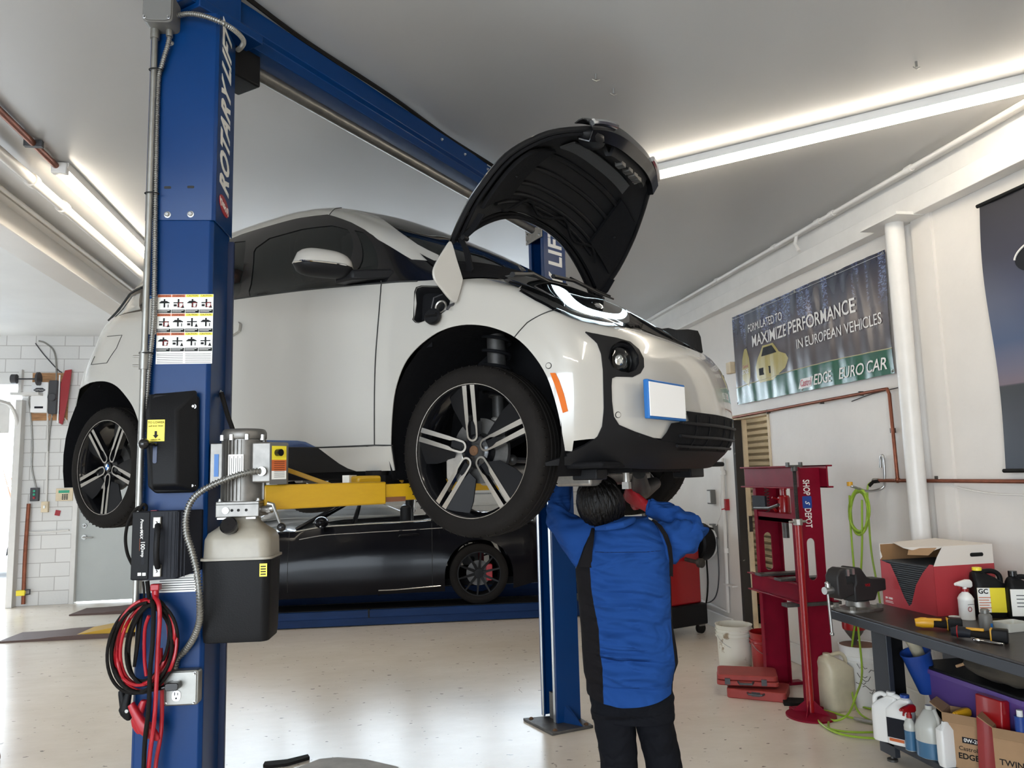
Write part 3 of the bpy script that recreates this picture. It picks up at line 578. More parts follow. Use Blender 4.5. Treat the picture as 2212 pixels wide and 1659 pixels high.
# number-plate cover
pc, u, v = at_px(1424, 868, .03); 
Rp = Matrix.Rotation(-.12, 4, 'Z')
Xp = Matrix.Translation(pc) @ Rp
pl = MB().box((0, 0, 0), (.022, .315, .150)).build('plate_frame', 'plate_blue', car, bevel=.004); pl.matrix_local = Xp
MB().box((.0125, -.003, .0), (.004, .300, .130)).build('plate', 'white_sign', pl)
MB().box((-.03, 0, -.02), (.06, .05, .05)).build('plate_bracket', 'dark', pl)
def L3(x, y, z): return Vector((x, -y, z))     # car coordinates (y towards the viewer) -> the car's local axes
# ---------------------------------------------------------------- wheels
def wheel_mesh(n_ang, rusty):
    """wheel about the Y axis, outer face at -Y"""
    w = .0875
    def ring(prof, n=72): return [[(r*math.sin(2*PI*i/n), y, r*math.cos(2*PI*i/n)) for i in range(n)] for r, y in prof]
    tire = MB().loft(ring([(.268, -.075), (.276, -.084), (.30, -.0885), (.325, -.085), (.341, -.074), (.3485, -.06), (.350, -.035), (.3465, -.033), (.3465, -.027), (.351, -.025), (.351, -.004), (.347, -.003), (.347, .003), (.351, .004), (.351, .025), (.3465, .027), (.3465, .033), (.350, .035), (.3485, .06), (.341, .074), (.325, .085), (.30, .0885), (.268, .08)], 96), caps=False)
    # tread sipes across the shoulders
    for i in range(60):
        a = 2*PI*i/60
        for s in (-1, 1):
            R = Matrix.Rotation(a, 3, 'Y'); tire.box(R @ Vector((0, s*.058, .3445)), (.004, .026, .0085), R=R)
    rim = MB().loft(ring([(.270, -.080), (.2815, -.082), (.2835, -.078), (.2815, -.073), (.268, -.070)], 72) , caps=False)
    barrel = MB().loft(ring([(.268, -.072), (.255, -.05), (.25, .0), (.262, .08), (.27, .082)], 72), caps=False)
    sp = MB(); blade = MB()
    def arc(cx, cy, r, a0, a1, n): return [(cx+r*math.cos(a0+(a1-a0)*i/n), cy+r*math.sin(a0+(a1-a0)*i/n)) for i in range(n+1)]
    for k in range(5):
        th = n_ang+2*PI*k/5
        # twin spoke as a U; local: along = radial outwards, across
        outer = [(.275, .0305), (.12, .0285), (.095, .0275)]+arc(.063, 0, .0265, PI/2, 3*PI/2, 10)+[(.095, -.0275), (.12, -.0285), (.275, -.0305)]
        inner = [(.275, -.0085), (.12, -.012), (.10, -.0185), (.085, -.0190)]+arc(.063, 0, .0185, 3*PI/2, PI/2, 10)+[(.085, .0190), (.10, .0185), (.12, .012), (.275, .0085)]
        poly = outer+inner
        m2 = MB(); tri = fillpoly(MB(), poly, step=.5, grid=False)
        def P(p, y): a, b = p[0], p[1]; return (a*math.cos(th)-b*math.sin(th), y, a*math.sin(th)+b*math.cos(th))
        def depth(a): return -.052-.022*max(0, min(1, (a-.03)/.22))
        o = len(sp.v); sp.cur = 0
        sp.add([P(v, depth(v[0])) for v in tri.v], tri.f); sp.cur = 1
        nn = len(poly); sp.add([P(p, depth(p[0])) for p in poly]+[P(p, depth(p[0])+.028) for p in poly], [(i, (i+1) % nn, nn+(i+1) % nn, nn+i) for i in range(nn)])
        sp.cur = 1
        # black aero blade beside each twin spoke, and the black floor between the two bars
        bl = [(.272, .030), (.12, .028), (.085, .034), (.10, .062), (.18, .105), (.252, .125)]
        blade.add([P(p, depth(p[0])+.004+(.028 if i >= 3 else 0)) for i, p in enumerate(bl)]+[P(p, depth(p[0])+.010+(.028 if i >= 3 else 0)) for i, p in enumerate(bl)], [tuple(range(6)), tuple(range(11, 5, -1))]+[(i, (i+1) % 6, 6+(i+1) % 6, 6+i) for i in range(6)])
        fl_ = [(.274, -.009), (.12, -.013), (.06, -.018), (.045, 0), (.06, .018), (.12, .013), (.274, .009)]
        q = MB()
        blade.add([P(p, depth(p[0])+.018) for p in fl_[1:6]], [(0, 1, 2, 3, 4)])
    hub = MB().loft(ring([(.001, -.046), (.05, -.046), (.066, -.040), (.075, -.02), (.075, .03)], 40), caps=False)
    cap = MB().loft(ring([(.001, -.058 if not rusty else -.052), (.024 if not rusty else .017, -.057 if not rusty else -.051), (.029 if not rusty else .020, -.054 if not rusty else -.050), (.030 if not rusty else .021, -.045)], 32), caps=False)
    return tire, rim, barrel, sp, blade, hub, cap
WH = {}
def wheel(x, side, n_ang, rusty, steer=0):
    key = rusty
    e = bpy.data.objects.new('wheel', None); C.objects.link(e); e.parent = car
    t, r, b, sp, bl, hub, cap = wheel_mesh(n_ang, rusty)
    S = Matrix.Diagonal((1, side, 1, 1)) @ Matrix.Identity(4)
    e.location = L3(x, .7775*side, .26); 
    def mk(m_, nm, mt, par=e):
        if side < 0: m_.v = [Vector((v.x, -v.y, v.z)) for v in m_.v]
        return m_.build(nm, mt, par, smooth=35)
    to = mk(t, 'tire', 'rubber'); ro = mk(r, 'rim_edge', 'machined'); mk(b, 'rim_barrel', 'gloss_black'); mk(sp, 'spokes', ['machined', 'gloss_black']); mk(bl, 'aero_blades', 'satin_black'); mk(hub, 'hub', 'gloss_black')
    c = mk(cap, 'hub_cap', 'rust' if rusty else 'gloss_black')
    if not rusty:
        q = MB(); q.cur = 0
        for i in range(4):
            q.cur = i % 2; a0 = PI/2*i; q.add([(0, -.0595*side, 0)]+[(.018*math.sin(a0+PI/2*j/6), -.0595*side, .018*math.cos(a0+PI/2*j/6)) for j in range(7)], [tuple(range(8))])
        q.build('roundel', ['plate_blue', 'white_sign'], e, smooth=0)
    # brake disc and caliper behind
    MB().loft([[(rr*math.sin(2*PI*i/40), y*side, rr*math.cos(2*PI*i/40)) for i in range(40)] for rr, y in ((.05, .0), (.135, .0), (.135, .02), (.05, .02))]).build('brake_disc', 'dark_metal', e)
    MB().rbox((-.11, .01*side, -.06), (.09, .08, .13), .02, axis=1).build('brake_caliper', 'alu', e, bevel=.006)
    MB().cyl((0, .02*side, 0), (0, .09*side, 0), .045).box((.05, .06*side, .06), (.05, .04, .16)).build('wheel_carrier', 'alu', e, bevel=.01)
    return e
for sd in (1, -1):
    wheel(0, sd, PI/2+.02, sd > 0); wheel(-2.57, sd, -PI/2+.02, False)
# wheel housings and suspension
for s in (1, -1):
    for x0 in (0, -2.57):
        pr = []; n = 18
        for i in range(n+1):
            a = -.35+(PI+.70)*i/n; pr.append((x0+.425*math.cos(a)*(1.0), .31+.475*math.sin(a)))
        rings = [[(x, -y*s, z) for x, z in pr] for y in (.862, .70, .50, .40)]
        cc = [(x0+(x-x0)*.0001, -.40*s, .31) for x, z in pr]
        MB().loft(rings+[cc], closed=False, caps=False).build('wheel_housing', 'rough_black', car, smooth=50)
        MB().cyl(L3(x0-.02, .60*s, .30), L3(x0-.05, .56*s, .78), .026, 14).cyl(L3(x0-.03, .585*s, .5), L3(x0-.05, .56*s, .80), .042, 14).build('shock_absorber', 'dark_metal', car)
        MB().tube([L3(x0-.04+.062*math.cos(a*PI/6), .57*s+.062*math.sin(a*PI/6), .50+a*.0052) for a in range(54)], .0075, 7).build('coil_spring', 'rough_black', car)
        MB().cyl(L3(x0+.02, .70*s, .18), L3(x0-.16, .38*s, .17), .022, 10).cyl(L3(x0+.02, .70*s, .18), L3(x0+.16, .38*s, .17), .022, 10).build('control_arm', 'alu', car)
        MB().cyl(L3(x0+.10, .68*s, .22), L3(x0+.12, .35*s, .21), .012, 8).ball(L3(x0+.10, .69*s, .22), .022).build('tie_rod', 'dark_metal', car)
# underbody
MB().b2((-2.1, -.80, .155), (-.45, .80, .20)).b2((-3.15, -.38, .22), (-2.1, .38, .30)).b2((-.45, -.38, .155), (.5, .38, .23)).b2((.40, -.80, .175), (.56, .80, .20)).build('underbody', 'rough_black', car, bevel=.01)
MB().b2((.12, -.36, .10), (.30, .36, .16)).b2((-.3, -.34, .11), (.12, -.26, .16)).b2((-.3, .26, .11), (.12, .34, .16)).build('subframe', 'alu', car, bevel=.012)
MB().tube([L3(.42, .10, .15), L3(.38, .0, .085), L3(.34, -.12, .07), L3(.36, -.26, .10)], [.03, .045, .05, .03], 12).build('radiator_duct', 'dark_metal', car)
MB().cyl(L3(.44, .30, .17), L3(.44, .30, .10), .015).box(L3(.44, .30, .10), (.03, .03, .03)).build('tow_lug', 'alu', car)
for a__, b__ in (((.36, -.66, .13), (.47, -.56, .175)), ((.36, .52, .12), (.46, .74, .18))): MB().b2(a__, b__).build('air_deflector', 'satin_black', car, bevel=.006)
MB().b2((-.62, -.86, .13), (-.44, -.70, .17)).build('mud_guard', 'rough_black', car)
# rear lower bumper
mb = MB(); patch(mb, [('uv', 13.6, .9), ('uv', 16, .9), ('uv', 16, 0), ('uv', 13.2, 0), (-2.975, .8, .2), (-2.96, .82, .36)], off=.006); cput(mb, 'rear_bumper_cladding', 'satin_black', car, solid=.01)
# ---------------------------------------------------------------- door mirror
for s in (1, -1):
    A, B = Vector((-.59, .90, 1.095)), Vector((-.735, 1.125, 1.10)); ax = (B-A).normalized(); sd = Vector((ax.y, -ax.x, 0)).normalized()
    def ell(z0, z1, k=1.0, name='', mt=''):
        rg = []; n = 20; m = 14
        for j in range(m+1):
            t = j/m; c = A.lerp(B, t); q = math.sqrt(max(0, 1-abs(2*t-1)**3.2)); q = max(q, .02)
            rr = []
            for i in range(n+1):
                a = PI*i/n if z1 > z0 else -PI*i/n
                hz = .080 if z1 > z0 else .052
                x = math.cos(a)*.078*q*k; z = math.sin(a)*hz*q*k*(.9+.1*t)
                p = c+sd*x+Vector((0, 0, z)); rr.append((p.x, -p.y*s, p.z))
            rg.append(rr)
        return MB().loft(rg, closed=False, caps=False)
    mo = ell(0, 1).build('door_mirror', 'carpaint', car, solid=.004)
    ell(0, -1, .97).build('mirror_base', 'satin_black', mo)
    MB().tube([(lambda p: (p.x, -p.y*s, p.z))(A.lerp(B, .18+.8*i/8)+sd*(.080*math.sqrt(max(0, 1-abs(2*(.18+.8*i/8)-1)**3.2)))) for i in range(9)], .0045, 6).build('turn_signal_strip', 'chrome', mo)
    MB().loft([[(x, -y*s, z) for x, y, z in ((-.70, .80, 1.06), (-.42, .80, 1.05), (-.44, .80, 1.10), (-.66, .80, 1.11))], [(x, -y*s, z) for x, y, z in ((-.68, .93, 1.04), (-.56, .94, 1.04), (-.56, .94, 1.085), (-.66, .94, 1.09))]]).build('mirror_arm', 'satin_black', mo, bevel=.01)
# ---------------------------------------------------------------- fuel filler, its pocket, cap and open flap
def plane_px(pts, P0, n):
    P0w = carw(P0); nw = (EX*n[0]+EY*n[1]+Vector((0, 0, n[2]))).normalized(); out = []
    for x, y in pts:
        d = ray(x, y); out.append(CAM+d*((P0w-CAM).dot(nw)/d.dot(nw)))
    return out
CI = car.matrix_world.inverted() if False else frame(CO, EX, -EY, (0, 0, 1)).inverted()
def solidpoly(mb, W, nvec, th):
    """thick plate from a world polygon, in car coordinates"""
    nv = (EX*nvec[0]+EY*nvec[1]+Vector((0, 0, nvec[2]))).normalized()*th; k = len(W)
    mb.add([CI @ p for p in W]+[CI @ (p+nv) for p in W], [tuple(range(k)), tuple(range(2*k-1, k-1, -1))]+[(i, (i+1) % k, k+(i+1) % k, k+i) for i in range(k)]); return mb
FP = crom([(969.4, 523.8, 0), (974, 521, 0), (979, 530, 0), (988, 562, 0), (999, 597, 0), (1000, 607, 0), (994, 632, 0), (988, 650, 0), (983, 652.5, 0), (973, 646, 0), (955, 624, 0), (940.4, 604.4, 0), (936.5, 585, 0), (944, 564.6, 0), (957, 543, 0)], 3, True)
fn = (.95, .3, .05); W = plane_px([(p.x, p.y) for p in FP], (-.03, .90, .97), fn)
fo = solidpoly(MB(), W, fn, -.012).build('fuel_flap', 'carpaint', car, bevel=.003)
MB().tube([CI @ p for p in plane_px([(985, 655), (972, 660), (966, 668)], (-.06, .86, .97), fn)], .006, 6).build('flap_hinge', 'dark', fo)
mb = MB(); o_ = [UV(p) for p in FD]
rings = []
for off, k in ((.004, 1.03), (-.004, .98), (-.02, .94), (-.075, .86)):
    cu_ = sum(a for a, b in o_)/len(o_); cv_ = sum(b for a, b in o_)/len(o_)
    rings.append([(lambda p: (p[0], -p[1], p[2]))(cs(cu_+(a-cu_)*k, cv_+(b-cv_)*k, off*SGN)) for a, b in o_])
fpk = mb.loft(rings, caps=False).add(rings[-1], [tuple(range(len(o_)))]).build('filler_pocket', 'satin_black', car, smooth=50)
c, u, v = at_px(945, 659, -.035); q = nrm(u, v).to_track_quat('Z', 'Y').to_matrix().to_4x4(); X = Matrix.Translation(c) @ q
MB().lathe([(.020, -.03), (.020, .0), (.029, .004), (.032, .010), (.028, .014), (.022, .012), (.020, .0)], 28, X=X, cap=False).build('filler_neck', 'machined', fpk)
c, u, v = at_px(943, 686, .035); q = (nrm(u, v)+Vector((.15, 0, .25))).normalized().to_track_quat('Z', 'Y').to_matrix().to_4x4(); X = Matrix.Translation(c) @ q
fcap = MB().lathe([(.026, -.03), (.034, -.022), (.036, -.004), (.034, .0), (.0005, .002)], 28, X=X, cap=False).add([X @ Vector(p) for p in ((-.026, -.008, 0), (.026, -.008, 0), (.026, .008, 0), (-.026, .008, 0), (-.024, -.004, .014), (.024, -.004, .014), (.024, .004, .014), (-.024, .004, .014))], [(0, 1, 2, 3), (4, 5, 6, 7), (0, 1, 5, 4), (1, 2, 6, 5), (2, 3, 7, 6), (3, 0, 4, 7)]).build('fuel_cap', 'satin_black', car)
MB().tube([c+Vector((0, -.0, .03)), c+Vector((.02, -.01, .07)), c+Vector((.035, .03, .09))], .003, 6).build('cap_strap', 'dark', fcap)
# ---------------------------------------------------------------- the open hood
Ec = crom([(-.17, .74, 1.19), (-.10, .765, 1.27), (-.01, .775, 1.375), (.12, .72, 1.535), (.25, .58, 1.655), (.36, .41, 1.715)], 5)
Cc = crom([(-.135, 0, 1.47), (-.10, 0, 1.53), (-.02, 0, 1.61), (.13, 0, 1.715), (.28, 0, 1.765), (.415, 0, 1.76)], 5)
def hood_pt(t, s, off=0):
    def g(t, s):
        k = t*(len(Ec)-1); i = min(int(k), len(Ec)-2); f = k-i; E_ = Ec[i].lerp(Ec[i+1], f); K = Cc[i].lerp(Cc[i+1], f); w = abs(s)**(2.1+.5*t)
        return Vector((K.x+(E_.x-K.x)*w, E_.y*math.copysign(abs(s)**.93, s) if s else 0, K.z+(E_.z-K.z)*w))
    p = g(t, s)
    if off:
        e = .02; a = g(min(1, t+e), s)-g(max(0, t-e), s); b = g(t, min(1, s+e))-g(t, max(-1, s-e)); n = a.cross(b)
        if n.length > 1e-9:
            n = n.normalized(); n = n if n.z < 0 else -n
            p = p+n*off
    return L3(*p)
nt_, ns_ = 30, 40
def hood_sheet(t0, t1, s0, s1, off, nt=nt_, ns=ns_):
    return MB().loft([[hood_pt(t0+(t1-t0)*i/nt, s0+(s1-s0)*j/ns, off) for j in range(ns+1)] for i in range(nt+1)], closed=False, caps=False)
hood = hood_sheet(0, 1, -1, 1, 0).build('hood', 'gloss_black', car, solid=.004)
hood_sheet(.10, .93, -.95, .95, .030).build('inner_panel', 'satin_black', hood, solid=.004)
def rim_tube(r, off, k=1):
    path = [hood_pt(0, -k+2*k*i/30, off) for i in range(31)]+[hood_pt(i/20, k, off) for i in range(1, 21)]+[hood_pt(1, k-2*k*i/20, off) for i in range(1, 21)]+[hood_pt(1-i/20, -k, off) for i in range(1, 20)]
    return MB().tube(path, r, 8, closed=True)
rim_tube(.013, .010, .985).build('folded_edge', 'satin_black', hood)
rim_tube(.009, .03, .955).build('rubber_seal', 'rough_black', hood)
for t, w in ((.30, .012), (.40, .012), (.50, .012), (.60, .015), (.22, .01)):
    MB().tube([hood_pt(t, -.66+1.32*j/24, .038) for j in range(25)], w, 8).build('rib', 'satin_black', hood)
defm('hood_band', (.045, .045, .047), rough=.5, bump=.2, bscale=200)
hood_sheet(.69, .78, -.52, .55, .046, 4, 24).build('insulation_band', 'hood_band', hood, solid=.01)
for s0, s1 in ((.55, .90), (-.90, -.55)):
    hood_sheet(.28, .66, s0, s1, .050, 8, 8).build('side_pad', 'rough_black', hood, bevel=0, solid=.018)
    MB().ball(hood_pt(.47, (s0+s1)/2, .062), .008).build('clip', 'satin_black', hood)
for t in (.05, .10): MB().tube([hood_pt(t, -.9+1.8*j/30, .018) for j in range(31)], .006, 6).build('rear_bead', 'satin_black', hood)
MB().tube([hood_pt(.2+.07*math.sin(j*.9), -.72+1.3*j/20, .055) for j in range(21)], .008, 6).build('washer_hose', 'rough_black', hood)
# nose of the hood: closed twin grille, chrome edge, latch carrier
kid = MB()
for s0, s1 in ((-.92, -.06), (.06, .92)):
    for a_, b_ in ((.905, .99),): kid.loft([[hood_pt(a_+(b_-a_)*i/4, s0+(s1-s0)*j/14, -.016-.02*math.sin(PI*i/4)) for j in range(15)] for i in range(5)], closed=False, caps=False)
defm('gloss_grille', (.02, .02, .022), rough=.1, coat=1)
ko = kid.build('grille_panel', 'gloss_grille', hood, solid=.006)
MB().loft([[hood_pt(1, -1+2*j/30, -.02)+Vector((.02, 0, 0)) for j in range(31)], [hood_pt(1, -1+2*j/30, .015)+Vector((.035, 0, -.01)) for j in range(31)], [hood_pt(1, -1+2*j/30, .04)+Vector((.01, 0, -.03)) for j in range(31)], [hood_pt(.95, -1+2*j/30, .05) for j in range(31)]], closed=False, caps=False).build('grille_carrier', 'gloss_black', hood, solid=.006)
for s0, s1 in ((-1, -.5), (.55, .98)):
    MB().tube([hood_pt(1, s0+(s1-s0)*j/10, -.008)+Vector((.034, 0, .004)) for j in range(11)], .015, 8).build('chrome_trim', 'chrome', hood)
MB().loft([[hood_pt(.90+.07*i/3, -.62+1.0*j/16, .05+.05*math.sin(PI*i/3)) for j in range(17)] for i in range(4)], closed=False, caps=False).build('latch_carrier', 'satin_black', hood, solid=.02)
MB().ball(hood_pt(.93, .72, .05), (.06, .09, .04)).build('crash_pad', 'satin_black', hood)
for k, sg in enumerate((-.42, -.30, -.15, .02)):
    MB().tube([hood_pt(.90, sg, .09)+Vector((.012*math.cos(a), .012*math.sin(a), -.001*a)) for a in [i*.6 for i in range(26)]], .0025, 6).build('latch_spring', 'alu', hood)
    MB().box(hood_pt(.93, sg+.05, .10), (.04, .05, .03)).build('latch', 'dark_metal', hood, bevel=.004)
# hinge arms
for s in (1, -1):
    arm = MB()
    path = [(-.02, .70, 1.30), (-.07, .705, 1.235), (-.125, .71, 1.20), (-.09, .72, 1.14), (-.07, .725, 1.06), (-.10, .72, 1.00)]
    arm.loft([[L3(p[0]+dx, (p[1]+dy)*s, p[2]+dz) for dx, dy, dz in ((-.016, -.006, .006), (.016, -.006, -.006), (.016, .006, -.006), (-.016, .006, .006))] for p in path])
    arm.build('hood_hinge', 'rough_black', car, bevel=.003)
    MB().cyl(L3(-.10, .70*s, 1.20), L3(-.10, .735*s, 1.20), .011).build('hinge_pin', 'satin_black', car)
# wipers and cowl
MB().loft([[L3(*p) for p in ((-.30+.28*(1-(y/.72)**2), y, 1.085), (-.22+.28*(1-(y/.72)**2), y, 1.095), (-.16+.28*(1-(y/.72)**2), y, 1.04))] for y in [-.70+1.4*i/20 for i in range(21)]], closed=False, caps=False).build('cowl', 'satin_black', car, solid=.006)
for (a, b, c_, d_) in (((1107, 593), (1150, 592), (1190, 612), (1232, 622)), ((1195, 597), (1240, 607), (1290, 632), (1325, 646))):
    Wp = plane_px([a, b, c_, d_], (.06, .1, 1.13), (.75, .0, .66)); P = [CI @ p for p in Wp]
    wo = MB().tube(P, [.012, .009, .007, .005], 6).build('wiper_arm', 'satin_black', car)
    MB().tube([p+Vector((-.02, 0, .02)) for p in P[1:]], .006, 6).build('wiper_blade', 'rough_black', wo)
# black plastics that stand above the nose (open engine bay)
Pn = plane_px([(1395, 712), (1402, 707), (1418, 706), (1432, 710), (1445, 708), (1462, 712), (1488, 711), (1508, 714), (1514, 727), (1519, 762), (1490, 750), (1440, 728)], (.44, -.1, .78), (1, 0, 0))
solidpoly(MB(), Pn, (1, 0, 0), -.10).build('front_carrier', 'rough_black', car, bevel=.004)
# ================================================================ TWO-POST LIFT
LA = 0.6919
LX = Vector((math.cos(LA), -math.sin(LA), 0)); LW = Vector((math.sin(LA), math.cos(LA), 0))
def lp(a, w, z): return LX*a+LW*w+Vector((0, 0, z))
defm('lift_blue', (0.0012, 0.030, 0.125), rough=0.32, var=.05, vscale=3, spec=.22)
defm('lift_blue_dark', (0.003, 0.014, 0.06), rough=0.4)
defm('yellow', (0.56, 0.32, 0.008), rough=0.38, col2=(0.50, 0.28, 0.008), var=.05, vscale=20, stretch=(1, 1, 4))
defm('chipped', (0.18, 0.07, 0.03), rough=.6)
defm('plastic_black', (0.009, 0.009, 0.0095), rough=.45, bump=.08, bscale=200, spec=.12)
defm('charger_grey', (0.014, 0.015, 0.020), rough=.5, spec=.15)
defm('ink', (0.008, 0.008, 0.008), spec=.2, rough=.6)
defm('paper', (0.86, 0.85, 0.80), rough=.45)
defm('orange', (0.55, 0.12, 0.03), rough=.5)
defm('yellow_label', (0.88, 0.72, 0.04), rough=.4)
defm('red', (0.34, 0.005, 0.012), rough=.35)
defm('blue_label', (0.03, 0.16, 0.45), rough=.5)
defm('lettering_white', (0.82, 0.80, 0.76), rough=.5)
defm('cast', (0.20, 0.19, 0.175), rough=.42, metal=.75, var=.15, vscale=25)
defm('tank_plastic', (0.33, 0.30, 0.245), rough=.35, var=.10, vscale=9)
defm('jbox', (0.15, 0.147, 0.138), rough=.5, metal=.2)
lift = thing('two_post_lift', 'blue overhead two-post vehicle lift holding up the white car', 'vehicle lift', (0, 0, 0))
lift.location = lp(-2.507, 3.45, 0); lift.rotation_euler = (0, 0, -LA); bpy.context.view_layer.update()
LI = Matrix.Translation(lift.location) @ Matrix.Rotation(-LA, 4, 'Z'); LIi = LI.inverted()
def child_world(o, mtx, parent_inv):    # place a child by its world matrix under an empty
    o.matrix_local = parent_inv @ mtx; return o
# column frames: near one (its closed back faces the photographer) and far one
AZ1 = math.radians(39.64-34.0); C1X = Vector((math.cos(AZ1), -math.sin(AZ1), 0)); C1Y = Vector((math.sin(AZ1), math.cos(AZ1), 0))
V0 = 2.868
def n1(px, py, v=0): # local (u along the back, v inwards, z) at the depth v behind the back of the near column
    P = hit(C1Y, V0+v, px, py); return Vector((P.dot(C1X), v, P.z))
UR = n1(464, 477, -.006).x; UL = n1(310.5, 477, -.006).x
c1r = n1(458, 600).x; c1l = UL+.012
M1 = frame(C1Y*V0, C1X, C1Y); M1i = M1.inverted()
def col_prof(u0, u1, d, r=.012, lip=.05, t=.012):
    out = [(u0, d), (u0, r), (u0+r, 0), (u1-r, 0), (u1, r), (u1, d), (u1-lip, d), (u1-lip, d-t), (u1-t, d-t), (u1-t, t), (u0+t, t), (u0+t, d-t), (u0+lip, d-t), (u0+lip, d)]
    return out
def prz(mb, poly, z0, z1): k = len(poly); return mb.add([(p[0], p[1], z0) for p in poly]+[(p[0], p[1], z1) for p in poly], [tuple(range(k))[::-1], tuple(range(k, 2*k))]+[(i, (i+1) % k, k+(i+1) % k, k+i) for i in range(k)])
DZ1 = n1(464, 477).z; TOP = n1(465, 30).z
D1 = .215
col = prz(MB(), col_prof(c1l, c1r, D1), .012, TOP-.25)
co1 = col.build('column', 'lift_blue', lift, bevel=.003); child_world(co1, M1, LIi)
sp_ = [(UL, D1+.006), (UL, .004), (UL+.012, -.006), (UR-.012, -.006), (UR, .004), (UR, D1+.006), (UR-.005, D1+.006), (UR-.005, 0), (UL+.005, 0), (UL+.005, D1+.006)]
ext = prz(MB(), sp_, DZ1, TOP); 
ext.build('column_extension', 'lift_blue', co1, bevel=.002)
MB().b2((c1r-.004, D1-.02, .012), (c1r+.022, D1, DZ1-.02)).build('column_flange', 'lift_blue_dark', co1, bevel=.003)
MB().b2((c1l-.06, -.12, 0), (c1r+.1, D1+.1, .014)).build('base_plate', 'dark_metal', co1, bevel=.003)
# carriage inside
MB().b2((c1l+.02, D1-.03, 1.25), (c1r-.02, D1+.07, 2.0)).build('carriage', 'lift_blue_dark', co1, bevel=.006)
# bolts
def bolt(parent, p, r=.010, ax=(0, -1, 0), m='steel', name='bolt'):
    q = Vector(ax).to_track_quat('Z', 'Y').to_matrix().to_4x4(); X = Matrix.Translation(p) @ q
    return MB().lathe([(r*1.5, 0), (r*1.5, .002), (r, .0025), (r, .008), (r*.7, .011), (.0003, .011)], 12, X=X, cap=False).build(name, m, parent, smooth=30)
for px, py in ((362, 464), (412, 463)): bolt(co1, n1(px, py, -.006), .0085)
for px, py in ((362, 405), (412, 404)): MB().rbox(n1(px, py, -.0062), (.026, .001, .010), .004, axis=1).build('slot', 'seam_dark', co1)
bolt(co1, Vector((c1r+.004, .12, n1(482, 843).z)), .010, (1, 0, 0)); bolt(co1, n1(370, 94, -.006), .007)
# lettering on the flank of the extension
def side_x(px, py, off=.001):  # local point on the right flank
    P = hit(C1X, UR+off, px, py); return Vector((UR+off, P.dot(C1Y)-V0, P.z))
zt, zb = side_x(497, 72).z, side_x(489, 432).z
fx = frame((UR+.0015, .105, (zt+zb)/2), (0, 0, 1), (0, -1, 0), (1, 0, 0))
t_ = text('ROTARY LIFT', .150, 'lettering', 'lettering_white', co1, Matrix(), bold=.0048, shear=.32, spacing=1.08)
w_ = max(v.co.x for v in t_.data.vertices)-min(v.co.x for v in t_.data.vertices); t_.data.transform(fx @ Matrix.Diagonal(((zt-zb)/w_, 1.05, 1, 1)))
lg = MB().lathe([(.001, .002), (.055, .002), (.056, 0)], 28, X=Matrix.Translation((UR+.001, .10, side_x(488, 451).z)) @ frame((0, 0, 0), (0, -1, .25), (0, .25, 1), (1, 0, 0)) @ Matrix.Diagonal((1.15, .62, 1, 1)), cap=False).build('badge', 'red', co1)
text('Rotary', .042, 'badge_lettering', 'lettering_white', lg, frame((UR+.0035, .10, side_x(488, 451).z), (0, -1, .25), (0, .25, 1), (1, 0, 0)), shear=.3)
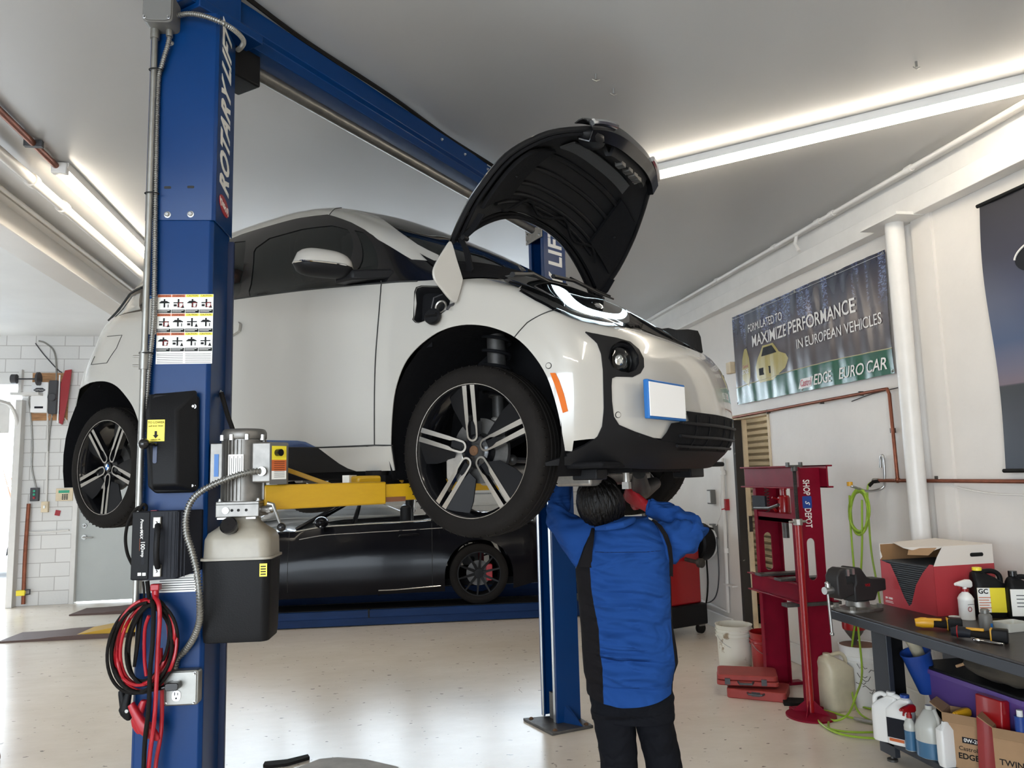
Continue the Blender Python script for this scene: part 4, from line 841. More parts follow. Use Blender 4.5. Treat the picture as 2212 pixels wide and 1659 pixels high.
# warning placard on the back
PL0, PR0, PT, PB = n1(341, 640).x, n1(461.5, 636).x, n1(400, 636).z, n1(400, 786).z
pw, ph = (PR0-PL0), (PT-PB)
plac = MB().b2((PL0, -.0015, PB), (PR0, 0, PT)).build('warning_placard', 'paper', co1)
ntc = MB().b2((n1(322, 700).x, -.0013, n1(322, 722).z), (PL0-.002, 0, PT-.004)).build('notice_placard', 'paper', co1)
MB().b2((n1(322, 700).x, -.0018, PT-.016), (PL0-.003, -.001, PT-.006)).build('header', 'blue_label', ntc)
for k in range(9): 
    if k != 3: MB().b2((n1(329, 700).x, -.0017, n1(322, 716-k*9).z), (PL0-.006, -.001, n1(322, 714-k*9).z)).build('print', 'ink', ntc)
cw = pw/4; rh = ph*.275
for r in range(3):
    for c in range(4):
        x0 = PL0+c*cw; z1 = PT-r*rh*1.0-.001; hm = 'orange' if c < 2 else 'yellow_label'
        MB().b2((x0+.001, -.0022, z1-.010), (x0+cw-.001, -.001, z1)).build('header', hm, plac)
        text('WARNING' if c < 2 else 'CAUTION', .0085, 'header_text', 'ink', plac, frame((x0+cw/2, -.0024, z1-.005), (1, 0, 0), (0, 0, 1), (0, -1, 0)), extr=.0002, bold=.0001)
        ic = MB(); zc = z1-.033; xc = x0+cw/2
        ic.b2((xc-.003, -.0022, zc-.016), (xc+.003, -.001, zc+.016)).b2((xc-.018, -.0021, zc+.0), (xc+.018, -.001, zc+.004))
        if (r+c) % 2 == 0: ic.add([(xc-.02, -.0023, zc+.001), (xc-.011, -.0023, zc+.009), (xc+.008, -.0023, zc+.009), (xc+.02, -.0023, zc+.002)], [(0, 1, 2, 3)]).b2((xc+.012, -.0022, zc-.016), (xc+.015, -.001, zc-.004))
        else: ic.add([(xc+.010, -.0023, zc-.018), (xc+.016, -.0023, zc-.004), (xc+.022, -.0023, zc-.018)], [(0, 1, 2)]).b2((xc-.017, -.0022, zc-.012), (xc-.006, -.001, zc-.004))
        ic.build('pictogram', 'ink', plac)
        if (r, c) in ((0, 2), (0, 3), (1, 0), (2, 0), (0, 1)): MB().tube([(xc+.008+.009*math.cos(a), -.0026, zc-.006+.009*math.sin(a)) for a in [2*PI*i/14 for i in range(14)]], .0009, 5, closed=True).build('red_ring', 'red', plac)
        MB().b2((x0+.001, -.0022, z1-rh+.002), (x0+cw-.001, -.001, z1-rh+.015)).build('caption', 'ink', plac)
        MB().b2((x0+.003, -.0026, z1-rh+.011), (x0+cw-.006, -.002, z1-rh+.0125)).b2((x0+.003, -.0026, z1-rh+.006), (x0+cw-.014, -.002, z1-rh+.0075)).build('caption_print', 'paper', plac)
for c in range(2):
    for k in range(6): MB().b2((PL0+.004+c*2*cw, -.002, PB+.004+k*.0065), (PL0-.004+(c+1)*2*cw, -.001, PB+.0055+k*.0065)).build('fine_print', 'charger_grey', plac)
lp2 = MB().b2((n1(300, 1290).x, -.001, n1(300, 1282).z), (n1(425, 1290).x, 0, n1(400, 1240).z)).build('lower_placard', 'paper', co1)
for k in range(6): MB().b2((n1(345, 1260).x, -.0016, n1(300, 1278-k*5).z), (n1(421, 1260).x, -.0008, n1(300, 1276.5-k*5).z)).build('fine_print', 'charger_grey', lp2)
# latch cover: tapered black plastic box with lever
lc = MB()
A_ = [n1(312, 888, -.07), n1(330, 850, -.05), n1(413, 846, -.03), n1(427, 858, -.03), n1(425, 1052, -.03), n1(415, 1064, -.03), n1(334, 1066, -.05), n1(318, 1052, -.07), n1(316, 990, -.08)]
lc.add([(p.x, 0, p.z) for p in A_]+[((p.x+(.0 if p.x > A_[0].x+.05 else 0)), p.y, p.z) for p in A_], [tuple(range(9)), tuple(range(17, 8, -1))]+[(i, (i+1) % 9, 9+(i+1) % 9, 9+i) for i in range(9)])
# raised front panel
q0, q1, q2, q3 = n1(322, 892, -.085), n1(382, 885, -.085), n1(382, 1048, -.085), n1(326, 1050, -.085)
lc.add([(q0.x, -.085, q0.z), (q1.x, -.085, q1.z), (q2.x, -.085, q2.z), (q3.x, -.085, q3.z), (q0.x-.02, -.045, q0.z+.07), (q1.x+.05, -.03, q1.z+.075), (q2.x+.055, -.03, q2.z-.02), (q3.x-.01, -.045, q3.z-.02)], [(0, 1, 2, 3), (4, 5, 1, 0), (5, 6, 2, 1), (6, 7, 3, 2), (7, 4, 0, 3)])
lc_ = lc.build('latch_cover', 'plastic_black', co1, bevel=.008, seg=3)
l0, l1 = n1(319, 907, -.087), n1(355, 953, -.087)
yl = MB().b2((l0.x, -.0875, l1.z), (l1.x, -.0855, l0.z)).build('lever_label', 'yellow_label', lc_)
xc, zc = (l0.x+l1.x)/2, (l0.z+l1.z)/2
MB().add([(xc-.004, -.089, zc-.002), (xc+.004, -.089, zc-.002), (xc+.004, -.089, zc-.016), (xc+.010, -.089, zc-.016), (xc, -.089, zc-.028), (xc-.010, -.089, zc-.016), (xc-.004, -.089, zc-.016)], [tuple(range(7))]).build('arrow', 'ink', yl)
text('TO LOWER', .011, 'label_text', 'ink', yl, frame((xc, -.0885, l0.z-.010), (1, 0, 0), (0, 0, 1), (0, -1, 0)), extr=.0002)
text('pull lever down', .008, 'label_text', 'ink', yl, frame((xc, -.0885, l0.z-.022), (1, 0, 0), (0, 0, 1), (0, -1, 0)), extr=.0002)
text('release lift', .008, 'label_text', 'ink', yl, frame((xc, -.0885, l1.z+.006), (1, 0, 0), (0, 0, 1), (0, -1, 0)), extr=.0002)
MB().rbox(n1(335, 978, -.086), (.014, .004, .075), .006, axis=1).build('lever_slot', 'lift_blue_dark', lc_)
a_, b_ = n1(337, 961, -.09), n1(311, 959, -.13)
MB().tube([a_, (a_+b_)/2+Vector((0, -.005, .002)), b_], .006, 8).ball(b_, .019, 16, 10).build('release_lever', 'gloss_black', lc_)
for px, py in ((419, 878), (417, 1049)): bolt(lc_, n1(px, py, -.035), .006)
# ---- pipe conduit, flexible conduit, junction box
cnd = thing('steel_conduit', 'galvanized steel pipe conduit running up the left edge of the near blue column', 'conduit', mtx=M1)
cp = [(334, 72), (330, 200), (325, 418), (322, 600), (317, 780), (311, 900), (303, 1085), (296, 1240), (291, 1320)]
pts = [n1(x, y, -.035) for x, y in cp]; xm = lambda z: pts[0].x+(pts[-1].x-pts[0].x)*(pts[0].z-z)/(pts[0].z-pts[-1].z)
MB().cyl(Vector((pts[0].x, -.03, pts[0].z)), Vector((pts[-1].x, -.03, pts[-1].z-.03)), .0115, 16).build('pipe', 'galv', cnd)
for py in (418, 151, 763): MB().tube([(xm(n1(320, py).z)+.018*math.cos(a)*1.4+.008, -.03+.016*math.sin(a), n1(320, py, -.03).z) for a in [2*PI*i/14 for i in range(14)]], .0022, 6, closed=True).build('cable_tie', 'ink', cnd)
cz = n1(318, 780).z
cl = MB().cyl((xm(cz), -.03, cz-.035), (xm(cz), -.03, cz+.03), .0165, 16)
cl.build('coupling', 'galv', cnd)
for d in (.012, -.022): MB().cyl((xm(cz)-.012, -.035, cz+d), (xm(cz)-.035, -.04, cz+d), .0045, 8).build('set_screw', 'steel', cnd)
MB().cyl((pts[0].x, -.03, pts[0].z-.02), (pts[0].x, -.03, pts[0].z+.025), .017, 16).build('connector', 'galv', cnd)
def ribbed(pts, r, pitch=.0085, n=10):
    P = crom(pts, 10); L_ = [0]
    for a, b in zip(P[:-1], P[1:]): L_.append(L_[-1]+(b-a).length)
    m = int(L_[-1]/pitch)*4; Q = []; R_ = []; j = 0
    for i in range(m+1):
        s = L_[-1]*i/m
        while j < len(L_)-2 and L_[j+1] < s: j += 1
        Q.append(P[j].lerp(P[j+1], (s-L_[j])/max(L_[j+1]-L_[j], 1e-9))); R_.append(r*(1+.17*(1 if i % 4 in (1, 2) else -1)))
    return MB().tube(Q, R_, n)
fx_ = thing('flexible_conduit', 'ribbed armoured cable strapped beside the steel pipe from junction box to lower column', 'cable', mtx=M1)
ribbed([n1(366, 80, -.03), n1(362, 100, -.03), n1(350, 140, -.025), n1(341, 190, -.02), n1(336, 420, -.02), n1(334, 600, -.02), n1(331, 700, -.02), n1(322, 790, -.02), n1(318, 850, -.02), n1(308, 950, -.02), n1(304, 1050, -.02), n1(297, 1200, -.02), n1(292, 1300, -.02)], .0085).build('armoured_hose', 'galv', fx_)
jb = thing('junction_box', 'grey junction box at the top left of the near blue column', 'junction box', mtx=M1)
j0, j1 = n1(318, -6, -.05), n1(380, 60, -.05)
MB().rbox(((j0.x+j1.x)/2, -.045, (j0.z+j1.z)/2), (j1.x-j0.x, .09, j0.z-j1.z), .018, axis=1).build('box', 'jbox', jb, bevel=.006)
jc = MB().rbox(((j0.x+j1.x)/2, -.092, (j0.z+j1.z)/2), (j1.x-j0.x-.006, .008, j0.z-j1.z-.006), .022, axis=1).build('cover', 'jbox', jb, bevel=.002)
for sx, sz in ((-1, -1), (1, -1), (-1, 1), (1, 1)): bolt(jb, Vector(((j0.x+j1.x)/2+sx*(j1.x-j0.x)*.40, -.096, (j0.z+j1.z)/2+sz*(j0.z-j1.z)*.40)), .004)
MB().cyl(n1(366, 62, -.03)+Vector((0, 0, .01)), n1(366, 80, -.03), .0125, 14).build('connector', 'galv', jb)
top_fx = thing('motor_conduit', 'ribbed armoured cable arching from the junction box to the overhead switch', 'cable', mtx=M1)
sw = M1i @ hit(LX, -2.46, 514, 108)
ribbed([n1(383, 34, -.035), n1(410, 30, -.05), n1(445, 36, -.06), n1(485, 52, -.05), n1(512, 70, .02), n1(526, 88, .10), n1(522, 101, .16), sw], .009).build('armoured_hose', 'galv', top_fx)
# ---- overhead beam
bw0, bw1 = 1.96, 5.0
bm_ = MB()
bprof = [(-.075, 3.61), (-.075, 3.745), (-.02, 3.77), (.075, 3.77), (.075, 3.675), (.055, 3.66), (.055, 3.61)]
def lbm(mb, prof, w0, w1, a0=0): k = len(prof); return mb.add([(a0+p[0], w0, p[1]) for p in prof]+[(a0+p[0], w1, p[1]) for p in prof], [tuple(range(k)), tuple(range(2*k-1, k-1, -1))]+[(i, (i+1) % k, k+(i+1) % k, k+i) for i in range(k)])
lbm(bm_, bprof, bw0-3.45, 3.45-3.45+.62, 0); beam = bm_.build('overhead_beam', 'lift_blue', lift, bevel=.003)
lbm(MB(), [(-.068, 3.615), (-.068, 3.74), (-.02, 3.762), (.068, 3.762), (.068, 3.68), (.05, 3.665), (.05, 3.615)], .5, bw1-3.45, 0).build('beam_sleeve', 'lift_blue', lift, bevel=.003)
MB().tube([(-.035, bw0-3.45+.22, 3.565), (-.035, bw1-3.45-.12, 3.565)], .030, 14).build('shutoff_bar', 'cast', lift)
MB().b2((-.12, bw0-3.45+.10, 3.47), (.02, bw0-3.45+.27, 3.63)).build('switch_box', 'plastic_black', lift, bevel=.008)
for w in (.1, .35, .62, .9, 1.2): bolt(lift, Vector((.076, w, 3.73)), .006, (1, 0, 0))
MB().tube(crom([(.06, -1.5, 3.74), (.085, -1.42, 3.80), (.10, -1.36, 3.78), (.07, -1.0, 3.785), (.09, -.4, 3.775), (.05, .2, 3.79), (.085, .7, 3.77), (.06, 1.4, 3.78)], 8), .011, 8).build('hydraulic_hose', 'rubber', lift)
MB().b2((-.10, -1.62, 3.60), (.12, -1.30, 3.64)).b2((-.02, -1.66, 3.62), (.10, -1.40, 3.79)).build('beam_bracket', 'lift_blue', lift, bevel=.004)
MB().tube([(-.05, -1.6, 3.76), (-.3, -1.9, 3.80)], .004, 6).build('control_cable', 'ink', lift)
# ---- far column: open side towards the car
AZ2 = math.radians(39.64+34.0); C2Y = Vector((math.sin(AZ2), math.cos(AZ2), 0)); C2X = Vector((math.cos(AZ2), -math.sin(AZ2), 0))  # C2Y points away into the column, C2X to its right flank
B0 = fl(1205, 1570)    # right corner of the open side at the floor
M2 = frame((B0.x, B0.y, 0), C2X, C2Y)
cf = MB(); W2, D2 = .235, .19
prz(cf, [(0, 0), (0, D2), (-W2, D2), (-W2, 0), (-W2+.045, 0), (-W2+.045, .01), (-W2+.01, .01), (-W2+.01, D2-.01), (-.01, D2-.01), (-.01, .01), (-.045, .01), (-.045, 0)], .02, 3.66)
co2 = cf.build('column', 'lift_blue', lift, bevel=.003); child_world(co2, M2, LIi)
prz(MB(), [(-.05, -.004), (-.022, -.004), (-.022, .0), (-.05, .0)], .02, 3.2).build('guide_strip', 'steel', co2)
prz(MB(), [(-W2+.02, -.004), (-W2+.045, -.004), (-W2+.045, .0), (-W2+.02, .0)], .02, 3.2).build('guide_strip', 'steel', co2)
prz(MB(), [(-W2*.52, .10), (-W2*.46, .10), (-W2*.46, .13), (-W2*.52, .13)], .02, 3.5).build('lift_cable', 'dark_metal', co2)
MB().b2((-.15, .02, .02), (-.07, .04, .20)).build('cylinder_foot', 'dark_metal', co2, bevel=.003)
bp_ = [fl(1130, 1557), fl(1193, 1590), fl(1282, 1573), fl(1240, 1548)]; M2i = M2.inverted()
bq = [M2i @ p for p in bp_]
MB().add([(p.x, p.y, .001) for p in bq]+[(p.x, p.y, .02) for p in bq], [(0, 1, 2, 3), (7, 6, 5, 4), (0, 1, 5, 4), (1, 2, 6, 5), (2, 3, 7, 6), (3, 0, 4, 7)]).build('base_plate', 'dark_metal', co2, bevel=.004)
for p in (bq[0].lerp(bq[2], .12), bq[1].lerp(bq[3], .12), bq[2].lerp(bq[0], .1)): bolt(co2, Vector((p.x, p.y, .02)), .012, (0, 0, 1), 'rust', 'anchor_bolt')
MB().add([(.0, .05, .02), (.14, .12, .02), (.0, .10, .02), (.0, .06, .13), (.0, .09, .13)], [(0, 1, 2), (0, 1, 3), (1, 2, 4), (1, 4, 3), (0, 3, 4, 2)]).build('gusset', 'lift_blue', co2)
zl = [hit(C2X, B0.dot(C2X), 1200, y).z for y in (495, 660)]
t_ = text('ROTARY LIFT', .150, 'lettering', 'lettering_white', co2, Matrix(), bold=.0045, shear=.15, spacing=1.08)
w_ = max(v.co.x for v in t_.data.vertices)-min(v.co.x for v in t_.data.vertices); full = 1.06
t_.data.transform(frame((.0015, .105, zl[0]-full/2+.02), (0, 0, 1), (0, -1, 0), (1, 0, 0)) @ Matrix.Diagonal((full/w_, 1.05, 1, 1)))
zp = hit(C2Y, B0.dot(C2Y), 1160, 505).z
hp = MB().b2((-W2-.012, -.016, zp-.05), (.0, -.004, zp+.05)).build('head_plate', 'cast', co2, bevel=.002)
for x in (-W2+.015, -.025):
    for z in (.028, -.028): bolt(hp, Vector((x, -.016, zp+z)), .007)
MB().b2((-W2-.03, -.01, zp+.06), (-.05, .06, zp+.12)).cyl((-.15, -.03, zp+.14), (-.09, -.03, zp+.14), .03).build('pulley_block', 'dark_metal', co2, bevel=.003)
# ---- arms (yellow)
def arm(mb, p, q, w, h):  # box beam between two points
    p, q = Vector(p), Vector(q); d = (q-p).normalized(); s = Vector((-d.y, d.x, 0)).normalized()*w/2; hz = Vector((0, 0, h/2))
    k = [p-s-hz, p+s-hz, p+s+hz, p-s+hz, q-s-hz, q+s-hz, q+s+hz, q-s+hz]
    return mb.add(k, [(0, 1, 2, 3), (7, 6, 5, 4), (0, 1, 5, 4), (1, 2, 6, 5), (2, 3, 7, 6), (3, 0, 4, 7)])
def la(P): return Vector((P.dot(LX)+2.507, P.dot(LW)-3.45, P.z))
s0 = la(hit(LW, 2.02, 560, 1076)); s1 = la(hit(LW, 2.52, 822, 1068)); s1.z = s0.z = 1.688
a1 = arm(MB(), s0, s1, .09, .092).build('front_arm', 'yellow', lift, bevel=.006)
d_ = (s1-s0).normalized(); s2 = s1+d_*.30; s2.z = 1.69
arm(MB(), s1-d_*.05, s2, .07, .07).build('arm_extension', 'yellow', lift, bevel=.005)
arm(MB(), s1-d_*.02, s1+d_*.10, .075, .02).build('worn_edge', 'chipped', a1).location = (0, 0, -.028)
hd = la(hit(LW, 2.62, 806, 1035)); hd.z = 1.742
arm(MB(), hd-d_*.11, hd+d_*.13, .11, .038).build('adapter_plate', 'yellow', lift, bevel=.012)
MB().cyl(hd+d_*.02, hd+d_*.02+Vector((0, 0, .04)), .05, 20).build('rubber_pad', 'rubber', lift)
g0 = la(hit(LW, 2.28, 612, 1012)); g1 = la(hit(LW, 2.42, 716, 1049)); arm(MB(), g0, g1, .03, .02).build('restraint_bar', 'yellow', lift, bevel=.003)
st = la(hit(LW, 2.55, 762, 1037)); MB().box(st+Vector((0, -.02, .002)), (.03, .10, .038), R=rotz(.4)).build('sticker', 'paper', lift)
r0 = Vector((-.12, 1.98-3.45, 1.69)); r1 = Vector((-.95, 2.72-3.45, 1.69)); arm(MB(), r0, r1, .09, .09).build('rear_arm', 'yellow', lift, bevel=.006)
for sgn, (e0, e1) in ((1, ((.02, 1.42, 1.69), (.30, .72, 1.69))), (-1, ((-.12, 1.42, 1.69), (-.9, .72, 1.69)))):
    arm(MB(), e0, e1, .09, .09).build('far_arm', 'yellow', lift, bevel=.006); MB().cyl(Vector(e1), Vector(e1)+Vector((0, 0, .07)), .05, 18).build('far_pad', 'rubber', lift)
MB().tube([n1(478, 848, .10), n1(490, 892, .10), n1(507, 940, .10)], .009, 8).build('hose', 'rubber', co1)
# ---- power unit on the right of the near column
pu = thing('hydraulic_power_unit', 'hydraulic power unit with grey motor and beige-black tank bolted to the near blue column', 'power unit', mtx=M1)
vc = .03
mc = (n1(481, 1000, vc).x+n1(573, 1000, vc).x)/2; mr = (n1(573, 1000, vc).x-n1(481, 1000, vc).x)/2
zt, zb = n1(527, 950, vc).z, n1(520, 1082, vc).z
mo = MB().cyl((mc, vc, zb), (mc, vc, zt), mr*.93, 32).build('motor', 'cast', pu)
for k in range(34):
    a = 2*PI*k/34; R = rotz(a)
    if -.55 < math.atan2(math.sin(a+.75), math.cos(a+.75)) < .55: continue
    MB().box(Vector((mc, vc, (zt+zb)/2))+R @ Vector((mr*.95, 0, 0)), (mr*.16, .0035, zt-zb-.006), R=R).build('cooling_fin', 'cast', mo)
MB().lathe([(mr*1.0, 0), (mr*1.04, .004), (mr*1.04, .024), (mr*.98, .034), (mr*.9, .038), (.001, .040)], 36, X=Matrix.Translation((mc, vc, zt)), cap=False).build('end_cap', 'cast', mo)
for a in (-2.6, -1.9, -1.2, -.4): MB().rbox((mc+mr*1.03*math.cos(a), vc+mr*1.03*math.sin(a), zt+.006), (.016, .016, .02), .004).build('lug', 'steel', mo)
m0, m1_ = n1(494, 982, vc-mr), n1(526, 1030, vc-mr)
pm = MB().rbox(((m0.x+m1_.x)/2, vc-mr*1.03, (m0.z+m1_.z)/2), (m1_.x-m0.x, .003, m0.z-m1_.z), .002, axis=1).build('rating_plate', 'paper', mo)
for k in range(7): MB().b2((m0.x+.004+k*.0072, vc-mr*1.03-.0022, m1_.z+.005+(k % 3)*.006), (m0.x+.0055+k*.0072, vc-mr*1.03-.001, m0.z-.005-(k % 2)*.008)).build('print', 'ink', pm)
b0, b1 = n1(456, 958, vc-.02), n1(484, 1045, vc-.02)
br_ = MB().b2((b0.x, vc-.03, b1.z), (b1.x, vc+.05, b0.z)).build('mount_bracket', 'cast', pu, bevel=.003)
MB().b2((b0.x+.016, vc-.0325, n1(460, 1030, vc).z), (b0.x+.032, vc-.030, n1(460, 982, vc).z)).build('blue_tag', 'plate_blue', br_)
e0, e1 = n1(549, 956, vc-.04), n1(592, 1042, vc-.04)
eb = MB().b2((e0.x, vc-.075, e1.z), (e1.x, vc+.04, e0.z)).build('terminal_box', 'cast', pu, bevel=.006)
f0, f1 = n1(584, 955, vc-.075), n1(612, 1046, vc-.06)
sc_ = MB().add([(f0.x, vc-.085, f1.z), (f1.x+.004, vc-.02, f1.z), (f1.x+.004, vc-.02, f0.z), (f0.x, vc-.085, f0.z), (f0.x-.008, vc+.03, f1.z), (f1.x-.004, vc+.04, f1.z), (f1.x-.004, vc+.04, f0.z), (f0.x-.008, vc+.03, f0.z)], [(0, 1, 2, 3), (7, 6, 5, 4), (0, 1, 5, 4), (1, 2, 6, 5), (2, 3, 7, 6), (3, 0, 4, 7)]).build('switch_cover', 'jbox', pu, bevel=.002)
dn = Vector((f1.x+.004-f0.x, .065, 0)); nn = Vector((dn.y, -dn.x, 0)).normalized()
def swp(t, z, o): return Vector((f0.x, vc-.085, z))+dn*t+nn*o
def swq(t0, t1, za, zb_, o, nm, m_, par): return MB().add([swp(t0, za, o), swp(t1, za, o), swp(t1, zb_, o), swp(t0, zb_, o)], [(0, 1, 2, 3)]).build(nm, m_, par, smooth=0)
H_ = f0.z-f1.z
swq(.12, .95, f0.z-.09*H_, f0.z-.42*H_, .0008, 'yellow_label', 'yellow_label', sc_); swq(.12, .95, f0.z-.42*H_, f0.z-.68*H_, .0008, 'orange_label', 'orange', sc_); swq(.12, .95, f0.z-.68*H_, f0.z-.88*H_, .0008, 'white_label', 'paper', sc_)
for k in range(9): swq(.25, .85, f0.z-(.46+.045*k)*H_, f0.z-(.47+.045*k)*H_, .0016, 'print', 'ink', sc_)
MB().cyl(swp(.42, f0.z-.25*H_, 0), swp(.42, f0.z-.25*H_, .022), .013, 16).build('push_button', 'gloss_black', sc_)
p0, p1 = n1(468, 1084, vc-.06), n1(577, 1112, vc-.06)
pb = MB().b2((p0.x, vc-.075, p1.z-.005), (n1(562, 1090, vc-.06).x, vc+.07, p0.z)).build('pump_block', 'cast', pu, bevel=.003)
bz = (p0.z+p1.z)/2-.003
MB().b2((p0.x-.001, vc-.077, p0.z-.012), (n1(562, 1090, vc-.06).x+.001, vc+.072, p0.z-.010)).build('joint', 'seam_dark', pb)
for i, px in enumerate((488, 501, 515, 532)):
    x = n1(px, 1100, vc-.075).x
    MB().cyl((x, vc-.070, bz-.003), (x, vc-.0765-(.004 if i == 0 else 0), bz-.003), .012 if i == 0 else .005, 16).build('plug' if i == 0 else 'port', 'steel' if i == 0 else 'ink', pb)
for px in (473, 556):
    bolt(pb, Vector((n1(px, 1100, vc-.07).x, vc-.06, p0.z)), .006, (0, 0, 1)); MB().b2((n1(px, 1100, vc-.07).x-.006, vc-.07, p1.z-.012), (n1(px+24 if px < 500 else px-24, 1100, vc-.07).x, vc-.05, p1.z-.006)).build('clamp', 'steel', pb)
vx = n1(566, 1100, vc-.03)
MB().cyl(vx, vx+Vector((.045, -.01, .004)), .012, 12).cyl(vx+Vector((.02, 0, 0)), vx+Vector((.035, -.005, .002)), .017, 6).build('release_valve', 'steel', pu)
h0, h1, h2 = n1(590, 1090, vc-.06), n1(596, 1108, vc-.07), n1(606, 1134, vc-.09)
MB().tube([h0+Vector((-.02, 0, .005)), h0, h1, h2], [.008, .007, .006, .005], 10).ball(h2+Vector((.003, 0, -.008)), .015, 16, 10).build('lowering_handle', ['steel'], pu)
MB().ball(h2+Vector((.003, 0, -.008)), .0158, 16, 10).build('handle_knob', 'gloss_black', pu)
# tank
t0, t1 = n1(441, 1160, vc-.05), n1(588, 1160, vc-.05); tc_ = (t0.x+t1.x)/2; tw = t1.x-t0.x; tdp = tw*.82
zz = [n1(500, y, vc-.05).z for y in (1116, 1128, 1140, 1152, 1165, 1206)]
rg = []
for z, k, rr in zip(zz, (.50, .52, .70, .92, .99, 1.0), (.04, .04, .05, .05, .045, .04)):
    rg.append([(tc_+x, vc+.01+y, z) for x, y in rrect(tw*k, tdp*k, rr, 5)])
MB().loft(rg).build('upper_tank', 'tank_plastic', pu, smooth=60)
zs = zz[-1]; MB().loft([[(tc_+x, vc+.01+y, z) for x, y in rrect(tw*k, tdp*k, .03, 5)] for z, k in ((zs+.004, 1.05), (zs-.004, 1.05))]).build('tank_seam', 'tank_plastic', pu)
zb_ = n1(505, 1388, vc-.07).z
MB().loft([[(tc_+x, vc+.01+y, z) for x, y in rrect(tw*k, tdp*k2, .03, 5)] for z, k, k2 in ((zs-.004, 1.0, 1.0), (zs-.02, 1.0, 1.0), (zb_+.03, .97, .94), (zb_, .95, .88))]).build('lower_tank', 'plastic_black', pu, bevel=.003)
cc_ = n1(495, 1139, vc-.10); q = Vector((-.1, -1, .45)).to_track_quat('Z', 'Y').to_matrix().to_4x4()
MB().lathe([(.020, -.03), (.022, 0), (.030, .002), (.031, .018), (.027, .022), (.001, .022)], 24, X=Matrix.Translation(cc_+Vector((0, .012, 0))) @ q, cap=False).build('filler_cap', 'gloss_black', pu)
y0 = Vector((tc_+tw*.36, vc+.01-tdp*.502-.0015, zs-.018)); yl = MB().b2(y0, y0+Vector((.026, .001, -.045))).build('tank_label', 'yellow_label', pu)
for k in range(4): MB().b2(y0+Vector((.004, -.0006, -.008-k*.009)), y0+Vector((.022, 0, -.012-k*.009))).build('print', 'ink', yl)
# cable from the terminal box down to the outlet box
fc_ = thing('power_cable', 'thick ribbed armoured cable curving from the motor down to the outlet box', 'cable', mtx=M1)
ribbed([n1(563, 1018, -.06), n1(540, 1020, -.075), n1(500, 1031, -.09), n1(450, 1052, -.10), n1(418, 1076, -.10), n1(403, 1110, -.10), n1(402, 1150, -.11), n1(414, 1190, -.12), n1(425, 1235, -.13), n1(431, 1290, -.13), n1(431, 1340, -.10), n1(418, 1378, -.06), n1(400, 1405, -.03), n1(382, 1425, -.025), n1(378, 1450, -.02)], .0105, .010).build('armoured_hose', 'galv', fc_)
x_ = n1(566, 1018, -.055); MB().cyl(x_+Vector((0, .02, 0)), x_+Vector((0, -.01, 0)), .017, 12).build('connector', 'galv', fc_)
# outlet box with a plug
ob = thing('outlet_box', 'square steel outlet box with a white receptacle low on the near blue column', 'outlet', mtx=M1)
o0, o1 = n1(352, 1450, -.04), n1(428, 1523, -.04)
MB().rbox(((o0.x+o1.x)/2, -.02, (o0.z+o1.z)/2), (o1.x-o0.x, .04, o0.z-o1.z), .012, axis=1).build('box', 'galv', ob, bevel=.004)
oc = MB().rbox(((o0.x+o1.x)/2, -.042, (o0.z+o1.z)/2), ((o1.x-o0.x)*.9, .004, (o0.z-o1.z)*.92), .010, axis=1).build('cover', 'galv', ob, bevel=.002)
rc = n1(381, 1503, -.045)
rp = MB().rbox(rc, (.030, .004, .036), .013, axis=1).build('receptacle', 'white_sign', ob)
MB().b2(rc+Vector((-.006, -.003, .002)), rc+Vector((-.004, -.001, .012))).b2(rc+Vector((.004, -.003, .002)), rc+Vector((.006, -.001, .010))).cyl(rc+Vector((0, -.003, -.008)), rc+Vector((0, -.001, -.008)), .003, 8).build('slots', 'ink', rp)
rc2 = n1(381, 1478, -.045); MB().rbox(rc2, (.030, .004, .030), .010, axis=1).build('receptacle', 'white_sign', ob)
pg = MB().rbox(rc2+Vector((-.004, -.02, 0)), (.045, .035, .026), .008, axis=1).tube([rc2+Vector((-.02, -.02, 0)), rc2+Vector((-.07, -.03, -.01))], [.010, .005], 8).build('plug', 'gloss_black', ob, bevel=.003)
for sx in (-1, 1):
    for sz in (-1, 1): bolt(ob, Vector(((o0.x+o1.x)/2+sx*(o1.x-o0.x)*.40, -.044, (o0.z+o1.z)/2+sz*(o0.z-o1.z)*.41)), .0035)
# ================================================================ THE PERSON under the front bumper (seen from behind)
PD = 3.42
_p0 = CAM+ray(1350, 1022)*PD; PV = Vector((_p0.x-CAM.x, _p0.y-CAM.y, 0)).normalized(); PU = Vector((PV.y, -PV.x, 0))
PO = Vector((_p0.x, _p0.y, 0)); PM = frame(PO, PU, PV); PMi = PM.inverted()
def pp(px, py, dv=0):
    d = ray(px, py); return PMi @ (CAM+d*((PO.dot(PV)+dv-CAM.dot(PV))/d.dot(PV)))
def fabric(name, col, fs=.35, sc=2.5, rough=.85, st=(1, 1, 1)):
    m = mat(name, col, rough=rough, spec=.08); nt = m.node_tree; N = nt.nodes; L = nt.links; b = N['Principled BSDF']
    tc = N.new('ShaderNodeTexCoord'); mp = N.new('ShaderNodeMapping'); mp.inputs['Scale'].default_value = st; L.new(tc.outputs['Object'], mp.inputs[0])
    n = N.new('ShaderNodeTexNoise'); n.inputs['Scale'].default_value = sc; n.inputs['Detail'].default_value = 2.5; n.inputs['Distortion'].default_value = 1.4; L.new(mp.outputs[0], n.inputs[0])
    bp = N.new('ShaderNodeBump'); bp.inputs['Strength'].default_value = fs; bp.inputs['Distance'].default_value = .06; L.new(n.outputs['Fac'], bp.inputs['Height']); L.new(bp.outputs[0], b.inputs['Normal'])
    return m
M['shirt_blue'] = fabric('shirt_blue', (0.013, 0.055, 0.215), .8, 2.4, st=(1, 1, 2.6))
